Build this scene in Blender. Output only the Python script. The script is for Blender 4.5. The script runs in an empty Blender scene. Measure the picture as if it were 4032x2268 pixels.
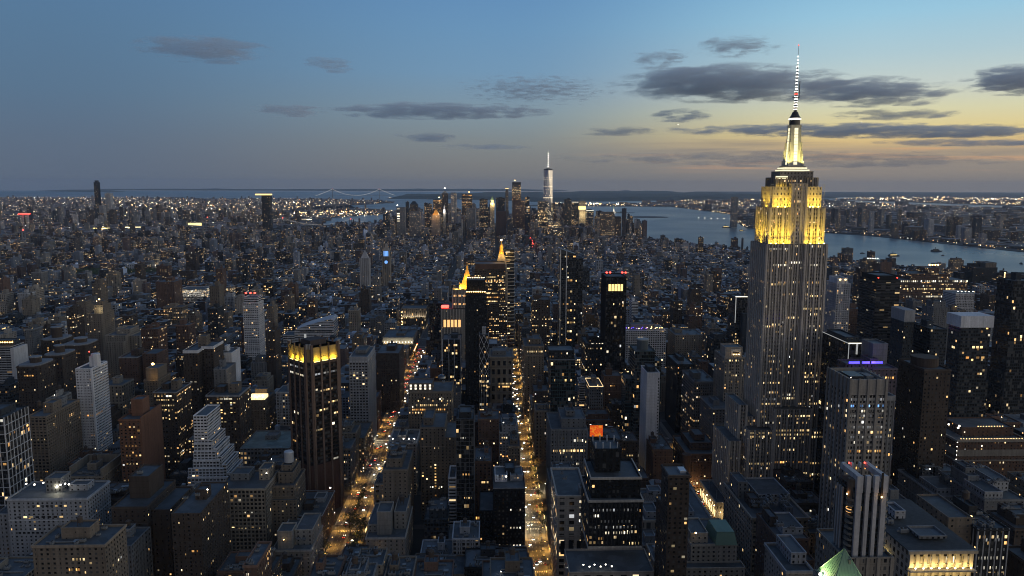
import bpy, bmesh, math, random
import numpy as np
from mathutils import Vector, Matrix
R = math.radians
SC = bpy.context.scene
COL = SC.collection
rnd = random.Random(11)

# ------------------------------------------------------------------ camera
# World: +Y runs down the avenues away from the viewer, +X to the right, metres, street level z = 0.
CAM_H = 320.5; F_PX = 3023.0; PITCH = 0.13416; YAW = R(1.7552); ROLL = R(0.16)
cam = bpy.data.cameras.new('camera'); cam_ob = bpy.data.objects.new('camera', cam); COL.objects.link(cam_ob)
cam.sensor_width = 36.0; cam.lens = 36.0*F_PX/4032.0; cam.clip_start = 1.0; cam.clip_end = 120000.0
cam_ob.location = (0, 0, CAM_H)
cam_ob.rotation_euler = (Matrix.Rotation(-YAW, 4, 'Z') @ Matrix.Rotation(math.pi/2-PITCH, 4, 'X') @ Matrix.Rotation(ROLL, 4, 'Z')).to_euler()
SC.camera = cam_ob
cy_, sy_ = math.cos(YAW), math.sin(YAW); cp_, sp_ = math.cos(PITCH), math.sin(PITCH)
def proj(X, Y, Z):                       # metres -> pixel of the 4032 x 2268 frame (used only to measure what is in view)
    x = X*cy_-Y*sy_; y = X*sy_+Y*cy_; z = Z-CAM_H
    zc = y*cp_-z*sp_; yc = z*cp_+y*sp_
    return 2016+F_PX*x/zc, 1134-F_PX*yc/zc
def z_at(v, u, Y):                       # height seen at pixel (u, v) at distance Y
    a = (u-2016)/F_PX; b = -(v-1134)/F_PX
    y = cp_+b*sp_; z = -sp_+b*cp_
    return CAM_H + z*Y/(-a*sy_+y*cy_)

# ------------------------------------------------------------------ world: dusk sky after sunset (glow to the right, at +X)
def ramp(nt, pts, fac=None):
    n = nt.nodes.new('ShaderNodeValToRGB'); cr = n.color_ramp; cr.interpolation = 'EASE' if False else 'LINEAR'
    while len(cr.elements) > 1: cr.elements.remove(cr.elements[-1])
    for i, (p, c) in enumerate(pts):
        e = cr.elements[0] if i == 0 else cr.elements.new(p)
        e.position = p; e.color = (c[0], c[1], c[2], 1)
    if fac is not None: nt.links.new(fac, n.inputs[0])
    return n
def s2l(r, g, b):
    f = lambda c: (c/12.92 if c <= .04045 else ((c+.055)/1.055)**2.4)
    return f(r/255), f(g/255), f(b/255)
def math_n(nt, op, a, b=None, c=None, clamp=False):
    n = nt.nodes.new('ShaderNodeMath'); n.operation = op; n.use_clamp = clamp
    for i, v in enumerate((a, b, c)):
        if v is None: continue
        if isinstance(v, (int, float)): n.inputs[i].default_value = v
        else: nt.links.new(v, n.inputs[i])
    return n.outputs[0]
def mix_c(nt, fac, a, b, typ='MIX'):
    n = nt.nodes.new('ShaderNodeMix'); n.data_type = 'RGBA'; n.blend_type = typ; n.clamp_factor = True
    for k, v in ((0, fac), (6, a), (7, b)):
        if isinstance(v, (int, float)): n.inputs[k].default_value = v
        elif isinstance(v, tuple): n.inputs[k].default_value = (v[0], v[1], v[2], 1)
        else: nt.links.new(v, n.inputs[k])
    return n.outputs[2]
W = bpy.data.worlds.new('World'); SC.world = W; W.use_nodes = True
nt = W.node_tree; nt.nodes.clear()
tc = nt.nodes.new('ShaderNodeTexCoord')
sep = nt.nodes.new('ShaderNodeSeparateXYZ'); nt.links.new(tc.outputs['Generated'], sep.inputs[0])
elev = math_n(nt, 'ARCSINE', sep.outputs[2])
# 0..0.75 of the ramp covers -1 .. 17 degrees, the rest runs to the zenith
e1 = nt.nodes.new('ShaderNodeMapRange'); e1.inputs[1].default_value = R(-1); e1.inputs[2].default_value = R(17); e1.inputs[3].default_value = 0; e1.inputs[4].default_value = .75
nt.links.new(elev, e1.inputs[0])
e2 = nt.nodes.new('ShaderNodeMapRange'); e2.inputs[1].default_value = R(17); e2.inputs[2].default_value = R(90); e2.inputs[3].default_value = 0; e2.inputs[4].default_value = .25
nt.links.new(elev, e2.inputs[0])
ef = math_n(nt, 'ADD', e1.outputs[0], e2.outputs[0])
def E(deg): return (deg+1)/18*.75 if deg <= 17 else .75+(deg-17)/73*.25
SKY_LEFT  = [(E(-1), s2l(90,102,120)), (E(.3), s2l(94,106,124)), (E(2.5), s2l(94,110,130)), (E(6), s2l(90,117,143)), (E(10), s2l(88,121,152)), (E(14), s2l(86,123,161)), (E(30), s2l(70,104,150)), (1, s2l(74,92,118))]
SKY_MID   = [(E(-1), s2l(114,114,118)), (E(.3), s2l(118,118,120)), (E(1.5), s2l(126,127,127)), (E(3), s2l(130,137,139)), (E(5), s2l(130,149,160)), (E(8), s2l(116,152,182)), (E(11), s2l(107,149,186)), (E(14), s2l(98,142,186)), (E(30), s2l(76,116,168)), (1, s2l(74,92,118))]
SKY_RIGHT = [(E(-1), s2l(130,124,120)), (E(.3), s2l(134,127,122)), (E(1.3), s2l(150,140,130)), (E(2.3), s2l(176,157,132)), (E(2.9), s2l(216,188,134)), (E(3.5), s2l(228,206,142)), (E(5), s2l(216,213,176)), (E(6.5), s2l(199,209,202)), (E(8.5), s2l(176,203,212)), (E(11), s2l(154,199,222)), (E(14), s2l(130,183,218)), (E(30), s2l(90,134,184)), (1, s2l(74,92,118))]
SKY_WEST  = [(E(-1), s2l(150,120,100)), (E(.5), s2l(235,170,110)), (E(3), (2.3,1.7,1.05)), (E(8), (2.2,1.9,1.4)), (E(16), (1.25,1.22,1.1)), (E(34), s2l(125,150,178)), (1, s2l(74,92,118))]
SKY_BACK  = [(E(-1), (.3,.26,.22)), (E(2), (.74,.68,.63)), (E(8), (.84,.8,.77)), (E(16), (.64,.64,.66)), (E(40), s2l(100,110,128)), (1, s2l(72,90,116))]
SKY_EAST  = [(E(-1), s2l(58,62,74)), (E(2), s2l(74,78,96)), (E(8), s2l(88,92,116)), (E(16), s2l(80,94,126)), (E(40), s2l(72,90,122)), (1, s2l(72,90,116))]
rl, rm, rr, rw, rb, re_ = [ramp(nt, p, ef).outputs[0] for p in (SKY_LEFT, SKY_MID, SKY_RIGHT, SKY_WEST, SKY_BACK, SKY_EAST)]
az = math_n(nt, 'ARCTAN2', sep.outputs[0], sep.outputs[1])          # 0 straight down the avenues, + to the right
def span(a, b):
    m = nt.nodes.new('ShaderNodeMapRange'); m.interpolation_type = 'SMOOTHSTEP'
    m.inputs[1].default_value = R(a); m.inputs[2].default_value = R(b); nt.links.new(az, m.inputs[0]); return m.outputs[0]
c = mix_c(nt, span(-30, 4), rl, rm); c = mix_c(nt, span(1, 27), c, rr); c = mix_c(nt, span(38, 90), c, rw); c = mix_c(nt, span(120, 168), c, rb)
c = mix_c(nt, span(-40, -85), c, re_); c = mix_c(nt, span(-140, -178), c, rb)
# thin sunlit cirrus streaks low over the sunset
sv = nt.nodes.new('ShaderNodeCombineXYZ'); nt.links.new(math_n(nt, 'MULTIPLY', az, 5.0), sv.inputs[0]); nt.links.new(math_n(nt, 'MULTIPLY', elev, 150.0), sv.inputs[1])
sn = nt.nodes.new('ShaderNodeTexNoise'); sn.inputs['Scale'].default_value = 1.0; sn.inputs['Detail'].default_value = 5; sn.inputs['Roughness'].default_value = .55; nt.links.new(sv.outputs[0], sn.inputs['Vector'])
def band(lo, a, b, hi):
    m1 = nt.nodes.new('ShaderNodeMapRange'); m1.interpolation_type = 'SMOOTHSTEP'; m1.inputs[1].default_value = R(lo); m1.inputs[2].default_value = R(a); nt.links.new(elev, m1.inputs[0])
    m2 = nt.nodes.new('ShaderNodeMapRange'); m2.interpolation_type = 'SMOOTHSTEP'; m2.inputs[1].default_value = R(hi); m2.inputs[2].default_value = R(b); nt.links.new(elev, m2.inputs[0])
    return math_n(nt, 'MULTIPLY', m1.outputs[0], m2.outputs[0])
st_ = math_n(nt, 'MULTIPLY', math_n(nt, 'SUBTRACT', sn.outputs[0], .52), 5.0, clamp=True)
gr_ = math_n(nt, 'MULTIPLY', math_n(nt, 'SUBTRACT', .50, sn.outputs[0]), 5.0, clamp=True)
c = mix_c(nt, math_n(nt, 'MULTIPLY', math_n(nt, 'MULTIPLY', st_, band(.7, 1.1, 2.2, 3.0)), math_n(nt, 'MULTIPLY', span(2, 30), .75)), c, s2l(232,172,120))
c = mix_c(nt, math_n(nt, 'MULTIPLY', math_n(nt, 'MULTIPLY', gr_, band(.6, 1.2, 3.2, 4.2)), math_n(nt, 'MULTIPLY', span(-6, 20), .55)), c, s2l(128,124,124))
bg = nt.nodes.new('ShaderNodeBackground'); nt.links.new(c, bg.inputs[0]); bg.inputs[1].default_value = 1.0
out = nt.nodes.new('ShaderNodeOutputWorld'); nt.links.new(bg.outputs[0], out.inputs[0])
W.cycles.sampling_method = 'MANUAL'; W.cycles.sample_map_resolution = 512
SC.view_settings.view_transform = 'Standard'; SC.view_settings.look = 'None'; SC.view_settings.exposure = 0.0; SC.view_settings.gamma = 1.0
SC.render.engine = 'CYCLES'
cyc = SC.cycles
cyc.use_denoising = True; cyc.filter_width = 1.05; cyc.max_bounces = 4; cyc.diffuse_bounces = 2; cyc.glossy_bounces = 2; cyc.transparent_max_bounces = 8; cyc.volume_bounces = 2
cyc.sample_clamp_direct = 0; cyc.sample_clamp_indirect = 4.0; cyc.use_light_tree = True; cyc.caustics_reflective = False; cyc.caustics_refractive = False
try: cyc.denoising_prefilter = 'ACCURATE'
except Exception: pass

# ------------------------------------------------------------------ materials (procedural)
def new_mat(name):
    m = bpy.data.materials.new(name); m.use_nodes = True; nt = m.node_tree; nt.nodes.clear()
    o = nt.nodes.new('ShaderNodeOutputMaterial'); b = nt.nodes.new('ShaderNodeBsdfPrincipled'); nt.links.new(b.outputs[0], o.inputs[0])
    return m, nt, b
def attr(nt, name):
    n = nt.nodes.new('ShaderNodeAttribute'); n.attribute_name = name; return n
def noise(nt, scale, detail=3, vec=None, rough=.6):
    n = nt.nodes.new('ShaderNodeTexNoise'); n.inputs['Scale'].default_value = scale; n.inputs['Detail'].default_value = detail; n.inputs['Roughness'].default_value = rough
    if vec is not None: nt.links.new(vec, n.inputs['Vector'])
    return n.outputs[0]
def geo_pos(nt): return nt.nodes.new('ShaderNodeNewGeometry').outputs['Position']

LITK = .75
def make_facade(name='facade_masonry', wall_rough=.8, gain=1.0, cols=None):
    m, nt, b = new_mat(name)
    t = attr(nt, 'tint'); w = attr(nt, 'win')
    uv = nt.nodes.new('ShaderNodeUVMap'); uv.uv_map = 'UVMap'
    s = nt.nodes.new('ShaderNodeSeparateXYZ'); nt.links.new(uv.outputs[0], s.inputs[0])
    ws = nt.nodes.new('ShaderNodeSeparateXYZ'); nt.links.new(w.outputs['Vector'], ws.inputs[0])
    fl = [math_n(nt, 'FLOOR', s.outputs[i]) for i in (0, 1)]
    fr = [math_n(nt, 'FRACT', s.outputs[i]) for i in (0, 1)]
    inside = []
    colr = nt.nodes.new('ShaderNodeTexWhiteNoise'); colr.noise_dimensions = '1D'; nt.links.new(fl[0], colr.inputs[1])
    nar = math_n(nt, 'MULTIPLY', math_n(nt, 'LESS_THAN', colr.outputs[0], .26), math_n(nt, 'LESS_THAN', ws.outputs[0], .56))
    for i in (0, 1):
        d = math_n(nt, 'ABSOLUTE', math_n(nt, 'SUBTRACT', fr[i], .5)); half = math_n(nt, 'MULTIPLY', ws.outputs[i], .5)
        if i == 0: half = math_n(nt, 'MULTIPLY', half, math_n(nt, 'MULTIPLY_ADD', nar, -.5, 1.0))
        inside.append(math_n(nt, 'LESS_THAN', d, half))
    mask = math_n(nt, 'MULTIPLY', inside[0], inside[1])
    cell = nt.nodes.new('ShaderNodeCombineXYZ'); nt.links.new(fl[0], cell.inputs[0]); nt.links.new(fl[1], cell.inputs[1])
    wn = nt.nodes.new('ShaderNodeTexWhiteNoise'); wn.noise_dimensions = '3D'; nt.links.new(cell.outputs[0], wn.inputs[0])
    wc = nt.nodes.new('ShaderNodeSeparateColor'); nt.links.new(wn.outputs['Color'], wc.inputs[0])
    # neighbouring bays share a room, and some whole floors are lit
    room = nt.nodes.new('ShaderNodeCombineXYZ'); nt.links.new(math_n(nt, 'FLOOR', math_n(nt, 'DIVIDE', fl[0], 6.0)), room.inputs[0]); nt.links.new(fl[1], room.inputs[1]); room.inputs[2].default_value = 7.3
    wr = nt.nodes.new('ShaderNodeTexWhiteNoise'); nt.links.new(room.outputs[0], wr.inputs[0])
    wf = nt.nodes.new('ShaderNodeTexWhiteNoise'); wf.noise_dimensions = '1D'; nt.links.new(fl[1], wf.inputs[1])
    boost = math_n(nt, 'ADD', math_n(nt, 'MULTIPLY', math_n(nt, 'GREATER_THAN', wr.outputs[0], .88), 4.0), math_n(nt, 'MULTIPLY', math_n(nt, 'GREATER_THAN', wf.outputs[0], .9), 3.5))
    p = math_n(nt, 'MULTIPLY', math_n(nt, 'MULTIPLY', ws.outputs[2], LITK), math_n(nt, 'ADD', boost, .32))
    on = math_n(nt, 'MULTIPLY', math_n(nt, 'LESS_THAN', wn.outputs['Value'], p), mask)
    # blinds and ceilings: rooms are brighter towards the top of the pane
    inner = math_n(nt, 'MULTIPLY', fr[1], 1.0)
    power = math_n(nt, 'POWER', wc.outputs[1], 2.6)
    st = math_n(nt, 'MULTIPLY', on, math_n(nt, 'MULTIPLY_ADD', power, 2.4*gain, .2*gain))
    st = math_n(nt, 'MULTIPLY', st, math_n(nt, 'MULTIPLY_ADD', inner, .5, .7))
    warm = ramp(nt, cols or [(0, (1, .5, .16)), (.4, (1, .65, .28)), (.8, (1, .76, .42)), (.95, (1, .88, .66)), (1, (.9, .95, 1))], wc.outputs[2])
    # wall
    pos = geo_pos(nt)
    n1 = noise(nt, .035, 4, pos); n2 = noise(nt, .6, 3, pos)
    var = math_n(nt, 'ADD', math_n(nt, 'MULTIPLY', n1, .7), math_n(nt, 'MULTIPLY', n2, .5)); var = math_n(nt, 'ADD', var, .4)
    mp = nt.nodes.new('ShaderNodeMapping'); mp.inputs['Scale'].default_value = (.55, .55, .035); nt.links.new(pos, mp.inputs['Vector'])
    streak = noise(nt, 1.0, 3, mp.outputs[0]); var = math_n(nt, 'MULTIPLY', var, math_n(nt, 'MULTIPLY_ADD', streak, .9, .55))
    # courses: a thin joint line at each floor
    line = math_n(nt, 'LESS_THAN', math_n(nt, 'ABSOLUTE', math_n(nt, 'SUBTRACT', fr[1], .03)), .03)
    var = math_n(nt, 'MULTIPLY', var, math_n(nt, 'MULTIPLY_ADD', line, -.25, 1))
    wall = mix_c(nt, 1.0, t.outputs['Color'], var, 'MULTIPLY')
    blind = math_n(nt, 'MULTIPLY', math_n(nt, 'GREATER_THAN', wc.outputs[0], .72), .055)
    glass_v = math_n(nt, 'ADD', blind, .012)
    gc = nt.nodes.new('ShaderNodeCombineColor'); 
    for i in range(3): nt.links.new(glass_v, gc.inputs[i])
    nt.links.new(mix_c(nt, mask, wall, gc.outputs[0]), b.inputs['Base Color'])
    nt.links.new(math_n(nt, 'MULTIPLY_ADD', mask, .12-wall_rough, wall_rough), b.inputs['Roughness'])
    nt.links.new(math_n(nt, 'MULTIPLY_ADD', mask, .35, .15), b.inputs['Specular IOR Level'])
    nt.links.new(warm.outputs[0], b.inputs['Emission Color']); nt.links.new(st, b.inputs['Emission Strength'])
    m.cycles.emission_sampling = 'NONE'
    return m
FACADE = make_facade()
LITF = {k: make_facade('lit_storey_'+k, .8, g, c) for k, g, c in (('litwarm', 1.0, [(0, (1,.62,.24)), (1, (1,.78,.42))]), ('litwhite', 1.0, [(0, (1,.84,.55)), (1, (1,.95,.82))]), ('litorange', .9, [(0, (1,.42,.1)), (1, (1,.58,.2))]),
    ('litblue', .9, [(0, (.1,.35,1)), (1, (.25,.5,1))]), ('dimpale', .22, [(0, (.8,.85,.95)), (1, (1,.95,.85))]), ('goldroof', 1.2, [(0, (1,.68,.2)), (1, (1,.75,.3))]))}

def make_roof():
    m, nt, b = new_mat('roof_membrane'); t = attr(nt, 'tint'); pos = geo_pos(nt)
    n1 = noise(nt, .09, 5, pos); n2 = noise(nt, .9, 3, pos)
    v = math_n(nt, 'ADD', math_n(nt, 'MULTIPLY', n1, 1.1), math_n(nt, 'MULTIPLY', n2, .5)); v = math_n(nt, 'ADD', v, .2)
    # seams and patched sheets
    sx = nt.nodes.new('ShaderNodeTexVoronoi'); sx.inputs['Scale'].default_value = .16; nt.links.new(pos, sx.inputs['Vector'])
    pv = nt.nodes.new('ShaderNodeSeparateColor'); nt.links.new(sx.outputs['Color'], pv.inputs[0])
    v = math_n(nt, 'MULTIPLY', v, math_n(nt, 'MULTIPLY_ADD', pv.outputs[0], .5, .75))
    nt.links.new(mix_c(nt, 1.0, t.outputs['Color'], v, 'MULTIPLY'), b.inputs['Base Color']); b.inputs['Roughness'].default_value = .7
    return m
ROOF = make_roof()
def plain(name, col, rough=.7, metal=0, nscale=.5, var=.4):
    m, nt, b = new_mat(name); n = noise(nt, nscale, 4, geo_pos(nt))
    v = math_n(nt, 'MULTIPLY_ADD', n, var*2, 1-var)
    nt.links.new(mix_c(nt, 1.0, tuple(col), v, 'MULTIPLY'), b.inputs['Base Color'])
    b.inputs['Roughness'].default_value = rough; b.inputs['Metallic'].default_value = metal
    return m
def glow(name, col, strength, sample=False):
    m, nt, b = new_mat(name); b.inputs['Base Color'].default_value = (.5, .5, .5, 1)
    b.inputs['Emission Color'].default_value = (*col, 1); b.inputs['Emission Strength'].default_value = strength
    n = noise(nt, .7, 2, geo_pos(nt)); nt.links.new(math_n(nt, 'MULTIPLY_ADD', n, strength*.8, strength*.6), b.inputs['Emission Strength'])
    m.cycles.emission_sampling = 'AUTO' if sample else 'NONE'
    return m
def glow_tint(name, strength):                       # lamps that carry their own lamp colour
    m, nt, b = new_mat(name); t = attr(nt, 'tint'); nt.links.new(t.outputs['Color'], b.inputs['Emission Color'])
    b.inputs['Base Color'].default_value = (.2, .2, .2, 1); b.inputs['Emission Strength'].default_value = strength; m.cycles.emission_sampling = 'NONE'
    return m
M = dict(
    asphalt=plain('asphalt', (.07, .068, .066), .75, 0, .35, .35), pave=plain('pavement_concrete', (.17, .165, .155), .85, 0, .5, .3),
    land=plain('city_ground', (.035, .036, .036), .9, 0, .02, .5), paint=plain('road_paint', (.62, .6, .55), .7, 0, .8, .25),
    copper=plain('green_copper', (.11, .19, .15), .55, .1, .12, .35), gilt=plain('gilded_tiles', (.75, .45, .10), .45, .3, .4, .2),
    steel=plain('dark_steel', (.05, .052, .055), .45, .6, .6, .3), pale=plain('pale_metal', (.45, .47, .5), .45, .4, .5, .2),
    tankwood=plain('tank_wood', (.06, .045, .035), .85, 0, 1.5, .4), bark=plain('bark', (.035, .026, .02), .9, 0, 2, .3),
    bridge=plain('bridge_steel', (.16, .18, .2), .6, .2, .05, .2), hull=plain('boat_hull', (.03, .032, .04), .5, 0, .3, .3), sail=plain('sail_cloth', (.3, .3, .3), .9),
    glowwarm=glow('warm_lamp', (1, .62, .22), 9), glowwhite=glow('white_lamp', (1, .92, .78), 10), glowred=glow('red_beacon', (1, .04, .02), 7), glowyellow=glow('yellow_flood_strip', (1, .78, .2), 3.5),
    glowblue=glow('blue_neon', (.035, .02, 1), 4), glowpurple=glow('purple_neon', (.35, .12, 1), 3), sodium=glow('sodium_lamp', (1, .55, .16), 6), headlight=glow('headlight', (1, .95, .82), 28), taillight=glow('taillight', (1, .03, .01), 9),
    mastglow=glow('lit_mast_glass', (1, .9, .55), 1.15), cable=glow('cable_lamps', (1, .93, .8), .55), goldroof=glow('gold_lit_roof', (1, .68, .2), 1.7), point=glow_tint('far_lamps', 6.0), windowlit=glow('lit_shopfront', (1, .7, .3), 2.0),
    aircraft=plain('aircraft_skin', (.4, .4, .42), .4))
def make_water():
    m, nt, b = new_mat('harbour_water'); pos = geo_pos(nt)
    n1 = noise(nt, .06, 4, pos); n2 = noise(nt, .0018, 3, pos); n3 = noise(nt, .00045, 3, pos)
    bp = nt.nodes.new('ShaderNodeBump'); bp.inputs['Strength'].default_value = .25; bp.inputs['Distance'].default_value = .8; nt.links.new(n1, bp.inputs['Height']); nt.links.new(bp.outputs[0], b.inputs['Normal'])
    b.inputs['Base Color'].default_value = (.13, .165, .18, 1); b.inputs['IOR'].default_value = 1.33
    nt.links.new(math_n(nt, 'MULTIPLY_ADD', math_n(nt, 'ADD', n2, n3), .22, .12), b.inputs['Roughness'])
    return m
M['water'] = make_water()
def make_leaf():
    m, nt, b = new_mat('tree_leaves'); n = noise(nt, .35, 3, geo_pos(nt)); r = ramp(nt, [(.25, (.018, .035, .012)), (.75, (.075, .1, .035))], n)
    nt.links.new(r.outputs[0], b.inputs['Base Color']); b.inputs['Roughness'].default_value = .8
    return m
M['leaf'] = make_leaf()
def make_mirror():
    m, nt, b = new_mat('mirror_curtain_wall'); uv = nt.nodes.new('ShaderNodeUVMap'); uv.uv_map = 'UVMap'
    s = nt.nodes.new('ShaderNodeSeparateXYZ'); nt.links.new(uv.outputs[0], s.inputs[0])
    fr = math_n(nt, 'FRACT', s.outputs[1]); joint = math_n(nt, 'LESS_THAN', fr, .12)
    cell = nt.nodes.new('ShaderNodeCombineXYZ'); nt.links.new(math_n(nt, 'FLOOR', s.outputs[0]), cell.inputs[0]); nt.links.new(math_n(nt, 'FLOOR', s.outputs[1]), cell.inputs[1])
    wn = nt.nodes.new('ShaderNodeTexWhiteNoise'); nt.links.new(cell.outputs[0], wn.inputs[0])
    wfl = nt.nodes.new('ShaderNodeTexWhiteNoise'); wfl.noise_dimensions = '1D'; nt.links.new(math_n(nt, 'FLOOR', s.outputs[1]), wfl.inputs[1])
    nt.links.new(mix_c(nt, joint, (.46, .48, .52), (.12, .13, .14)), b.inputs['Base Color']); b.inputs['Metallic'].default_value = .85
    nt.links.new(math_n(nt, 'MULTIPLY_ADD', wn.outputs['Value'], .05, .03), b.inputs['Roughness'])
    on = math_n(nt, 'LESS_THAN', wn.outputs['Value'], math_n(nt, 'MULTIPLY_ADD', math_n(nt, 'GREATER_THAN', wfl.outputs[0], .88), .5, .06))
    b.inputs['Emission Color'].default_value = (1, .8, .5, 1); nt.links.new(math_n(nt, 'MULTIPLY', on, .9), b.inputs['Emission Strength']); m.cycles.emission_sampling = 'NONE'
    return m
M['mirror'] = make_mirror()
def make_board():
    m, nt, b = new_mat('billboard_screen'); tcn = nt.nodes.new('ShaderNodeTexCoord')
    v = nt.nodes.new('ShaderNodeTexVoronoi'); v.inputs['Scale'].default_value = 4.0; nt.links.new(tcn.outputs['Generated'], v.inputs['Vector'])
    n = noise(nt, 3.0, 3, tcn.outputs['Generated'])
    r = ramp(nt, [(.15, (1, .5, .02)), (.35, (1, .16, .01)), (.55, (.8, .05, .01)), (.8, (1, .3, .02))], math_n(nt, 'MULTIPLY_ADD', v.outputs['Distance'], .7, math_n(nt, 'MULTIPLY', n, .5)))
    nt.links.new(r.outputs[0], b.inputs['Emission Color']); b.inputs['Base Color'].default_value = (.01, .01, .01, 1); b.inputs['Emission Strength'].default_value = .75; m.cycles.emission_sampling = 'NONE'
    return m
M['board'] = make_board()

PAL = dict(slate=(.035,.042,.052), paleg=(.27,.28,.30), beige=(.2,.178,.15), dbrown=(.058,.046,.039), black=(.024,.026,.029), vblack=(.013,.014,.016), stone=(.27,.25,.225), brick=(.1,.064,.05),
           tan=(.14,.118,.096), white=(.5,.51,.54), grey=(.145,.15,.158), teal=(.04,.07,.08), rust=(.145,.078,.052), mauve=(.1,.085,.1))
# style: bay, floor, window width, window height, lit share
STY = dict(apart=(3.6,3.05,.4,.46,.05), lived=(3.6,3.0,.52,.5,.2), sparse=(4.6,3.5,.26,.36,.035), grid=(3.4,3.5,.62,.6,.05), curtain=(2.4,3.9,.88,.82,.025), glassgrid=(2.4,3.9,.88,.82,.05), glasslit=(2.6,3.7,.8,.6,.06),
    bands=(6,3.2,.97,.55,.04), bandsgrid=(3.2,3.0,.72,.5,.04), bandswhite=(9,3.6,.96,.55,.1), bandslit=(4,4.6,.95,.55,.6), few=(3.2,3.4,.42,.5,.02), office=(2.7,3.7,.55,.5,.16), officewarm=(3.0,3.9,.62,.42,.26),
    duplex=(7.5,5.2,.5,.55,.16), arches=(7,11,.5,.6,.03), lowlit=(3.2,5.2,.5,.55,.75), piers=(2.6,3.7,.52,.5,.1), strongpiers=(2.2,3.6,.62,.5,.12), arcade=(4.2,4.0,.5,.55,.06), hotel=(3.2,3.4,.36,.5,.14), ribswhite=(3.4,3.6,.5,.6,.22),
    loggia=(4.2,4.4,.5,.6,.04), twolines=(2.6,3.7,.85,.7,.06), diagrid=(2.6,3.6,.8,.7,.16), edgewin=(6,3.4,.0,.0,0), brickpat=(3,3,.7,.6,.0), lowoffice=(3.6,5,.6,.5,.3), colonnade=(3.2,6,.5,.75,.35), ribs=(2,4,.6,.7,.03), blankribs=(4,5,0,0,0))

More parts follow.
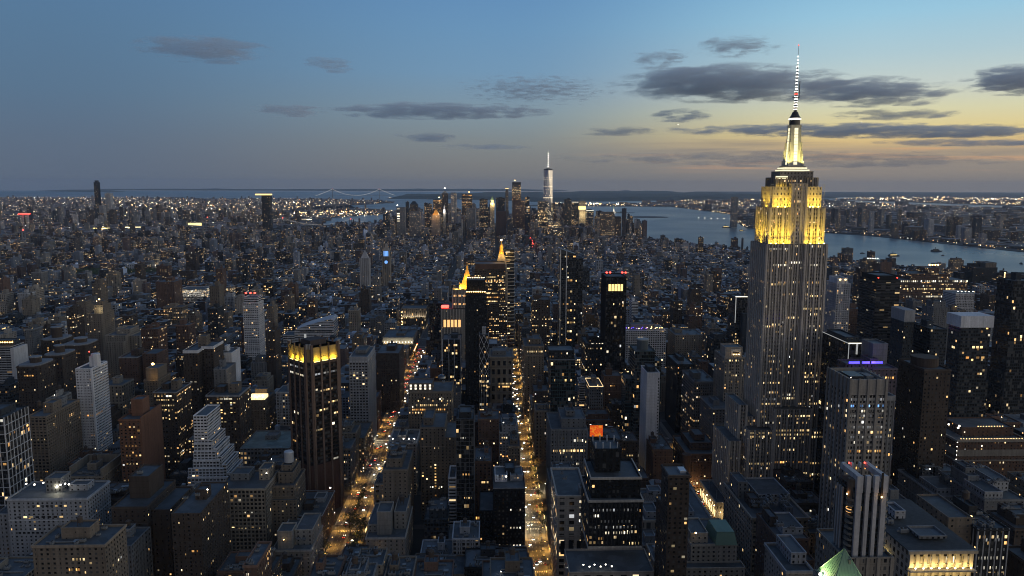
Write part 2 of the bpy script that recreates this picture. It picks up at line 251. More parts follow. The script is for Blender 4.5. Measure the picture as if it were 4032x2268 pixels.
# ------------------------------------------------------------------ mesh helpers
class MB:
    """collects quads with their uv (in window cells), wall tint and window data, then links them as ONE mesh object"""
    def __init__(s): s.v = []; s.f = []; s.uv = []; s.t = []; s.w = []; s.m = []
    def poly(s, pts, uv=None, tint=(.2,.2,.2), win=(0,0,0), mi=0):
        k = len(s.v); s.v += [tuple(p) for p in pts]; n = len(pts); s.f.append(tuple(range(k, k+n)))
        s.uv += uv if uv else [(0, 0)]*n; s.t.append(tint); s.w.append(win); s.m.append(mi)
    def wall(s, x0, y0, x1, y1, z0, z1, tint, sty, rg, vo=0, mi=0):
        L = math.hypot(x1-x0, y1-y0); n = max(1, round(L/sty[0])); u0 = rg.randint(0, 3000)
        s.poly([(x0,y0,z0),(x1,y1,z0),(x1,y1,z1),(x0,y0,z1)], [(u0,vo+z0/sty[1]),(u0+n,vo+z0/sty[1]),(u0+n,vo+z1/sty[1]),(u0,vo+z1/sty[1])], tint, (sty[2],sty[3],sty[4]), mi)
    def walls(s, x0, x1, y0, y1, z0, z1, tint, sty, rg, vo=0, rot=0, c=(0,0)):
        q = [(x0,y0),(x1,y0),(x1,y1),(x0,y1)]
        if rot: q = [rotp(p, rot, c) for p in q]
        for i in range(4):
            a, b = q[i], q[(i+1)%4]; s.wall(a[0],a[1],b[0],b[1],z0,z1,tint,sty,rg,vo)
        return q
    def box(s, x0, x1, y0, y1, z0, z1, tint=(.2,.2,.2), win=(0,0,0), mi=0, bottom=False):
        p = [(x0,y0,z0),(x1,y0,z0),(x1,y1,z0),(x0,y1,z0),(x0,y0,z1),(x1,y0,z1),(x1,y1,z1),(x0,y1,z1)]
        for q in ((0,1,5,4),(1,2,6,5),(2,3,7,6),(3,0,4,7),(4,5,6,7)): s.poly([p[i] for i in q], None, tint, win, mi)
        if bottom: s.poly([p[i] for i in (3,2,1,0)], None, tint, win, mi)
    def prism(s, pts, z0, z1, tint=(.2,.2,.2), mi=0, top=True, top_mi=None):
        n = len(pts)
        for i in range(n):
            a, b = pts[i], pts[(i+1)%n]; s.poly([(a[0],a[1],z0),(b[0],b[1],z0),(b[0],b[1],z1),(a[0],a[1],z1)], None, tint, (0,0,0), mi)
        if top: s.poly([(p[0],p[1],z1) for p in pts], None, tint, (0,0,0), mi if top_mi is None else top_mi)
    def ring(s, cx, cy, prof, n=12, tint=(.2,.2,.2), mi=0, ph=0.0):
        for (r0,z0),(r1,z1) in zip(prof[:-1], prof[1:]):
            for i in range(n):
                a = 2*math.pi*i/n+ph; b = 2*math.pi*(i+1)/n+ph
                s.poly([(cx+r0*math.cos(a),cy+r0*math.sin(a),z0),(cx+r0*math.cos(b),cy+r0*math.sin(b),z0),(cx+r1*math.cos(b),cy+r1*math.sin(b),z1),(cx+r1*math.cos(a),cy+r1*math.sin(a),z1)], None, tint, (0,0,0), mi)
    def bar(s, a, b, r, tint=(.2,.2,.2), n=4, r2=None, mi=0):
        a = Vector(a); b = Vector(b); d = (b-a); L = d.length
        if L < 1e-6: return
        d /= L; u = d.cross(Vector((0,0,1)) if abs(d.z) < .9 else Vector((1,0,0))).normalized(); w = d.cross(u); r2 = r if r2 is None else r2
        A = [a+(u*math.cos(t)+w*math.sin(t))*r for t in [2*math.pi*(i+.5)/n for i in range(n)]]; B = [b+(u*math.cos(t)+w*math.sin(t))*r2 for t in [2*math.pi*(i+.5)/n for i in range(n)]]
        for i in range(n): j = (i+1)%n; s.poly([A[i],A[j],B[j],B[i]], None, tint, (0,0,0), mi)
        s.poly(B, None, tint, (0,0,0), mi); s.poly(A[::-1], None, tint, (0,0,0), mi)
    def mesh(s, name, mats):
        me = bpy.data.meshes.new(name); me.from_pydata(s.v, [], s.f)
        uvl = me.uv_layers.new(name='UVMap'); uvl.data.foreach_set('uv', np.array(s.uv, dtype=np.float32).ravel())
        a = me.attributes.new('tint', 'FLOAT_COLOR', 'FACE'); t = np.ones((len(s.t), 4), dtype=np.float32); t[:, :3] = np.array(s.t, dtype=np.float32)[:, :3]; a.data.foreach_set('color', t.ravel())
        b = me.attributes.new('win', 'FLOAT_VECTOR', 'FACE'); b.data.foreach_set('vector', np.array(s.w, dtype=np.float32).ravel())
        for m in (mats if isinstance(mats, (list, tuple)) else [mats]): me.materials.append(m)
        me.polygons.foreach_set('material_index', np.array(s.m, dtype=np.int32)); me.update(); return me
    def build(s, name, mats, parent=None, loc=(0,0,0)):
        o = bpy.data.objects.new(name, s.mesh(name, mats)); COL.objects.link(o); o.location = loc
        if parent is not None: o.parent = parent
        return o
def rotp(p, a, c=(0,0)):
    x, y = p[0]-c[0], p[1]-c[1]; return (c[0]+x*math.cos(a)-y*math.sin(a), c[1]+x*math.sin(a)+y*math.cos(a))
def thing(name, label, cat, loc=(0,0,0), group=None, rz=0):
    o = bpy.data.objects.new(name, None); COL.objects.link(o); o.location = loc; o.rotation_euler = (0,0,rz); o.empty_display_size = 5
    o['label'] = label; o['category'] = cat
    if group: o['group'] = group
    return o
def tag(o, label=None, cat=None, group=None, kind=None):
    for k, v in (('label', label), ('category', cat), ('group', group), ('kind', kind)):
        if v: o[k] = v
    return o
def shade(t, f): return (t[0]*f, t[1]*f, t[2]*f)
def lamp(name, kind, parent, loc, power, col, size=None, target=None, spot=None, sy=None):
    l = bpy.data.lights.new(name, kind); l.energy = power; l.color = col
    if kind == 'AREA': l.shape = 'RECTANGLE'; l.size = size; l.size_y = sy or .6
    elif size: l.shadow_soft_size = size
    if kind == 'SPOT': l.spot_size = spot or R(120); l.spot_blend = .6
    o = bpy.data.objects.new(name, l); COL.objects.link(o); o.location = loc
    if parent is not None: o.parent = parent
    if target is not None: o.rotation_euler = (Vector(target)-Vector(loc)).to_track_quat('-Z', 'Y').to_euler()
    return o
def cached(key, fn, C={}):
    if key not in C: C[key] = fn()
    return C[key]
def link_mesh(name, me, parent, loc, scale=1, rz=0):
    o = bpy.data.objects.new(name, me); COL.objects.link(o); o.parent = parent; o.location = loc; o.rotation_euler = (0,0,rz)
    o.scale = (scale,)*3 if not isinstance(scale, tuple) else scale
    return o
def tank_mesh():
    b = MB(); T = (.06,.045,.035)
    for x in (-1.3,1.3):
        for y in (-1.3,1.3): b.box(x-.12,x+.12,y-.12,y+.12,0,2.6,T)
    b.box(-1.7,1.7,-1.7,1.7,2.5,2.75,T,bottom=True); b.ring(0,0,[(1.9,2.75),(2.0,6.2),(2.25,6.25),(0,7.9)],12,T); return b.mesh('water_tank', M['tankwood'])
def unit_mesh():
    b = MB(); b.box(-1.6,1.6,-1,1,.35,1.9,(.16,.165,.17),bottom=True)
    for x in (-1.3,1.3):
        for y in (-.8,.8): b.box(x-.08,x+.08,y-.08,y+.08,0,.35,(.1,.1,.1))
    for x in (-.75,.75): b.ring(x,0,[(.55,1.9),(.55,2.15)],10,(.08,.08,.08)); b.poly([(x+.5*math.cos(a*.628),.5*math.sin(a*.628),2.0) for a in range(10)],None,(.02,.02,.02))
    b.box(-2.6,-1.6,-.3,.3,.7,1.3,(.14,.145,.15),bottom=True); return b.mesh('air_unit', FACADE)
def lamp_mesh(key):
    def f():
        b = MB(); b.bar((0,0,0),(0,0,2.2),.12,(.1,.1,.1),mi=1); b.ring(0,0,[(0,2.0),(.65,2.4),(.65,2.9),(0,3.2)],6); return b.mesh('roof_lamp', [M[key], M['steel']])
    return f

def strip_win(b, p0, p1, z, h, n, wd, drop, tint, rg):
    u0 = rg.randint(0, 3000); v0 = rg.randint(0, 3000)
    b.poly([(*p0,z),(*p1,z),(*p1,z+h),(*p0,z+h)], [(u0,v0),(u0+n,v0),(u0+n,v0+1),(u0,v0+1)], tint, (wd,.94,(1-drop)/(.32*LITK)))
MASONRY = ('apart','lived','sparse','hotel','piers','arcade','duplex','few','office','grid')
class Bld:
    """one building: an Empty at its base, walls, roof and roof pieces as parts"""
    def __init__(s, name, label, cat, x0, x1, y0, y1, H, pal, sty, group=None, seed=0, detail=2, tiers=None, ztop=0):
        s.rg = random.Random(seed); s.x0, s.x1, s.y0, s.y1, s.H = x0, x1, y0, y1, H
        s.cx, s.cy = (x0+x1)/2, (y0+y1)/2; s.w, s.d = x1-x0, y1-y0
        base = PAL[pal] if isinstance(pal, str) else pal
        k = s.rg.uniform(.88, 1.12); s.tint = shade(base, k); s.sty = STY[sty] if isinstance(sty, str) else sty; s.sname = sty
        s.vo = s.rg.randint(0, 900); s.root = thing(name, label, cat, (s.cx, s.cy, 0), group); s.detail = detail
        s.X0, s.X1, s.Y0, s.Y1 = -s.w/2, s.w/2, -s.d/2, s.d/2; s.zt = H
        s.main = s.vol('facade', s.X0, s.X1, s.Y0, s.Y1, 0, H, s.tint, s.sty)
        s.roof = s.last_roof
    def vol(s, name, x0, x1, y0, y1, z0, z1, tint=None, sty=None, parent=None, parapet=True, rtint=None):
        tint = tint or s.tint; sty = STY[sty] if isinstance(sty, str) else (sty or s.sty)
        b = MB(); b.walls(x0, x1, y0, y1, z0, z1, tint, sty, s.rg, s.vo); f = b.build(name, FACADE, parent or s.root)
        g = s.rg.uniform(.7, 1.3); rt = rtint or (.062*g, .07*g, .08*g)
        lip = 1.1 if parapet and s.detail > 0 else 0
        b = MB(); b.poly([(x0+.2,y0+.2,z1-lip+.02),(x1-.2,y0+.2,z1-lip+.02),(x1-.2,y1-.2,z1-lip+.02),(x0+.2,y1-.2,z1-lip+.02)], None, rt); r = b.build('roof', ROOF, parent or s.root)
        if lip: 
            b = MB(); t = .45; c = shade(tint, 1.15); p = .12
            b.box(x0-p,x1+p,y0-p,y0+t,z1-.5,z1+.12,c,bottom=True); b.box(x0-p,x1+p,y1-t,y1+p,z1-.5,z1+.12,c,bottom=True); b.box(x0-p,x0+t,y0+t,y1-t,z1-.5,z1+.12,c,bottom=True); b.box(x1-t,x1+p,y0+t,y1-t,z1-.5,z1+.12,c,bottom=True)
            # inner faces of the upstand
            b.box(x0+.05,x0+t-.02,y0+.05,y1-.05,z1-1.2,z1-.5,c); b.box(x1-t+.02,x1-.05,y0+.05,y1-.05,z1-1.2,z1-.5,c); b.box(x0+t,x1-t,y0+.05,y0+t-.02,z1-1.2,z1-.5,c); b.box(x0+t,x1-t,y1-t+.02,y1-.05,z1-1.2,z1-.5,c)
            b.build('parapet', FACADE, f)
        s.last_roof = r; s.last = f; s.rz = z1-lip
        return f
    def F(s, fx, fy): return s.X0+s.w*fx, s.Y0+s.d*fy
    def up(s, name, fx0, fx1, fy0, fy1, h0, h1, pal=None, sty='sparse', parapet=True):
        x0, y0 = s.F(fx0, fy0); x1, y1 = s.F(fx1, fy1); t = PAL[pal] if isinstance(pal, str) else (pal or s.tint)
        return s.vol(name, x0, x1, y0, y1, s.H+h0-(1.1 if h0 == 0 else 0), s.H+h1, t, sty, s.root, parapet)
    def solid(s, name, fx0, fx1, fy0, fy1, z0, z1, mat, parent=None, tint=(.3,.3,.3)):
        x0, y0 = s.F(fx0, fy0); x1, y1 = s.F(fx1, fy1); b = MB(); b.box(x0,x1,y0,y1,z0,z1,tint,bottom=True); return b.build(name, mat, parent or s.root)
    def band(s, name, z0, z1, tint, out=.35, mat=None):
        b = MB(); o = out; x0,x1,y0,y1 = s.X0,s.X1,s.Y0,s.Y1
        b.box(x0-o,x1+o,y0-o,y0-.002,z0,z1,tint,bottom=True); b.box(x0-o,x1+o,y1+.002,y1+o,z0,z1,tint,bottom=True); b.box(x0-o,x0-.002,y0,y1,z0,z1,tint,bottom=True); b.box(x1+.002,x1+o,y0,y1,z0,z1,tint,bottom=True)
        return b.build(name, mat or FACADE, s.root)
    def piers(s, gap, wd, dp, tint, z0=0, z1=None, sides=True, name='piers'):
        z1 = z1 or s.H; b = MB()
        n = max(1, round(s.w/gap))
        for i in range(n+1):
            x = s.X0+s.w*i/n; b.box(x-wd/2,x+wd/2,s.Y0-dp,s.Y0-.002,z0,z1,tint)
        if sides:
            n = max(1, round(s.d/gap))
            for i in range(n+1):
                y = s.Y0+s.d*i/n; b.box(s.X0-dp,s.X0-.002,y-wd/2,y+wd/2,z0,z1,tint); b.box(s.X1+.002,s.X1+dp,y-wd/2,y+wd/2,z0,z1,tint)
        return b.build(name, FACADE, s.root)
    def slabs(s, gap, th, dp, tint, z0=0, z1=None, name='balcony_bands', wave=0):
        z1 = z1 or s.H; b = MB(); z = z0+gap
        while z < z1-.5:
            x0,x1,y0,y1 = s.X0,s.X1,s.Y0,s.Y1
            b.box(x0-dp,x1+dp,y0-dp,y0-.002,z,z+th,tint,bottom=True); b.box(x0-dp,x0-.002,y0,y1,z,z+th,tint,bottom=True)
            if wave:
                n = 5
                for i in range(n):
                    a, c = y0+(y1-y0)*i/n, y0+(y1-y0)*(i+1)/n; b.poly([(x1,a,z),(x1+dp*1.0,a+.3,z),(x1+dp*wave,(a+c)/2,z),(x1+dp,c-.3,z),(x1,c,z)],None,tint)
                    q = [(x1+.002,a),(x1+dp,a+.3),(x1+dp*wave,(a+c)/2),(x1+dp,c-.3),(x1+.002,c)]
                    b.prism(q, z, z+th, tint)
            else: b.box(x1+.002,x1+dp,y0,y1,z,z+th,tint,bottom=True)
            z += gap
        return b.build(name, FACADE, s.root)
    def tank(s, fx, fy, sc=1.0, z=None):
        x, y = s.F(fx, fy); o = link_mesh('water_tank', cached('tank', tank_mesh), s.roof, (x, y, (s.rz if z is None else z)), sc); return o
    def unit(s, fx, fy, sc=1.0, z=None):
        x, y = s.F(fx, fy); return link_mesh('air_unit', cached('unit', unit_mesh), s.roof, (x, y, (s.rz if z is None else z)), sc, s.rg.choice((0, math.pi/2)))
    def light(s, fx, fy, key='glowwhite', sc=1.0, z=None, name='roof_lamp'):
        x, y = s.F(fx, fy); return link_mesh(name, cached('rl'+key, lamp_mesh(key)), s.roof, (x, y, (s.rz if z is None else z)), sc)
    def beacons(s, key='glowred', sc=1.3, pts=((.04,.04),(.96,.04),(.04,.96),(.96,.96)), z=None):
        for fx, fy in pts: s.light(fx, fy, key, sc, s.H if z is None else z, 'beacon')
    def trim(s):
        if s.sname not in MASONRY: return
        g = s.rg; t = shade(s.tint, g.uniform(1.2,1.5)); h = s.H
        if g.random() < .8: s.band('cornice', h-1.5, h-.55, t, g.uniform(.3,.7))
        for f in (g.uniform(.72,.88), g.uniform(.15,.25)):
            if g.random() < .75: s.band('string_course', h*f, h*f+.7, t, .22)
        if g.random() < .35 and s.sname != 'piers':                     # corner piers
            b = MB()
            for x in (s.X0, s.X1-1.1): b.box(x, x+1.1, s.Y0-.25, s.Y0-.002, 0, h-1.6, shade(s.tint,1.12))
            b.build('corner_piers', FACADE, s.root)
    def kit(s, rich=1.0):
        g = s.rg; used = []
        if s.w > 9 and s.d > 9:
            fw, fd = g.uniform(.22,.42), g.uniform(.25,.45); fx, fy = g.uniform(.1,.85-fw), g.uniform(.25,.9-fd); h = g.uniform(3,6.5)*(1.3 if s.H > 70 else 1)
            sv = (s.last, s.last_roof, s.rz); s.up('bulkhead', fx, fx+fw, fy, fy+fd, 0, h, shade(s.tint, g.uniform(.8,1.4)), (6,4,.15,.2,.01), True); s.last, s.last_roof, s.rz = sv
            if s.detail > 1 and g.random() < (.8 if s.cy < 850 else .55)*rich and s.sname not in ('curtain','glasslit','glassgrid'):
                s.tank(min(.9,fx+fw/2), fy+fd/2, g.uniform(.8,1.15), s.H+h-1.05)
        if s.detail > 1:
            near = s.cy < 850
            for _ in range(g.randint(6, 12) if near else g.randint(1, 3)): s.unit(g.uniform(.12,.88), g.uniform(.08,.22) if g.random() < .6 else g.uniform(.3,.9), g.uniform(.6,1.3))
            if near and s.w > 12:
                for _ in range(g.randint(2, 4)):
                    x,y = s.F(g.uniform(.1,.5), g.uniform(.1,.9)); L = s.w*g.uniform(.2,.45); b = MB()
                    for k in range(int(L/2)+1): b.box(x+k*2-.1,x+k*2+.1,y-.1,y+.5,s.rz,s.rz+.4,(.1,.1,.1))
                    b.box(x-.3,x+L,y-.15,y+.55,s.rz+.4,s.rz+1.0,(.17,.175,.18),bottom=True); b.build('duct', FACADE, s.roof)
                for _ in range(g.randint(1, 3)):
                    x,y = s.F(g.uniform(.1,.8), g.uniform(.1,.8)); b = MB(); q = g.uniform(2,4); b.box(x,x+q,y,y+q*.7,s.rz,s.rz+.9,(.12,.12,.12)); b.poly([(x,y,s.rz+.92),(x+q,y,s.rz+.92),(x+q,y+q*.7,s.rz+1.5),(x,y+q*.7,s.rz+1.5)],None,(.2,.24,.28)); b.build('skylight', FACADE, s.roof)
            for _ in range(g.randint(0, 2)): s.unit(g.uniform(.12,.88), g.uniform(.8,.92), g.uniform(.7,1.5))
            if g.random() < .3*rich: s.light(g.uniform(.1,.9), g.uniform(.05,.5), g.choice(('glowwhite','glowwarm')), g.uniform(.5,.9))
            if g.random() < .2 and s.H > 40: x, y = s.F(g.uniform(.3,.7), g.uniform(.4,.7)); b = MB(); b.bar((x,y,s.rz),(x,y,s.rz+g.uniform(7,14)),.16,(.2,.2,.2)); b.build('antenna', M['steel'], s.roof)

# ------------------------------------------------------------------ setting: land, water, avenues
LAT0, LON0 = 40.7527, -73.9786
def ll(lat, lon):
    n = (lat-LAT0)*111.2e3-16.1; e = (lon-LON0)*84344.0-6.8; a = R(209)
    return e*math.cos(a)-n*math.sin(a), e*math.sin(a)+n*math.cos(a)
MANH = [ll(*p) for p in ((40.7700,-73.9960),(40.7625,-74.0010),(40.7570,-74.0055),(40.7480,-74.0085),(40.7390,-74.0110),(40.7300,-74.0118),(40.7200,-74.0135),(40.7120,-74.0175),(40.7045,-74.0185),(40.7005,-74.0150),(40.7030,-74.0060),(40.7075,-74.0000),(40.7095,-73.9900),(40.7105,-73.9770),(40.7200,-73.9735),(40.7300,-73.9715),(40.7355,-73.9740),(40.7430,-73.9715),(40.7530,-73.9635),(40.7700,-73.9480))]
BROOK = [ll(*p) for p in ((40.7480,-73.9580),(40.7380,-73.9625),(40.7220,-73.9630),(40.7130,-73.9690),(40.7050,-73.9730),(40.7050,-73.9850),(40.7040,-73.9960),(40.6950,-74.0010),(40.6880,-74.0050),(40.6780,-74.0190),(40.6680,-74.0180),(40.6700,-74.0050),(40.6600,-74.0130),(40.6500,-74.0250),(40.6400,-74.0380),(40.6250,-74.0420),(40.6080,-74.0370),(40.5950,-74.0010),(40.575,-74.012),(40.570,-73.93),(40.583,-73.86),(40.62,-73.80),(40.70,-73.75),(40.76,-73.86))]
JERSEY = [ll(*p) for p in ((40.7900,-74.0000),(40.7680,-74.0140),(40.7550,-74.0230),(40.7440,-74.0240),(40.7350,-74.0270),(40.7250,-74.0320),(40.7160,-74.0320),(40.7100,-74.0390),(40.7000,-74.0530),(40.6900,-74.0610),(40.6750,-74.0720),(40.6690,-74.0600),(40.6640,-74.0480),(40.6590,-74.0530),(40.6610,-74.0800),(40.6450,-74.1150),(40.6500,-74.1450),(40.6900,-74.1200),(40.7200,-74.1150),(40.7300,-74.1250),(40.6950,-74.1350),(40.6500,-74.1600),(40.6350,-74.2000),(40.55,-74.24),(40.50,-74.30),(40.60,-74.50),(40.80,-74.40))]
STATEN = [ll(*p) for p in ((40.6440,-74.0730),(40.6270,-74.0740),(40.6050,-74.0560),(40.5800,-74.0750),(40.5450,-74.1300),(40.5000,-74.2500),(40.5500,-74.2250),(40.6250,-74.2000),(40.6400,-74.1800),(40.6430,-74.1300))]
HIGHLANDS = [ll(*p) for p in ((40.4700,-74.0000),(40.4050,-73.9750),(40.3900,-74.0000),(40.4150,-74.0800),(40.4450,-74.1300),(40.4600,-74.2500),(40.3800,-74.2700),(40.3600,-74.0000))]
GOV = [ll(*p) for p in ((40.6930,-74.0150),(40.6915,-74.0130),(40.6880,-74.0165),(40.6850,-74.0235),(40.6865,-74.0255),(40.6905,-74.0200))]
def ellipse(lat, lon, a, b, rz, n=24):
    x, y = ll(lat, lon); return [(x+a*math.cos(t)*math.cos(rz)-b*math.sin(t)*math.sin(rz), y+a*math.cos(t)*math.sin(rz)+b*math.sin(t)*math.cos(rz)) for t in [2*math.pi*i/n for i in range(n)]]
LIBERTY = ellipse(40.6898,-74.0450,190,110,.2); ELLIS = ellipse(40.6992,-74.0395,200,170,0)
def inside(p, poly):
    x, y = p; c = False; j = len(poly)-1
    for i in range(len(poly)):
        if (poly[i][1] > y) != (poly[j][1] > y) and x < (poly[j][0]-poly[i][0])*(y-poly[i][1])/(poly[j][1]-poly[i][1])+poly[i][0]: c = not c
        j = i
    return c
def ngon(name, pts, z0, z1, mat):
    bm = bmesh.new(); a = [bm.verts.new((p[0],p[1],z1)) for p in pts]; bm.faces.new(a); b_ = [bm.verts.new((p[0],p[1],z0)) for p in pts]
    for i in range(len(pts)): j = (i+1)%len(pts); bm.faces.new((a[i],b_[i],b_[j],a[j]))
    bmesh.ops.triangulate(bm, faces=[f for f in bm.faces if len(f.verts) > 4]); bmesh.ops.recalc_face_normals(bm, faces=bm.faces)
    me = bpy.data.meshes.new(name); bm.to_mesh(me); bm.free(); me.materials.append(mat); o = bpy.data.objects.new(name, me); COL.objects.link(o); o['kind'] = 'structure'; return o
b = MB(); FAR = 33500.0
b.poly([(-42000,-1500,-2.5),(42000,-1500,-2.5),(42000,FAR,-2.5),(-42000,FAR,-2.5)]); tag(b.build('water', M['water']), kind='structure')
for nm, pg in (('land',MANH),('land',BROOK),('land',JERSEY),('land',STATEN),('land',HIGHLANDS),('island',GOV),('island',LIBERTY),('island',ELLIS)): ngon(nm, pg, -6, 0, M['land'])
def ridge(name, poly, hmax, n=60, seed=1):
    """low wooded hills: a bumpy sheet over a land polygon"""
    g = random.Random(seed); xs = [p[0] for p in poly]; ys = [p[1] for p in poly]; x0,x1,y0,y1 = min(xs),max(xs),min(ys),max(ys); b = MB(); H = {}
    for i in range(n+1):
        for j in range(n+1):
            p = (x0+(x1-x0)*i/n, y0+(y1-y0)*j/n); h = -3.0
            if inside(p, poly):
                q = sum(math.sin(p[0]*k*.0007+k*1.7+seed)*math.cos(p[1]*k*.0006+k*.9) for k in (1,2,3.1))/3
                h = max(1.0, hmax*(.55+.5*q)*g.uniform(.8,1.1))
            H[i,j] = (p[0],p[1],h)
    for i in range(n):
        for j in range(n):
            q = [H[i,j],H[i+1,j],H[i+1,j+1],H[i,j+1]]
            if max(p[2] for p in q) > 0: b.poly(q, None, (.03,.04,.03))
    o = b.build(name, M['hill']); o['kind'] = 'structure'; return o
M['hill'] = plain('wooded_hill', (.03,.042,.03), .95, 0, .004, .4)
ridge('hills', STATEN, 95, 50, 2); ridge('hills', HIGHLANDS, 70, 40, 5)

AVE = {'third':-475,'lex':-296,'park':-130,'madison':42,'fifth':220,'sixth':500,'seventh':745,'eighth':990,'ninth':1235,'tenth':1480,'eleventh':1725,'second':-685,'first':-885,'ave_a':-1075,'ave_b':-1250,'ave_c':-1420,'ave_d':-1590}
HALF = {'park':15,'madison':11,'fifth':14}
ST0, STEP = 690.0, 80.5                                          # a cross street every STEP metres
streets = [ST0+STEP*k for k in range(-5, 33)]
wide = {round(ST0+STEP*k) for k in (1, 12, 21)}
# carriageways
b = MB(); mk = MB(); pv = MB()
def strip(mb, x0, x1, y0, y1, z, t=(.1,.1,.1)): mb.poly([(x0,y0,z),(x1,y0,z),(x1,y1,z),(x0,y1,z)], None, t)
ends = {'madison':1500.0, 'park':2200.0, 'fifth':3300.0}
for k in ('park','madison','fifth','sixth','seventh','third','lex'):
    h = HALF.get(k, 13)-4; strip(b, AVE[k]-h, AVE[k]+h, 250, ends.get(k, 3300), .03)
for y in streets:
    if y < 2300: strip(b, -900, 1900, y-5, y+5, .015)
tag(b.build('road', M['asphalt']), kind='structure')
# raised pavements: kerb slabs along the three avenues we look down
for k in ('park','madison','fifth'):
    h = HALF[k]
    ys = [250]+[y for y in streets if 250 < y < ends[k]]+[ends[k]]
    for a, c in zip(ys[:-1], ys[1:]):
        for sx in (-1, 1):
            xa, xb = sorted((AVE[k]+sx*(h-4), AVE[k]+sx*(h+1))); pv.box(xa, xb, a+5.5, c-5.5, 0, .16, (.17,.17,.16))
        if k == 'park' and a > 560 and c < 1400: pv.box(AVE[k]-1.2, AVE[k]+1.2, a+8, c-8, .03, .2, (.17,.17,.16))
    for y in ys[1:-1]:
        if y > 1600: continue
        for e in (-8.2, 5.8):                                    # crosswalk bars
            x = AVE[k]-h+4.5
            while x < AVE[k]+h-4.6: strip(mk, x, x+.75, y+e, y+e+2.6, .045); x += 1.5
        strip(mk, AVE[k]-h+4.4, AVE[k]+h-4.4, y+9.4, y+9.9, .045)
    for a, c in zip(ys[:-1], ys[1:]):
        if a > 1600: continue
        for lx in ((-3.4, 0, 3.4) if k == 'madison' else (-7.4, -4.2, 4.2, 7.4) if k == 'park' else (-5, -1.6, 1.8, 5.2)):
            y = a+12
            while y < c-12: strip(mk, AVE[k]+lx-.09, AVE[k]+lx+.09, y, y+3, .045); y += 8
tag(mk.build('road_markings', M['paint']), kind='structure'); tag(pv.build('pavement', M['pave']), kind='structure')

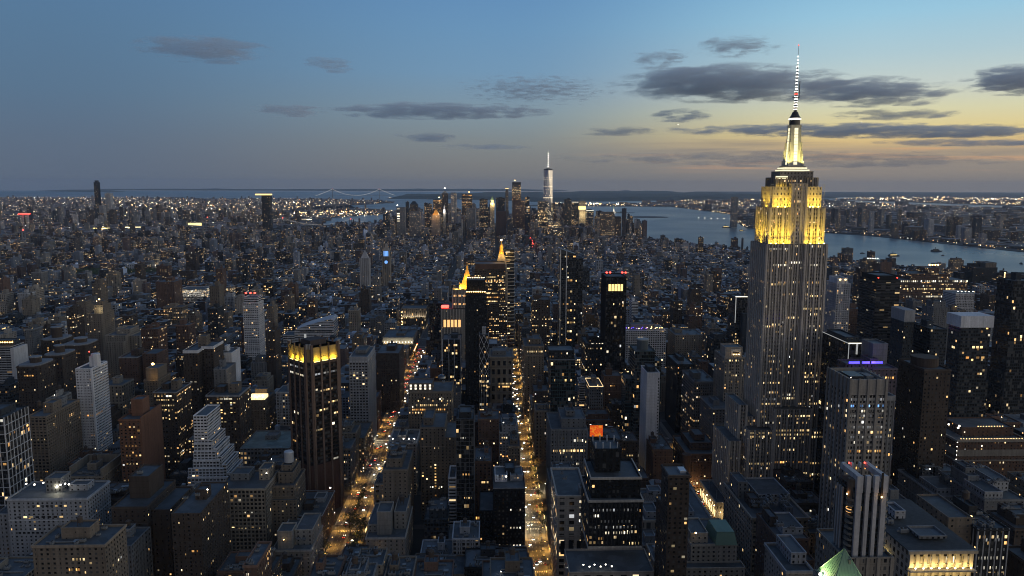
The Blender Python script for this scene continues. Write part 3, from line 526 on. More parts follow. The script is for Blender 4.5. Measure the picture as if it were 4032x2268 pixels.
# ------------------------------------------------------------------ named buildings: (id, x0, x1, y0, y1, height, visible-bottom pixel, wall, style, label, short name)
HERO = [
('glassframe', -439.8, -409.2, 640, 674, 124.4, 1990, 'slate', 'glassgrid', 'tall glass tower with a white gridded frame at the left edge of the city', 'white-gridded glass tower'),
('litroof', -377.3, -315.4, 585, 621, 75.5, 2150, 'paleg', 'apart', 'wide pale grey apartment slab with bright floodlit roof deck', 'floodlit-roof slab'),
('recess', -389.5, -356.6, 690, 730, 52.7, 1950, 'beige', 'sparse', 'beige block with a high parapet around a sunken dark roof', 'sunken-roof beige block'),
('brownstack', -292.1, -265.0, 575, 630, 72.3, 2115, 'dbrown', 'sparse', 'dark brown brick building carrying a windowless brown box with white roof', 'brown box-topped building'),
('darkbox', -299.0, -275.5, 700, 745, 49.7, 1945, 'black', 'sparse', 'plain dark windowless block with ducts on its roof', 'plain dark block'),
('slenderbrown', -231.7, -210.5, 540, 600, 82.0, 2230, 'dbrown', 'apart', 'deep brown apartment tower with a long grey parapet-rimmed roof', 'long-roofed brown tower'),
('gridbig', -226.7, -187.2, 620, 662, 67.9, 2110, 'beige', 'grid', 'broad beige apartment block with a regular grid of dark square windows', 'square-windowed grid block'),
('palestep', -175.6, -144.3, 592, 638, 27.0, 2262, 'stone', 'sparse', 'pale stone setback building with a tall blank penthouse box', 'pale blank-penthouse building'),
('blueroof', -174.9, -147.5, 650, 706, 30.1, 2090, 'brick', 'apart', 'brown brick block with bluish roof and bright white rim', 'blue-roofed brick block'),
('tanktower', -186.6, -168.3, 640, 680, 62.0, 2060, 'tan', 'apart', 'tan wedding-cake building crowned by a large round water tank', 'round-tank wedding-cake'),
('limestep', -101.2, -68.9, 600, 662, 32.9, 2250, 'stone', 'sparse', 'stepped limestone building with blank towers beside the tree-lined avenue', 'stepped limestone building'),
('sparsebeige', -93.4, -71.7, 650, 705, 71.9, 2020, 'tan', 'sparse', 'tan building with few square windows and a stepped crown', 'few-windowed tan building'),
('ornate', -103.1, -75.0, 765, 810, 55.7, 1840, 'stone', 'apart', 'pale ornate building with terracotta crown and lit roof', 'terracotta-crowned building'),
('tanslab', -65.0, -42.0, 705, 755, 92.3, 1930, 'tan', 'apart', 'flat tan slab tower with a column of orange-lit windows', 'orange-column tan slab'),
('darkgrid', -29.1, -13.4, 660, 694, 114.3, 2110, 'black', 'curtain', 'slim black tower ruled by a fine pale grid', 'fine-gridded black tower'),
('bandslab', -36.4, -30.4, 672, 702, 55.7, 2037, 'white', 'bands', 'narrow slab with white horizontal balcony bands', 'white-banded slab'),
('orangebrick', -13.7, 2.2, 700, 740, 60.4, 2020, 'brick', 'apart', 'red-brown brick tower with a row of orange-lit windows near its base', 'orange-row brick tower'),
('blacktower', 3.8, 30.6, 620, 668, 66.2, 2215, 'vblack', 'few', 'massive black brick tower with white penthouse boxes beside the lit avenue', 'massive black brick tower'),
('frenchpale', -47.2, -38.1, 690, 715, 20.7, 2037, 'stone', 'apart', 'small pale mansion block with dormers lit from the street', 'small pale dormered block'),
('limeblock', 52.9, 75.6, 566, 624, 81.7, 2240, 'stone', 'duplex', 'white limestone office block with paired windows and a wide flat grey roof', 'wide flat-roofed limestone block'),
('cornice', 66.4, 102.0, 484, 526, 113.1, 2176, 'vblack', 'office', 'black brick office block with white cornices and many lit windows', 'white-corniced black block'),
('slimbrown', 106.1, 118.8, 432, 450, 150.3, 2262, 'dbrown', 'apart', 'slim dark brown tower standing before the white arched building', 'slim dark brown tower'),
('arched', 129.4, 186.1, 604, 670, 43.7, 2110, 'stone', 'arches', 'low white stone hall with tall arched windows and a glass skylight', 'white arched hall'),
('mansard', 134.5, 165.4, 480, 520, 83.3, 2262, 'stone', 'apart', 'stone building with terraces below a green copper mansard roof', 'copper-mansard building'),
('wedge', 218.1, 230.6, 697, 753, 18.2, 2060, 'stone', 'lowlit', 'low stone building glowing gold along its long street front', 'gold-glowing low building'),
('warmbrown', 171.4, 191.3, 765, 815, 47.3, 1880, 'brick', 'sparse', 'brown building with a warmly lit lower wall', 'warm-based brown building'),
('roundcorner', 209.1, 245.4, 775, 835, 38.5, 1920, 'brick', 'apart', 'stone hotel block with a curved corner and deep cornice', 'curved-corner block'),
('litrows', 59.6, 94.2, 708, 763, 88.8, 1845, 'grey', 'piers', 'grey pier-fronted office building with two bright rows of lit floors', 'bright-rowed office building'),
('acroof', 206.5, 250.6, 566, 638, 61.7, 2230, 'beige', 'arcade', 'beige department-store block with arcaded top floor and cluttered roof', 'arcaded department block'),
('stepright', 188.7, 209.7, 470, 510, 91.3, 2190, 'brick', 'sparse', 'brown setback block with a pale roof beside the arcaded block', 'pale-roofed setback block'),
('cornerroof', 168.6, 184.0, 405, 439, 103.5, 2268, 'stone', 'apart', 'stone corner block with a bare pale roof and low roof house', 'bare pale-roofed corner block'),
('greytower', 245.1, 269.8, 500, 534, 179.7, 1815, 'stone', 'strongpiers', 'tall grey stone tower with full-height piers and a blank solid crown', 'tall pier-fronted grey tower'),
('sidewing', 280.6, 287.2, 520, 560, 172.6, 1800, 'grey', 'few', 'narrow grey shaft attached beside the pier-fronted tower', 'narrow grey shaft'),
('framelit', 310.1, 325.4, 640, 692, 185.1, 1437, 'black', 'curtain', 'black glass tower whose roof frame is edged with white light', 'light-edged black tower'),
('purpleslab', 312.2, 331.9, 600, 640, 173.3, 1700, 'mauve', 'few', 'dusky mauve slab with a blue-lit roof terrace in front', 'blue-terraced mauve slab'),
('darkround', 378.3, 401.7, 640, 682, 162.2, 1800, 'dbrown', 'few', 'dark brown tower with rounded top standing near the lamp-strung building', 'round-topped dark tower'),
('latticeblack', 496.2, 526.9, 960, 1005, 200.0, 1450, 'black', 'bands', 'tall black tower with fine horizontal bands right of the floodlit skyscraper', 'fine-banded black tower'),
('whitecap', 484.2, 515.0, 760, 782, 176.5, 1480, 'slate', 'glasslit', 'glass tower capped by a plain white box', 'white-capped glass tower'),
('palecap', 502.1, 514.6, 900, 930, 157.3, 1440, 'slate', 'few', 'narrow slate tower with a pale square cap', 'pale-capped narrow tower'),
('lampstring', 454.5, 523.2, 705, 765, 75.5, 1915, 'brick', 'hotel', 'broad brown hotel block strung with lamps along its cornice', 'lamp-strung brown hotel'),
('whitecolumn', 533.1, 553.6, 1150, 1186, 171.7, 1310, 'white', 'ribswhite', 'pale ribbed tower with sparkling lit windows just right of the floodlit skyscraper', 'sparkling ribbed tower'),
('rightedge', 633.1, 663.8, 900, 930, 206.9, 1640, 'slate', 'curtain', 'very tall dark glass tower cut by the right edge', 'right-edge glass tower'),
('litglass', 504.8, 544.3, 800, 826, 109.6, 1640, 'slate', 'glasslit', 'dark glass block glittering with irregular lit rooms', 'glittering glass block'),
('midlit', 535.8, 555.9, 900, 940, 148.3, 1450, 'slate', 'glasslit', 'dark slab with scattered gold windows behind the round-topped tower', 'gold-dotted dark slab'),
('goldloggia', 219.2, 252.9, 372, 434, 132.3, 2268, 'stone', 'loggia', 'stone building with a gold floodlit loggia under a flat dark roof', 'gold loggia building'),
('greymid', 302.0, 325.6, 540, 584, 78.1, 2092, 'grey', 'apart', 'grey mid-rise block with rows of dark windows behind the gold loggia', 'grey mid-rise behind loggia'),
('whiteroofs', 372.9, 411.8, 600, 660, 64.6, 2060, 'paleg', 'sparse', 'low grey block with broad pale roof terraces', 'pale-terraced low block'),
('darkoffice', 280.8, 298.7, 410, 450, 125.5, 2268, 'black', 'office', 'dark office block with pale piers and several lit rooms', 'pale-piered dark office'),
('rightstack', 386.6, 419.0, 560, 620, 78.0, 2070, 'grey', 'sparse', 'cluttered grey block with stacked roof boxes at the right edge', 'cluttered right-edge block'),
('blackred', 154.8, 181.4, 1000, 1040, 200.4, 1470, 'vblack', 'curtain', 'tall black tower with red beacons and one glowing upper floor', 'red-beaconed black tower'),
('slant', 127.2, 154.6, 1350, 1386, 198.5, 1380, 'slate', 'twolines', 'slim glass tower with slanted top and two white vertical lines', 'slant-topped glass tower'),
('balconyslim', 33.5, 49.9, 1500, 1518, 193.3, 1300, 'slate', 'bandswhite', 'very slim tower of stacked white balconies', 'white-balconied needle tower'),
('bigbrown', -26.0, 30.8, 1400, 1460, 166.4, 1300, 'dbrown', 'officewarm', 'bulky brown stepped office block with long warm-lit floors', 'bulky warm-lit brown block'),
('blackdots', -27.2, -4.5, 950, 988, 202.3, 1560, 'vblack', 'few', 'black tower with dotted lights around its top and setback', 'dot-crowned black tower'),
('lattice', -11.2, -0.3, 905, 920, 141.9, 1650, 'black', 'diagrid', 'slim tower wrapped in white diagonal lattice', 'white-lattice slim tower'),
('greygrid', -164.3, -142.8, 890, 950, 113.8, 1700, 'paleg', 'grid', 'grey grid-fronted office tower beside the gold-crowned brown tower', 'grey grid office tower'),
('darkbehind', -157.8, -125.9, 1060, 1120, 85.3, 1560, 'dbrown', 'few', 'plain dark brown block right of the grey grid tower', 'plain dark brown block'),
('colonnade', -193.1, -140.2, 1690, 1740, 46.5, 1295, 'tan', 'colonnade', 'cream building with a lit top-floor colonnade', 'lit-colonnade cream building'),
('litcornice', -195.6, -139.5, 1400, 1480, 39.5, 1372, 'tan', 'apart', 'long tan building with a pale floodlit cornice beside the left avenue', 'floodlit-cornice tan building'),
('brownhotel', -90.2, -41.5, 838, 883, 90.8, 1680, 'tan', 'hotel', 'wide tan hotel with two fully lit rows and a domed annex', 'two-row tan hotel'),
('palazzo', 2.2, 30.7, 960, 1010, 101.9, 1545, 'beige', 'arches', 'dark palazzo-style block with two short orange-lit rows', 'palazzo-style block'),
('whitelines', -61.5, -36.7, 1000, 1040, 116.6, 1500, 'slate', 'twolines', 'dark glass block edged with white vertical lines', 'white-lined glass block'),
('angledglass', -104.0, -79.2, 1330, 1364, 114.1, 1320, 'slate', 'curtain', 'dark glass block with an angled roof edge', 'angle-roofed glass block'),
('whitewall', 169.9, 183.9, 800, 834, 120.5, 1780, 'white', 'edgewin', 'tower with a blank white wall and one column of small windows', 'blank white-walled tower'),
('blueglass', 166.3, 188.9, 850, 884, 133.5, 1700, 'teal', 'glassgrid', 'blue-grey glass tower with a round roof drum', 'drum-roofed glass tower'),
('teal', 66.3, 92.4, 800, 840, 135.4, 1680, 'teal', 'curtain', 'dark teal tower with a wide penthouse box', 'dark teal tower'),
('purpleroof', 212.1, 274.4, 1160, 1210, 97.3, 1400, 'white', 'grid', 'white grid-fronted block with a purple and gold lit roof terrace', 'purple-terraced white block'),
('darkmid', 130.4, 155.5, 1010, 1060, 108.5, 1470, 'black', 'office', 'dark office block left of the red-beaconed black tower', 'dark office by the black tower'),
('concrete', 122.2, 138.9, 905, 945, 77.0, 1640, 'grey', 'office', 'grey concrete block with a warm-lit floor', 'grey warm-floored block'),
('signbody', 272.8, 295.3, 860, 900, 123.4, 1600, 'stone', 'piers', 'pale pier-fronted building carrying a large roof signboard', 'signboard building'),
('rimlit', 381.0, 398.4, 1160, 1196, 149.0, 1330, 'slate', 'curtain', 'slim dark tower with a white-lit roof rim left of the floodlit skyscraper', 'rim-lit dark tower'),
('leftlow', 251.1, 273.6, 830, 880, 71.4, 1690, 'grey', 'apart', 'grey block with small square windows near the floodlit skyscraper', 'small-windowed grey block'),
('darkpair', 242.8, 264.6, 960, 1020, 91.5, 1530, 'black', 'few', 'dark block with a pale roof edge among low buildings', 'pale-edged dark block'),
('arcadefar', 293.8, 337.4, 1180, 1230, 86.5, 1400, 'beige', 'apart', 'beige block with lit arches among mid-rises', 'lit-arched beige block'),
('madright', 48.5, 74.7, 1020, 1080, 103.4, 1470, 'tan', 'apart', 'cream block with lit top floor right of the lit avenue', 'lit-topped cream block'),
('gridapart', 74.7, 105.2, 1300, 1340, 124.5, 1306, 'dbrown', 'office', 'dark gridded apartment tower dotted with lit windows', 'dotted gridded apartment tower'),
('midgrey', 249.0, 275.4, 900, 960, 84.3, 1600, 'grey', 'piers', 'grey loft building with closely spaced piers', 'close-piered loft building'),
('whitebalc', -432.9, -417.0, 800, 834, 128.0, 1820, 'white', 'bandsgrid', 'white tower with wavy balcony bands and a rounded penthouse', 'white wavy-balcony tower'),
('gridslab', -444.8, -426.8, 730, 790, 97.7, 1930, 'tan', 'grid', 'tan slab tower with deep grid windows and roof boxes', 'deep-gridded tan slab'),
('brownlit', -653.1, -629.5, 1250, 1294, 110.4, 1410, 'tan', 'apart', 'tall tan brick tower with a floodlit stepped crown', 'floodlit-crown tan tower'),
('roundbrick1', -630.3, -603.6, 1080, 1116, 101.3, 1440, 'dbrown', 'apart', 'brown brick tower with pale rounded roof rim and tall brick bulkhead', 'tall-bulkhead rim tower'),
('roundbrick2', -558.7, -535.5, 960, 994, 106.1, 1530, 'dbrown', 'apart', 'brown brick tower with rounded corners and a pale rim', 'pale-rimmed brown tower'),
('roundbrick3', -590.2, -559.1, 1060, 1100, 98.0, 1450, 'dbrown', 'apart', 'broad brown brick tower with oval pale roof rim', 'oval-rimmed brick tower'),
('roundbrick4', -549.2, -525.4, 890, 926, 109.0, 1570, 'dbrown', 'apart', 'brown brick apartment tower with a small round penthouse', 'round-penthouse brick tower'),
('orangeroof', -655.7, -623.3, 1000, 1030, 108.8, 1480, 'paleg', 'bands', 'pale block with a row of orange lamps on its roof', 'orange-lamped pale block'),
('beigeblock', -590.9, -559.7, 1180, 1230, 88.3, 1420, 'beige', 'apart', 'light beige block with stepped roof terraces', 'terraced light beige block'),
('twinslab', -489.6, -465.8, 1010, 1056, 91.9, 1510, 'brick', 'apart', 'brown twin-slab apartment house with pale roof edges', 'twin-slab apartment house'),
('whitecornice', -372.7, -355.6, 930, 980, 118.3, 1630, 'dbrown', 'few', 'tall dark brown slab with a bright white cornice', 'white-corniced brown slab'),
('litapart', -354.4, -330.3, 800, 840, 101.6, 1720, 'dbrown', 'lived', 'brown apartment house with many warm lit windows', 'many-windowed brown house'),
('litapart2', -302.5, -267.5, 808, 848, 95.8, 1720, 'dbrown', 'lived', 'dark apartment house with a pale roof edge and scattered bright windows', 'pale-edged apartment house'),
('rustwall', -343.3, -323.6, 700, 745, 103.6, 1900, 'rust', 'apart', 'rust-brown tower with a blank orange side wall', 'blank rust-walled tower'),
('ziggurat', -276.7, -264.2, 705, 741, 105.1, 1830, 'white', 'bandsgrid', 'white ziggurat building stepping down with terraces', 'white ziggurat'),
('whitegrid', -400.4, -376.2, 1250, 1280, 128.0, 1410, 'white', 'bandsgrid', 'slender white grid tower with red beacons on top', 'red-beaconed white grid tower'),
('litgridwide', -784.0, -719.2, 1950, 2000, 55.3, 1182, 'white', 'bandslit', 'wide low block with brightly lit louvred front', 'louvred bright-front block'),
('blacklit', -532.0, -513.0, 1450, 1484, 86.3, 1312, 'black', 'lived', 'black tower glittering with warm windows', 'glittering black tower'),
('bricktower', -798.1, -754.8, 1850, 1900, 86.4, 1195, 'brick', 'apart', 'plain brick tower beside the louvred block', 'plain brick tower'),
('greenroof', -263.2, -211.6, 790, 850, 43.0, 1830, 'grey', 'lowoffice', 'low wide block with a grey-green roof and two lit rows', 'low green-roofed block'),
('twotone', -347.5, -333.2, 985, 1019, 103.4, 1525, 'white', 'edgewin', 'slim two-toned white tower with dark side bands', 'two-toned slim tower'),
('greystub', -328.1, -313.1, 905, 939, 101.3, 1550, 'grey', 'sparse', 'grey stub tower with blank penthouse', 'grey stub tower'),
('roofbar', -287.8, -264.0, 890, 930, 67.1, 1620, 'tan', 'apart', 'low tan building with a glowing rooftop bar', 'rooftop-bar building'),
('bulkheadblock', -400.0, -383.7, 880, 916, 94.7, 1560, 'tan', 'apart', 'tan block with a big ribbed penthouse box', 'ribbed-penthouse block'),
('slabfar', -580.4, -560.6, 1600, 1630, 109.1, 1210, 'tan', 'apart', 'thin tan slab among low roofs', 'thin tan slab'),
('longlit', 960.9, 1121.6, 1750, 1830, 101.7, 1180, 'brick', 'officewarm', 'huge brick loft building with long rows of lit floors', 'huge lit loft building'),
('whitebox', 844.7, 879.4, 1350, 1390, 127.4, 1192, 'white', 'brickpat', 'white box-shaped building with a checkered front', 'checkered white box'),
('westblack', 1454.5, 1529.2, 2250, 2310, 77.0, 1106, 'black', 'few', 'dark riverside block with a pale upper step', 'dark riverside block'),
('westblack2', 1480.7, 1512.0, 2150, 2200, 70.0, 1130, 'dbrown', 'lived', 'brown riverside tower with a lit vertical strip', 'lit-strip riverside tower'),
('river1', 1253.6, 1294.6, 2500, 2550, 73.2, 1050, 'tan', 'apart', 'tan riverside block with curved top', 'curved-top riverside block'),
('river2', 1275.8, 1312.7, 2450, 2510, 73.1, 1062, 'brick', 'sparse', 'brown riverside block beside a lower shed', 'brown riverside block'),
('d1', -558.8, -508.2, 4700, 4760, 180.0, 930, 'grey', 'sparse', 'grey skyline slab with stacked white-lit floors on its corner', 'white-stacked skyline slab'),
('d2', -599.3, -577.3, 5600, 5640, 193.2, 900, 'slate', 'few', 'needle-slim tower at the skyline edge', 'slim skyline-edge tower'),
('d3', -558.4, -504.5, 5500, 5560, 177.5, 900, 'dbrown', 'few', 'dark peaked skyscraper near the east edge of downtown', 'dark peaked skyscraper'),
('d4', -492.9, -423.8, 4800, 4860, 145.5, 940, 'grey', 'apart', 'broad grey slab in front of the dark peaked skyscraper', 'broad grey skyline slab'),
('d5', -444.0, -398.1, 5400, 5460, 183.5, 900, 'black', 'office', 'dark skyline box with pale crown line', 'pale-lined skyline box'),
('d6', -383.5, -324.0, 5350, 5410, 214.4, 860, 'dbrown', 'officewarm', 'skyscraper with orange-lit upper floors left of the twin-columned tower', 'orange-floored skyscraper'),
('d7', -360.6, -309.2, 4900, 4950, 128.9, 930, 'stone', 'apart', 'stone courthouse tower with a glowing orange pyramid', 'orange-pyramid tower'),
('d8', -335.6, -292.0, 5550, 5600, 255.6, 880, 'dbrown', 'apart', 'tall stone skyscraper with a single white lamp on top', 'lamp-topped skyscraper'),
('d9', -293.9, -279.1, 5000, 5018, 147.9, 930, 'stone', 'few', 'white floodlit wedding-cake spire', 'white floodlit spire'),
('d10', -253.2, -215.7, 5200, 5240, 264.7, 880, 'paleg', 'ribswhite', 'twin-columned silver tower with rippled sides', 'silver rippled tower'),
('d11', -199.2, -121.9, 5750, 5810, 247.6, 850, 'dbrown', 'officewarm', 'wide skyscraper with an orange-lit top strip', 'orange-strip skyscraper'),
('d12', -64.0, -6.7, 5450, 5510, 215.8, 900, 'vblack', 'office', 'black skyscraper with bright broken rows', 'black broken-row skyscraper'),
('d13', 10.4, 39.2, 5150, 5190, 196.3, 900, 'stone', 'ribswhite', 'gothic tower with a gold floodlit crown', 'gold-crowned gothic tower'),
('d14', 55.2, 121.4, 5750, 5820, 221.2, 850, 'black', 'few', 'broad dark skyscraper left of the lamp-pair tower', 'broad dark skyscraper'),
('d15', 123.0, 145.3, 5650, 5680, 272.7, 860, 'tan', 'apart', 'slim tan tower with a pair of orange lamps', 'lamp-pair tower'),
('d16', 167.0, 227.8, 5450, 5505, 324.0, 880, 'slate', 'officewarm', 'tall glass skyscraper with gold-lit middle floors left of the spired tower', 'gold-middled glass skyscraper'),
('d17', 158.1, 239.5, 5050, 5110, 215.1, 900, 'brick', 'apart', 'brown stepped block before the gold-middled skyscraper', 'brown downtown block'),
('d18', 218.1, 243.9, 4600, 4635, 245.5, 900, 'slate', 'bands', 'slim tower of staggered glass boxes', 'staggered-box tower'),
('d19', 330.9, 395.4, 5150, 5210, 211.2, 900, 'slate', 'office', 'glass block with glowing rows at the foot of the spired tower', 'glowing-row glass block'),
('d21', 360.1, 439.3, 4600, 4660, 97.4, 930, 'grey', 'bandslit', 'low stepped block with long glowing rows', 'glowing stepped block'),
('d22', 527.3, 575.0, 5350, 5405, 219.1, 890, 'black', 'few', 'dark rounded skyscraper right of the spired tower', 'dark rounded skyscraper'),
('d23', 584.1, 635.9, 5400, 5455, 196.9, 890, 'slate', 'office', 'dark glass tower with a white-lit roof line', 'roof-lined glass tower'),
('d24', 625.8, 667.9, 5300, 5355, 207.9, 880, 'stone', 'ribswhite', 'pale tower with a golden band below its top', 'golden-banded pale tower'),
('d25', 667.7, 718.2, 5250, 5305, 143.4, 890, 'slate', 'office', 'stepped glass tower with a white-lit edge by the bay', 'white-edged glass tower'),
('d26', 691.6, 772.8, 4700, 4760, 144.8, 930, 'tan', 'piers', 'tall tan waterfront block with flat crown', 'tan waterfront block'),
('d27', 783.1, 822.6, 4750, 4800, 114.6, 930, 'dbrown', 'apart', 'brown stepped waterfront block', 'brown stepped waterfront block'),
('d28', 48.0, 105.3, 4700, 4745, 157.9, 930, 'brick', 'blankribs', 'windowless ribbed brown monolith', 'windowless ribbed monolith'),
('d29', -139.9, -78.8, 4900, 4950, 168.8, 900, 'grey', 'few', 'grey slab with one white vertical edge', 'white-edged grey slab'),
('oms', -1355.2, -1304.2, 4657, 4697, 251.4, 890, 'black', 'few', 'lone dark waterfront tower with a gold-lit roof', 'gold-roofed lone tower'),
('bkt', -3118.1, -3086.5, 6221, 6249, 328.4, 865, 'vblack', 'ribs', 'very tall dark tower rising above the far left skyline', 'tallest dark far tower'),
('bkw', -3128.7, -3083.9, 6400, 6450, 238.4, 812, 'paleg', 'few', 'pale slab beside the tallest far left tower', 'pale far slab'),
('jct', 1847.7, 1890.5, 5800, 5840, 229.0, 850, 'grey', 'few', 'tall dark tower across the river left of the floodlit skyscraper', 'dark tower across the river')]
GLASSY = ('curtain','glassgrid','glasslit','twolines','bands','diagrid','bandslit')
def kind_name(H, w, sty):
    if H > 95 and H/max(w,1) > 2.4: return ('residential_tower' if sty in ('apart','lived','bands','bandsgrid','bandswhite','sparse','few') else 'office_tower'), 'tower'
    return ('apartment_block' if sty in ('apart','lived','hotel','bandsgrid','bands','sparse') else 'office_block'), 'building'
def litrow(B, z, fx0, fx1, n, col='litwarm', h=2.0, wd=.55, name='lit_floor', face='front', drop=.12):
    b = MB(); t = shade(B.tint, .9)
    if face == 'front': strip_win(b, (B.X0+B.w*fx0, B.Y0-.05), (B.X0+B.w*fx1, B.Y0-.05), z, h, n, wd, drop, t, B.rg)
    else:
        xx = B.X1+.05 if face == 'right' else B.X0-.05; strip_win(b, (xx, B.Y0+B.d*fx0), (xx, B.Y0+B.d*fx1), z, h, n, wd, drop, t, B.rg)
    return b.build(name, LITF[col], B.root)
M['litwarm'] = glow('lit_rooms', (1, .7, .32), 1.5); M['litwhite'] = glow('lit_offices', (1, .9, .68), 1.5); M['litorange'] = glow('lit_orange_rooms', (1, .5, .14), 1.3); M['litblue'] = glow('lit_blue_rooms', (.12, .4, 1), 1.2); M['dimpale'] = glow('dim_floor', (.9, .9, .85), .35)
WH = PAL['white']; PG = PAL['paleg']; ST = PAL['stone']
def drum(B, name, fx, fy, r, z0, h, tint, mat=None, n=20, dome=0):
    x, y = B.F(fx, fy); b = MB(); prof = [(r,z0),(r,z0+h)]
    prof += [(r*math.cos(t), z0+h+dome*math.sin(t)) for t in (.5,1.0,1.57)] if dome else [(0,z0+h)]
    b.ring(x, y, prof, n, tint); return b.build(name, mat or FACADE, B.root)
def pyramid(B, name, fx0, fx1, fy0, fy1, z0, z1, mat, top=.0, tint=(.3,.3,.3)):
    x0,y0 = B.F(fx0,fy0); x1,y1 = B.F(fx1,fy1); cx,cy = (x0+x1)/2,(y0+y1)/2; q = [(x0,y0),(x1,y0),(x1,y1),(x0,y1)]; t = [(cx+(p[0]-cx)*top, cy+(p[1]-cy)*top) for p in q]; b = MB()
    for i in range(4): j = (i+1)%4; b.poly([(*q[i],z0),(*q[j],z0),(*t[j],z1),(*t[i],z1)],None,tint)
    if top > 0: b.poly([(*p,z1) for p in t],None,tint)
    return b.build(name, mat, B.root)
def edge_lamps(B, z, n, key, sc=.8, fx0=0, fx1=1, fy=0.0, name='cornice_lamp'):
    for i in range(n): B.light(fx0+(fx1-fx0)*(i+.5)/n, fy, key, sc, z, name)
EX = {}
def ex(*ids):
    def d(f):
        for i in ids: EX[i] = f
        return f
    return d
@ex('glassframe')
def _(B): B.piers(5.2,.55,.5,shade(WH,.9)); B.slabs(7.8,.5,.45,shade(WH,.9),name='frame_bands'); B.up('penthouse',.2,.8,.2,.8,0,5,'slate'); litrow(B,B.H-4,.0,1,8,'litwhite',2.4); litrow(B,B.H-42,.0,1,6,'litorange'); litrow(B,B.H-18,.1,1,5,'litorange',face='right')
@ex('litroof')
def _(B):
    B.vol('wing_facade',B.X0-13,B.X0-.01,B.Y0+4,B.Y1,0,B.H-14,shade(PG,.8),STY['few']); B.up('bulkhead',.36,.56,.4,.8,0,11,'grey',STY['few']); B.up('stair_house',.62,.86,.5,.8,0,4)
    for fx in (.1,.22,.3,.44,.56,.6,.66): B.light(fx,.3+.3*B.rg.random(),'glowwhite',1.1)
    lamp('roof_floodlight','POINT',B.root,(0,-4,B.H+4),2500,(1,.9,.65),.5); litrow(B,B.H-7,.3,.75,8,'litwarm',1.6,.6,drop=.4); litrow(B,B.H-16,.1,.7,8,'litwarm',1.6,.6,drop=.6); litrow(B,B.H-29,.1,.6,9,'litorange',1.6,.6,drop=.7)
@ex('recess')
def _(B):
    b = MB(); t = shade(B.tint,1.1)
    b.box(B.X0,B.X0+1.5,B.Y0+6,B.Y1,B.H-.9,B.H+7,t); b.box(B.X1-1.5,B.X1,B.Y0,B.Y1,B.H-.9,B.H+7,t); b.box(B.X0+1.5,B.X1-1.5,B.Y1-1.5,B.Y1,B.H-.9,B.H+7,t); b.build('parapet_wall',FACADE,B.root); B.kit(.6)
@ex('brownstack')
def _(B): B.up('windowless_box',.2,.78,.35,.85,0,17,'dbrown',(6,5,0,0,0)); B.vol('wing_facade',B.X1,B.X1+14,B.Y0+8,B.Y1,0,B.H-6); B.unit(.3,.15,1.6); B.unit(.55,.12,1.4); B.unit(.4,.5,1.3,B.H+16)
@ex('slenderbrown')
def _(B): B.up('bulkhead',.35,.75,.45,.62,0,7,'dbrown'); B.unit(.3,.2); B.unit(.6,.3); B.light(.85,.4,'glowwhite',.9); litrow(B,B.H-30,.6,.9,2,'litorange',1.5)
@ex('gridbig')
def _(B): B.piers(3.4,.8,.4,shade(PAL['beige'],1.15)); B.slabs(3.5,.8,.35,shade(PAL['beige'],1.1),name='floor_bands'); B.up('bulkhead',.72,.95,.5,.9,0,9,'beige'); B.up('mechanical_box',.1,.5,.5,.9,0,5,'grey'); B.light(.9,.45,'glowwhite',.8); litrow(B,B.H-36,.1,.95,12,'litwarm',1.6,.5,drop=.72); litrow(B,B.H-22,.1,.95,12,'litwhite',1.6,.5,drop=.8)
@ex('palestep')
def _(B): B.up('blank_penthouse',.12,.5,.1,.45,0,14,'stone',(5,4,0,0,0)); B.up('upper_tier',.52,.98,.25,.95,0,12,'stone',STY['sparse']); B.up('rear_tier',.1,.5,.5,.95,0,7,'paleg'); B.unit(.8,.1,1); B.unit(.65,.12,1); B.light(.3,.05,'glowwarm',.7)
@ex('blueroof')
def _(B): B.up('bulkhead',.3,.6,.25,.45,0,5,'dbrown'); B.up('mechanical_box',.5,.85,.55,.8,0,3.5,'paleg'); B.band('white_rim',B.H-.6,B.H+.25,shade(PG,1.3),.3); B.unit(.2,.15); B.unit(.75,.2,1.3); B.light(.9,.9,'glowwhite',1)
@ex('tanktower')
def _(B): B.up('upper_tier',.15,.85,.2,.9,0,9); B.up('tank_base',.25,.75,.3,.75,9,14); drum(B,'round_tank',.5,.52,4.2,B.H+14,9,(.2,.2,.21),M['pale'],dome=1.5); B.vol('lower_tier',B.X0-3,B.X1+3,B.Y0-5,B.Y0-.01,0,B.H-11)
@ex('limestep')
def _(B): B.up('blank_tower',.26,.62,.12,.45,0,19,'stone',(5,4,0,0,0)); B.up('rear_tower',.66,.97,.3,.9,0,14,'stone'); B.vol('front_tier',B.X0,B.X0+17,B.Y0-16,B.Y0-.01,0,max(8,B.H-14)); B.vol('front_tier',B.X0+17.2,B.X1,B.Y0-10,B.Y0-.01,0,max(6,B.H-20)); B.up('west_tier',.0,.24,.2,.9,0,6); B.light(.3,-.08,'glowwarm',1.1,B.H-13); B.tank(.8,.6,1.1,B.H+13)
@ex('sparsebeige')
def _(B): B.up('upper_tier',.1,.75,.15,.9,0,7); B.up('bulkhead',.2,.5,.3,.6,7,12); B.tank(.6,.4,1,B.H+6); B.kit(.5)
@ex('ornate')
def _(B):
    B.band('terracotta_cornice',B.H-5,B.H-3.6,shade(ST,1.2),.8); B.band('terracotta_cornice',B.H-.8,B.H+.5,shade(ST,1.2),1.1); B.kit(1.5)
    for i in range(5): B.light(.1+.2*i,.25,'glowwhite',.9)
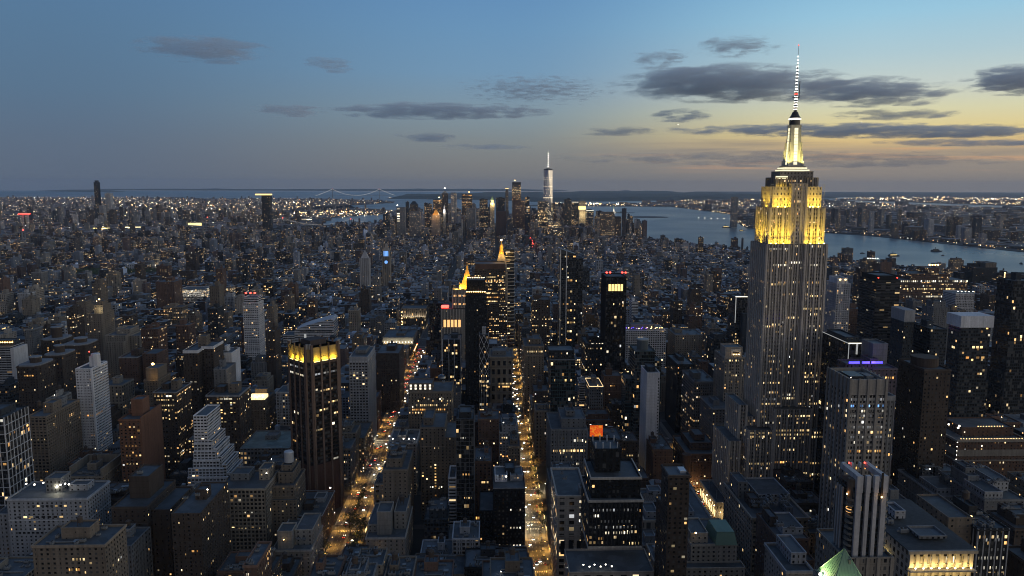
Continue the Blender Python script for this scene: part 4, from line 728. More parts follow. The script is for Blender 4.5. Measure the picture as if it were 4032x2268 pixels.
@ex('tanslab')
def _(B):
    B.up('side_tier',.55,1.0,.0,.9,-6,0) if False else None; B.up('upper_tier',.1,.5,.2,.8,0,6); B.vol('low_wing',B.X1,B.X1+13,B.Y0,B.Y1,0,B.H-10)
    for k in range(11): litrow(B,B.H-38-k*3.05,.55,.66,1,'litorange' if k%3 else 'litwarm',1.6,.6,drop=.25,name='lit_room')
    litrow(B,B.H-60,.35,.9,6,'litwhite',1.6,.5,drop=.35)
@ex('darkgrid')
def _(B): B.piers(4.4,.16,.12,(.16,.16,.17)); B.slabs(3.9,.16,.12,(.16,.16,.17),name='grid_lines'); B.up('mechanical_box',.15,.85,.2,.8,0,4,'black'); litrow(B,40,.4,.9,4,'litwarm',1.8,.5,drop=.3); litrow(B,62,.3,.8,3,'litorange',1.8,.5,drop=.2); litrow(B,96,.2,.6,3,'litwhite',1.8,.5)
@ex('bandslab')
def _(B): B.slabs(3.2,1.1,.8,shade(WH,1.1)); B.unit(.5,.5)
@ex('orangebrick')
def _(B): B.kit(1.4); litrow(B,B.H-58,.05,.95,7,'litorange',2.6,.6,drop=.0); litrow(B,B.H-22,.4,.85,4,'litwarm',2,.6,drop=.0); litrow(B,B.H-36,.6,.95,3,'litwarm',1.8,.6)
@ex('blacktower')
def _(B):
    B.up('white_penthouse',.05,.45,.35,.8,0,5,'white',(3,3,.3,.3,.05)); B.up('white_penthouse',.55,.95,.4,.85,0,4,'paleg',(3,3,.3,.3,.05)); B.up('bulkhead',.38,.7,.55,.9,0,7.5,'black'); B.band('parapet_trim',B.H-.5,B.H+.3,(.2,.2,.21),.2); B.light(.4,.05,'glowwhite',1.1); B.unit(.2,.15); B.unit(.75,.2)
    for z in (14,22,30,46): litrow(B,z,.5,.9,4,'litwhite',1.7,.4,drop=.45)
    B.vol('lower_wing',B.X0-12,B.X0-.01,B.Y0+5,B.Y1,0,B.H-22)
@ex('frenchpale')
def _(B): pyramid(B,'mansard_roof',0,1,0,1,B.H-.5,B.H+5,M['steel'],.75); litrow(B,8,.05,.95,4,'litwarm',2.4,.5,drop=.2); litrow(B,B.H-6,.05,.95,5,'litwhite',1.8,.4,drop=.3)
@ex('limeblock')
def _(B):
    B.band('cornice',B.H-1.2,B.H+.5,shade(ST,1.2),.9); B.band('string_course',B.H-11,B.H-10.2,shade(ST,1.1),.3); B.band('string_course',B.H-33,B.H-32,shade(ST,1.1),.4); B.up('roof_house',.78,.96,.05,.2,0,5,'grey',STY['few']); B.unit(.3,.6); B.unit(.35,.4)
    b = MB()
    for i in range(3):                                            # tall arched openings
        x = B.X0+B.w*(.2+.28*i); b.box(x-1.7,x+1.7,B.Y0-.05,B.Y0-.01,B.H-48,B.H-38,(.012,.012,.014)); b.prism([(x-1.7,B.Y0-.05),(x+1.7,B.Y0-.05),(x+1.7,B.Y0-.01),(x-1.7,B.Y0-.01)],B.H-38,B.H-36.8,(.012,.012,.014))
    b.build('arched_windows',FACADE,B.root)
    for k in range(4): litrow(B,B.H-6-k*5.2,.74,.93,2,'litwhite',2.2,.7,drop=.05,name='lit_room')
@ex('cornice')
def _(B):
    b1 = B.vol('podium_facade',B.X0-16,B.X1+2,B.Y0-31,B.Y0-.01,0,79,shade(ST,.8),STY['duplex']); t = shade(ST,1.35)
    for z, o in ((B.H-1.4,.9),(79.2,.5)): B.band('white_cornice',z,z+1.6,t,o)
    u = B.up('upper_facade',.06,.99,.14,.98,0,13,'vblack',STY['office']); b = MB(); x0,y0 = B.F(.06,.14); x1,y1 = B.F(.99,.98); b.box(x0-.8,x1+.8,y0-.8,y0-.01,B.H+12,B.H+13.6,t,bottom=True); b.box(x0-.8,x0-.01,y0,y1,B.H+12,B.H+13.6,t,bottom=True); b.box(x1+.01,x1+.8,y0,y1,B.H+12,B.H+13.6,t,bottom=True); b.build('white_cornice',FACADE,B.root)
    B.up('mechanical_tower',.16,.66,.42,.95,13,29,'vblack',(4,4,.5,.8,0))
    for i in range(8):
        x,y = B.F(.19+.42*(i%4)/3,.5+.35*(i//4)); b = MB(); b.bar((x,y,B.H+28),(x,y,B.H+32.5),.45,PG,6); b.build('vent_stack',M['pale'],B.root)
    b = MB(); n = 14
    for i in range(n+1):
        x = B.X0+B.w*i/n; b.box(x-.35,x+.35,B.Y0-.3,B.Y0-.002,80.8,B.H-1.4,(.03,.029,.03))
    b.build('piers',FACADE,B.root)
    for z,a,c,n,cl in ((B.H-8,.05,.95,14,'dimpale'),(B.H-12,.05,.2,3,'litwhite'),(B.H-24,.3,.8,10,'litwhite'),(B.H-28,.18,.3,3,'litorange'),(B.H-31.5,.75,.97,4,'litwarm'),(B.H-16,.2,.8,9,'dimpale'),(B.H-20,.1,.9,12,'dimpale')): litrow(B,z,a,c,n,cl,1.9,.5,drop=.25)
    for i in range(6): B.light(.02+.1*i-.2,-.6-.06*(i%2),'glowwhite',.7,79)
@ex('slimbrown')
def _(B): B.solid('roof_box',.65,.95,.3,.7,B.rz,B.rz+1.6,M['pale']); B.band('parapet_trim',B.H-.4,B.H+.3,(.1,.09,.085),.15); B.vol('rear_facade',B.X0+1,B.X1-1,B.Y1,B.Y1+16,0,B.H-26); [litrow(B,B.H-z,a,a+.25,1,'litwarm' if z%2 else 'litwhite',1.6,.6,drop=0,name='lit_room') for z,a in ((9,.2),(28,.75),(45,.2),(52,.7),(61,.2),(66,.5),(72,.7))]
@ex('arched')
def _(B):
    B.band('cornice',B.H-1.6,B.H+.5,shade(ST,1.2),1.0); b = MB()
    for i in range(8):
        x = B.X0+B.w*(i+.5)/8; r = 1.9; q = [(x-r,6),(x+r,6)]+[(x+r*math.cos(t),B.H-12+r*math.sin(t)) for t in [math.pi*k/8 for k in range(9)]]
        b.poly([(p[0],B.Y0-.06,p[1]) for p in q],None,(.012,.013,.016)); 
    b.build('arched_windows',FACADE,B.root); x0,y0 = B.F(.02,.45); x1,y1 = B.F(.3,.75); b = MB()
    n = 9
    for i in range(n): xa = x0+(x1-x0)*i/n; xb = x0+(x1-x0)*(i+.86)/n; b.box(xa,xb,y0,y1,B.rz,B.rz+4.2,(.08,.12,.16),bottom=False)
    b.build('glass_skylight',M['mirror'],B.root); B.up('roof_terrace',.04,.22,.1,.4,0,4.5,'paleg'); B.up('roof_terrace',.5,.78,.15,.6,0,3,'paleg'); B.up('pale_roof_house',.25,.45,.75,.95,0,5,'paleg'); litrow(B,10,.6,.8,2,'litwhite',3,.4,drop=.3)
@ex('mansard')
def _(B):
    B.vol('terrace_facade',B.X0-5,B.X1+3,B.Y0-9,B.Y0-.01,0,B.H-12); B.vol('terrace_facade',B.X0-9,B.X1+8,B.Y0-18,B.Y0-9.02,0,B.H-22); pyramid(B,'copper_mansard',.52,1.0,-.02,.6,B.H-.6,B.H+7,M['copper'],.8); x,y = B.F(.72,.36); B.solid('flat_crown',.57,.95,.05,.53,B.H+7,B.H+7.5,M['copper']); B.up('dormer_house',.02,.4,.1,.7,0,6,'stone'); B.light(.1,.02,'glowwarm',1)
@ex('wedge')
def _(B):
    B.band('cornice',B.H-1,B.H+.4,shade(ST,1.2),.8); litrow(B,3,.05,.95,4,'litwarm',5,.7,drop=0,name='lit_shopfront')
    b = MB(); n = 10
    for i in range(n): y = B.Y0+B.d*(i+.5)/n; b.box(B.X0-.08,B.X0-.01,y-1.3,y+1.3,3,10)
    b.build('lit_windows',M['litwarm'],B.root)
    for i in range(4): lamp('wall_wash','POINT',B.root,(B.X0-4,B.Y0+6+i*13,7),1500,(1,.7,.3),.4)  # points added off the walls, standing in for the avenue's street lighting
    lamp('wall_wash','POINT',B.root,(0,B.Y0-5,6),3000,(1,.68,.28),.4); [drum(B,'flagpole',.3,f,.15,B.rz,9,(.6,.6,.6),M['pale'],6) for f in (.2,.65)]
@ex('warmbrown')
def _(B): B.kit(1.2); lamp('wall_wash','POINT',B.root,(B.X0+5,B.Y0-6,8),3500,(1,.55,.2),.4); lamp('wall_wash','POINT',B.root,(B.X1-4,B.Y0-6,8),2500,(1,.6,.25),.4)
@ex('roundcorner')
def _(B):
    drum(B,'corner_turret',.0,.0,5,0,B.H,B.tint,FACADE,20); B.band('cornice',B.H-9,B.H-8,shade(B.tint,1.3),.8); B.band('cornice',B.H-1,B.H+.4,shade(B.tint,1.3),.8); B.up('upper_tier',.2,.9,.25,.9,0,7); B.up('bulkhead',.4,.7,.4,.8,7,13); lamp('wall_wash','POINT',B.root,(B.X0+8,B.Y0-6,6),3000,(1,.6,.25),.4); litrow(B,5,.1,.95,9,'litwarm',2.4,.5,drop=.4)
@ex('litrows')
def _(B):
    B.piers(3.6,.9,.5,shade(PAL['grey'],1.15)); B.up('upper_tier',.3,.98,.12,.8,0,8); B.up('bulkhead',.45,.7,.3,.6,8,13); B.tank(.6,.45,1,B.H+12)
    litrow(B,B.H-23,.05,.95,16,'litwarm',2.4,.7,drop=.06); litrow(B,B.H-36,.05,.8,14,'litwhite',2.2,.6,drop=.3); litrow(B,B.H-13,.62,.92,4,'litwhite',2.6,.7,drop=.0)
@ex('acroof')
def _(B):
    B.band('cornice',B.H-1.2,B.H+.6,shade(B.tint,1.25),1.1); B.band('string_course',B.H-8.5,B.H-7.7,shade(B.tint,1.2),.5); B.up('raised_roof',.35,.95,.45,.95,0,6,'paleg',STY['few']); B.up('bulkhead',.02,.2,.55,.85,0,14,'grey',STY['few']); B.up('roof_house',.12,.3,.3,.5,0,7,'dbrown'); B.up('roof_house',.68,.8,.12,.35,0,5,'grey')
    for i in range(14): B.unit(B.rg.uniform(.1,.9),B.rg.uniform(.08,.42),B.rg.uniform(1,2.2))
    litrow(B,B.H-28,.05,.95,12,'litwarm',1.8,.5,drop=.75); litrow(B,B.H-14,.1,.3,3,'litwarm',2,.6,drop=.1)
@ex('stepright')
def _(B): B.up('pale_roof_house',.3,.95,.2,.8,0,4,'paleg'); B.up('bulkhead',.1,.35,.5,.9,0,6,'dbrown'); B.unit(.2,.2,1.4); B.unit(.5,.1,1.2); B.vol('front_facade',B.X0,B.X1,B.Y0-10,B.Y0-.01,0,B.H-10)
@ex('cornerroof')
def _(B): B.up('roof_house',.42,1,.3,.98,0,6,'paleg',STY['few']); B.band('cornice',B.H-.8,B.H+.4,shade(PG,1.1),.6)
@ex('greytower')
def _(B):
    B.up('blank_crown',.0,1,.0,1,0,.0,None) if False else None
    t = shade(ST,.95); b = MB(); h = 10.4; w = 1.2
    b.box(B.X0,B.X1,B.Y0,B.Y0+w,B.H-.9,B.H+h,t); b.box(B.X0,B.X1,B.Y1-w,B.Y1,B.H-.9,B.H+h,t); b.box(B.X0,B.X0+w,B.Y0+w,B.Y1-w,B.H-.9,B.H+h,t); b.box(B.X1-w,B.X1,B.Y0+w,B.Y1-w,B.H-.9,B.H+h,t); b.build('blank_crown',FACADE,B.root)
    B.piers(5.6,1.5,1.0,shade(ST,.85),0,B.H+h+.6); B.solid('roof_machinery',.06,.94,.06,.94,B.rz,B.rz+9.6,M['steel']); B.solid('cooling_tower',.15,.55,.25,.7,B.rz+9.6,B.rz+11.6,M['steel'],tint=(.1,.1,.1)); B.solid('cooling_tower',.65,.85,.3,.6,B.rz+9.6,B.rz+11.2,FACADE,tint=(.16,.17,.18)); [B.light(f,.0,'glowwhite',.35,B.H+11) for f in (.0,)]
    for z,cl,d in ((B.H-4.5,'dimpale',.05),(B.H-9,'litblue',.45),(B.H-12.6,'litwhite',.6),(B.H-41,'litorange',.2),(B.H-53,'litorange',.55),(B.H-16,'dimpale',.3),(B.H-24,'dimpale',.4),(B.H-31,'dimpale',.3),(B.H-60,'dimpale',.4),(B.H-68,'dimpale',.5)): litrow(B,z,.02,.98,15,cl,1.8,.62,drop=d)
    for i in range(6): litrow(B,60+i*17,.1+.12*i,.3+.12*i,2,'litwarm',1.8,.5,face='left',drop=.2,name='lit_room')
@ex('sidewing')
def _(B): B.band('cap',B.H-3,B.H+.4,shade(PG,.8),.6); B.piers(3,.5,.4,shade(PAL['grey'],1.2)); litrow(B,B.H-30,.5,.95,2,'litwarm',2,.6); litrow(B,B.H-44,.4,.95,2,'litorange',2,.6)
@ex('framelit')
def _(B):
    B.solid('light_strip',-.02,1.02,-.02,.005,B.H+.2,B.H+.9,M['litwhite']); B.solid('light_strip',-.03,-.005,0,1,B.H+.2,B.H+.7,M['dimpale']); B.solid('light_strip',-.02,.0,-.02,-.005,20,B.H,M['dimpale']); B.up('roof_enclosure',.1,.9,.2,.9,0,4,'slate'); B.solid('light_post',.42,.5,-.02,-.004,B.H-9,B.H,M['dimpale']); B.solid('light_post',.9,.98,-.02,-.004,B.H-9,B.H,M['dimpale'])
    B.vol('rear_facade',B.X1,B.X1+16,B.Y0+14,B.Y1,0,B.H-6,PAL['slate'],STY['few'])
@ex('purpleslab')
def _(B):
    B.piers(4,.25,.25,shade(PAL['mauve'],1.3)); B.up('blank_tower',.35,.98,.4,.9,0,17,'grey',STY['blankribs']); B.up('roof_house',.05,.4,.2,.6,0,6,'mauve')
    B.vol('terrace_facade',B.X0-23,B.X0-.01,B.Y0,B.Y0+16,0,B.H+4,shade(PAL['mauve'],.8),STY['few'])
    for a,c in ((-1.05,-.62),(-.5,-.2),(-.12,.34)): B.solid('blue_neon',a,c,-.03,-.01,B.H+4.2,B.H+5.8,M['glowblue'])
    lamp('neon_glow','POINT',B.root,(-12,B.Y0-3,B.H+8),1500,(.35,.15,1),.6); litrow(B,B.H-9,.3,.9,6,'litorange',2,.6,drop=.2)
@ex('darkround')
def _(B): drum(B,'rounded_crown',.5,.5,B.w*.48,B.H-1,8,B.tint,FACADE,24); litrow(B,B.H-60,.5,.9,3,'litwarm',1.7,.4,drop=.4)
@ex('latticeblack')
def _(B): B.slabs(4,.35,.3,(.1,.1,.11),name='floor_bands'); B.up('crown',.05,.95,.05,.95,0,6,'vblack',STY['blankribs']); B.beacons('glowred',1.2,((.1,.05),(.9,.05)))
@ex('whitecap')
def _(B): B.solid('white_cap',-.06,1.06,-.06,1.06,B.H,B.H+12,FACADE,tint=shade(WH,1.05)); litrow(B,B.H-22,.4,.8,3,'litwarm',2.5,.7); litrow(B,B.H-33,.2,.9,4,'litorange',2.5,.6,drop=.4)
@ex('palecap')
def _(B): B.solid('pale_cap',-.02,1.02,-.02,1.02,B.H,B.H+14,FACADE,tint=shade(PG,1.0))
@ex('lampstring')
def _(B):
    t = shade(PAL['stone'],.6); B.band('pale_top_storeys',B.H-16,B.H-9.5,t,.25); B.band('cornice',B.H-1.5,B.H+.6,shade(t,1.2),1.4); B.band('cornice',B.H-21,B.H-19.6,t,.8); edge_lamps(B,B.H+.6,24,'glowwarm',.5,.02,.98,-.015); B.up('upper_tier',.2,.95,.25,.8,0,8); edge_lamps(B,B.H+8,10,'glowwarm',.5,.4,.8,.24)
    for i in range(13): B.light(-.01,-.02,'glowwhite',.5,B.H-3-i*4.2,'string_lamp')
    B.light(.05,.1,'glowwhite',1.4); B.light(.12,.2,'glowwhite',1.4); B.light(.02,.3,'glowwhite',1.3)
@ex('whitecolumn')
def _(B): B.piers(3.4,.9,.7,shade(WH,.75)); B.up('crown',.1,.9,.1,.9,0,8,'white',STY['blankribs']); B.light(.3,.1,'glowwarm',2,B.H); B.light(.7,.1,'glowwarm',2,B.H)
@ex('goldloggia')
def _(B):
    b = MB(); t = shade(ST,1.15); n = 8; z0,z1 = B.H-9.6,B.H-1.5
    for i in range(n+1): x = B.X0+B.w*i/n; x = min(max(x,B.X0+.9),B.X1-.9); b.box(x-.9,x+.9,B.Y0-1.0,B.Y0-.002,z0,z1,t)
    b.build('loggia_columns',FACADE,B.root); b = MB(); b.box(B.X0-1.4,B.X1+1.4,B.Y0-2.4,B.Y0-1.01,B.H-1.5,B.H+.2,shade(t,.9),bottom=True); b.box(B.X0-1.4,B.X1+1.4,B.Y0-1.0,B.Y1+1.4,B.H-.6,B.H+.2,(.05,.055,.06),bottom=True); b.build('overhanging_roof',FACADE,B.root)
    b = MB(); b.box(B.X0-.8,B.X1+.8,B.Y0-3.2,B.Y0-.01,B.H-11.2,B.H-10.4,t,bottom=True); b.build('lamp_ledge',FACADE,B.root)
    litrow(B,B.H-7.5,.03,.97,16,'litwhite',3.6,.28,drop=.3,name='loggia_windows'); b = MB(); [b.box(B.X0+B.w*(i+.5)/9-.8,B.X0+B.w*(i+.5)/9+.8,B.Y0-.6,B.Y0-.01,B.H-21,B.H-12.5,t) for i in range(9)]; b.build('lower_pilasters',FACADE,B.root)
    for i in range(8): B.light(.06+.125*i,-.05,'glowwhite',.6,B.H-10.4,'floodlight')
    lamp('loggia_floodlight','AREA',B.root,(0,B.Y0-3.2,B.H-9.9),6000,(1,.68,.2),B.w,(0,B.Y0,B.H-4),sy=.5); lamp('loggia_floodlight','AREA',B.root,(0,B.Y0-4,B.H-11.6),2000,(1,.68,.2),B.w,(0,B.Y0,B.H-17),sy=.5); lamp('wall_floodlight','POINT',B.root,(B.X0-1.3,B.Y0+22,B.H-13),900,(1,.75,.25),.3)
    B.up('bulkhead',.3,.48,.55,.75,1.5,6,'paleg',STY['few']); B.up('skylight_curb',.3,.75,.15,.35,1.4,3.0,'grey',STY['few']); B.unit(.15,.5,1.6,B.H+.3); B.unit(.2,.3,1.4,B.H+.3); B.light(.4,.78,'glowwhite',.8,B.H+.3)
@ex('whiteroofs','rightstack')
def _(B): B.up('roof_terrace',.05,.5,.05,.5,0,5,'paleg',STY['few']); B.up('roof_terrace',.55,.95,.3,.8,0,9,'paleg',STY['few']); B.up('bulkhead',.2,.45,.6,.9,0,12,'grey',STY['few']); B.kit(1)
@ex('darkoffice')
def _(B): B.piers(3.8,.6,.5,PG,0,B.H); [litrow(B,B.H-z,.05,.95,9,'litwhite' if z%2 else 'dimpale',1.9,.5,drop=.35) for z in (8,14,19,25,29)]; B.kit(1); B.vol('rear_facade',B.X0-14,B.X0-.01,B.Y0+6,B.Y1,0,B.H+4,PAL['tan'],STY['sparse'])
@ex('blackred')
def _(B):
    B.piers(3.2,.5,.6,(.02,.02,.024)); B.beacons('glowred',2.0,((.03,.03),(.97,.03),(.2,.05),(.8,.05))); b = MB()
    for i in range(5): x = B.X0+B.w*(.18+.15*i); b.box(x-1.5,x+1.5,B.Y0-.66,B.Y0-.61,B.H-19,B.H-10)
    b.build('glowing_floor',M['goldroof'],B.root); litrow(B,B.H-150,.1,.5,6,'litwarm',3,.6,drop=.1); litrow(B,B.H-38,.15,.85,7,'litwarm',2.5,.4,drop=.5); litrow(B,B.H-132,.6,.95,3,'litwarm',3,.6)
@ex('slant')
def _(B):
    b = MB(); b.poly([(B.X0,B.Y0,B.H-1),(B.X1,B.Y0,B.H-1),(B.X1,B.Y0,B.H),(B.X0,B.Y0,B.H+9)]); b.poly([(B.X0,B.Y1,B.H-1),(B.X1,B.Y1,B.H-1),(B.X1,B.Y1,B.H),(B.X0,B.Y1,B.H+9)]); b.poly([(B.X0,B.Y0,B.H+9),(B.X1,B.Y0,B.H),(B.X1,B.Y1,B.H),(B.X0,B.Y1,B.H+9)]); b.poly([(B.X0,B.Y0,B.H-1),(B.X0,B.Y1,B.H-1),(B.X0,B.Y1,B.H+9),(B.X0,B.Y0,B.H+9)]); b.build('slanted_crown',M['steel'],B.root)
    B.solid('white_line',-.03,.03,-.02,-.001,10,B.H+8,M['pale'],tint=WH); B.solid('white_line',.36,.42,-.02,-.001,10,B.H+5,M['pale'],tint=WH); B.vol('side_facade',B.X1,B.X1+13,B.Y0+6,B.Y1,0,B.H-8,PAL['slate'],STY['curtain'])
    for z in (30,42,58,74,96,112,130,150): litrow(B,z,.45,.8,2,'litwarm' if z%3 else 'litorange',3.4,.7,drop=.1,name='lit_room')
@ex('balconyslim')
def _(B): B.slabs(7.2,1.2,1.2,shade(WH,.9)); litrow(B,40,.1,.6,2,'litorange',4,.7); litrow(B,70,.1,.7,2,'litwarm',3,.7)
@ex('bigbrown')
def _(B):
    B.up('blank_crown',.02,.98,.05,.95,0,9,'brick',STY['blankribs']); B.vol('lower_tier',B.X0-12,B.X1+3,B.Y0-14,B.Y0-.01,0,B.H-62,B.tint,STY['officewarm'])
    for k in range(10): litrow(B,B.H-16-k*7.5,.25*(k%2),1,16,'litorange' if k%2 else 'litwarm',2.4,.65,drop=.35)
@ex('blackdots')
def _(B): B.piers(4,.5,.4,(.022,.022,.026)); edge_lamps(B,B.H+.2,8,'glowwarm',1.1,0,1,.0); B.vol('setback_facade',B.X0-2,B.X1+2,B.Y0-5,B.Y0-.01,0,B.H-17,B.tint,STY['few']); edge_lamps(B,B.H-17,9,'glowwarm',1.1,-.05,1.05,-.13); litrow(B,70,.2,.8,3,'litorange',3,.6,drop=.1); [litrow(B,z,.0,.5,3,'litwarm',2.6,.5,drop=.4) for z in (52,58,64,80,112,140)]
@ex('lattice')
def _(B):
    b = MB(); n = 2; hz = B.H/11; w = shade(WH,.95)
    def x_(a,c,z0,z1):
        b.bar((*a,z0),(*c,z1),.28,w); b.bar((*c,z0),(*a,z1),.28,w)
    q = [(B.X0-.3,B.Y0-.3),(B.X1+.3,B.Y0-.3),(B.X1+.3,B.Y1+.3),(B.X0-.3,B.Y1+.3)]
    for i in range(4):
        a, c = q[i], q[(i+1)%4]; m = ((a[0]+c[0])/2,(a[1]+c[1])/2)
        for k in range(7,11):
            for p0,p1 in ((a,m),(m,c)): x_(p0,p1,k*hz,(k+1)*hz)
        for f in (0,.25,.5,.75,1): p = (a[0]+(c[0]-a[0])*f,a[1]+(c[1]-a[1])*f); b.bar((*p,0),(*p,7*hz if f not in (0,1) else B.H),.22,w)
    b.build('white_lattice',FACADE,B.root); B.up('lift_house',.3,.7,.3,.7,0,8,'paleg',STY['few']); [litrow(B,z,.1,.9,3,'litwarm',2.2,.5,drop=.35) for z in (12,18,44,72,78,84,90,96)]
@ex('greygrid')
def _(B): B.piers(3.4,1.0,.4,shade(PG,.95)); B.slabs(3.5,1.1,.35,shade(PG,.9),name='floor_bands'); B.up('blank_crown',.0,1,.0,1,0,5,'paleg',STY['blankribs']); B.up('mechanical_box',.2,.8,.3,.8,5,9,'grey'); litrow(B,B.H-16,.0,.5,5,'litwhite',2,.6,drop=.0); litrow(B,B.H-16,.62,.76,1,'litwhite',2,.6,drop=.0); B.vol('low_wing',B.X1-16,B.X1+4,B.Y0-60,B.Y0-.01,0,40,PAL['tan'],STY['hotel'])
@ex('colonnade')
def _(B):
    B.band('cornice',B.H-1.5,B.H+.5,shade(B.tint,1.3),1); b = MB()
    for i in range(13): x = B.X0+B.w*i/12; b.box(x-.8,x+.8,B.Y0-.9,B.Y0-.002,B.H-18,B.H-1.5,shade(B.tint,1.2))
    b.build('columns',FACADE,B.root); lamp('colonnade_light','AREA',B.root,(0,B.Y0-4,B.H-19),6000,(1,.85,.6),B.w,(0,B.Y0,B.H-9),sy=.6); litrow(B,B.H-22,0,1,13,'litwarm',2.6,.5,drop=.1); litrow(B,B.H-44,.4,1,9,'litwarm',2.6,.5,drop=.1)
    for k in range(7): B.light(-.005,.0,'glowwarm',1.6,B.H-12-k*7,'string_lamp')
@ex('litcornice')
def _(B):
    B.band('pale_cornice',B.H-9,B.H-.2,shade(ST,1.1),.25); B.kit(1.5); lamp('cornice_floodlight','AREA',B.root,(0,B.Y0-4,B.H-12),6000,(1,.9,.6),B.w,(0,B.Y0,B.H-5),sy=.6); edge_lamps(B,B.H-11,10,'glowwhite',.9,0,1,-.02); B.vol('low_facade',B.X0+14,B.X1+2,B.Y0-60,B.Y0-.01,0,B.H-40); 
    for i in range(9): B.light(1.01,.1+.1*i,'glowred' if i%3 == 2 else 'glowwarm',1.2,B.H-30,'flag_lamp')
@ex('brownhotel')
def _(B):
    B.up('upper_tier',.0,.55,.1,.6,0,8); x0,y0 = B.F(0,.1); b = MB()
    for k in range(2):
        for i in range(5): x = x0+B.w*.55*(i+.5)/5; b.box(x-1.1,x+1.1,y0-.06,y0-.01,B.H+1+k*3.4,B.H+3.2+k*3.4)
    b.build('lit_windows',M['litwhite'],B.root); drum(B,'glass_dome',.75,.5,5,B.rz,3,(.2,.25,.28),M['mirror'],dome=4); litrow(B,B.H-10,.1,.9,12,'litwhite',2,.5,drop=.55); litrow(B,B.H-17,.08,.9,18,'litwarm',2,.6,drop=.2); litrow(B,B.H-22,.08,.9,18,'litorange',2,.6,drop=.2); B.unit(.8,.2,1.5)
@ex('palazzo')
def _(B): B.band('cornice',B.H-1.5,B.H+.6,shade(B.tint,1.2),1.2); B.band('string_course',B.H-12,B.H-11,B.tint,.6); litrow(B,B.H-36,.35,.95,7,'litwarm',2.2,.6,drop=0); litrow(B,B.H-40,.35,.95,7,'litorange',2.2,.6,drop=.1); B.up('raised_roof',.1,.7,.3,.8,0,5,'grey'); B.unit(.8,.3,1.6)
@ex('whitelines')
def _(B): [B.solid('white_line',f,f+.03,-.02,-.001,0,B.H+1,M['pale']) for f in (0,.33,.62,.97)]; B.kit(1); litrow(B,B.H-16,.1,.4,3,'litwarm',2.6,.6); litrow(B,B.H-52,.4,.62,2,'litwarm',3,.7); litrow(B,B.H-70,.3,.6,2,'litwhite',3,.7)
@ex('whitewall')
def _(B):
    b = MB()
    for k in range(int((B.H-6)/3.4)): b.box(B.X1-1.9,B.X1-.6,B.Y0-.05,B.Y0-.01,4+k*3.4,5.9+k*3.4,(.012,.012,.014))
    b.build('window_column',FACADE,B.root); B.up('roof_house',.2,.8,.3,.8,0,4,'slate')
@ex('blueglass')
def _(B): drum(B,'roof_drum',.5,.45,6.5,B.rz,11,(.1,.12,.13)); drum(B,'roof_drum_cap',.5,.45,7.2,B.rz+11,1.2,(.3,.32,.33)); B.vol('shoulder_facade',B.X1,B.X1+10,B.Y0+10,B.Y1,0,B.H-14,PAL['teal'],STY['glassgrid']); B.vol('shoulder_facade',B.X0-9,B.X0-.01,B.Y0+6,B.Y1,0,B.H-34,PAL['teal'],STY['glassgrid']); B.slabs(3.9,.25,.2,(.12,.15,.16),name='floor_bands'); litrow(B,B.H-34,.1,.4,2,'litorange',2,.5); litrow(B,B.H-82,.3,.7,2,'litwarm',2,.5)
@ex('teal')
def _(B): B.up('wide_penthouse',-.08,.97,.1,.8,0,9,'black',STY['few']); B.band('terrace_edge',B.H-.6,B.H+.3,(.14,.15,.16),1.6); litrow(B,B.H-24,.05,.95,4,'litwarm',2.6,.3,drop=.2); [litrow(B,20+k*6,.93,.99,1,'litwarm',2.4,.8,drop=.3,name='lit_room') for k in range(14)]
@ex('purpleroof')
def _(B):
    B.piers(3.4,.7,.35,shade(WH,.8)); B.slabs(3.5,.7,.3,shade(WH,.8),name='floor_bands')
    for i in range(16): B.light(.04+.06*i,.1+.3*B.rg.random(),('glowpurple','glowwarm','glowpurple','glowblue')[i%4] if i < 10 else 'glowwarm',1.1)
    lamp('terrace_glow','POINT',B.root,(-6,B.Y0+8,B.H+4),900,(.6,.3,1),.5); B.up('roof_house',.2,.8,.5,.9,0,5,'grey'); litrow(B,B.H-12,.3,.42,2,'litwarm',2,.6)
@ex('darkmid')
def _(B): B.up('upper_tier',.2,.9,.2,.8,0,8); B.kit(1); litrow(B,B.H-1,.3,.95,8,'litwhite',1.6,.6,drop=.2)
@ex('concrete')
def _(B): B.band('light_line',B.H+.2,B.H+.9,(1,1,1),.2,M['litwarm']); litrow(B,B.H-47,.0,.95,8,'litwarm',3,.6,drop=.15); B.kit(1)
@ex('signbody')
def _(B):
    B.piers(3.6,.8,.5,shade(ST,.9)); B.up('sign_box',.05,.95,.1,.6,0,11,'stone',STY['blankribs']); x0,y0 = B.F(.36,.1); x1,_ = B.F(.86,.1); b = MB(); b.box(x0,x1,y0-.5,y0-.1,B.H+1.2,B.H+8.5,(.45,.45,.44)); b.box(x0+2,x1-2,y0-.6,y0-.51,B.H+3.6,B.H+5.6,(.03,.03,.035)); b.build('signboard',FACADE,B.root); litrow(B,B.H-5,.1,.95,8,'litwarm',2,.6,drop=.35); edge_lamps(B,B.H+.2,3,'glowwarm',1,.4,.8,.04)
@ex('rimlit')
def _(B): B.solid('light_strip',-.02,1.02,-.02,.03,B.H+.3,B.H+1.5,M['litwhite']); B.solid('light_post',-.02,.03,-.02,-.001,B.H-40,B.H,M['dimpale']); B.vol('dark_facade',B.X0+8,B.X1+5,B.Y0-12,B.Y0-.01,0,B.H-24,PAL['slate'],STY['blankribs']); [litrow(B,60+k*5,.02,.4,2,'litwarm',2.6,.6,drop=.3,name='lit_room') for k in range(7)]
@ex('madright')
def _(B): B.kit(1.5); litrow(B,B.H-9,.1,.95,9,'litwarm',2.4,.5,drop=.2); B.up('upper_tier',.2,.9,.3,.9,0,6)
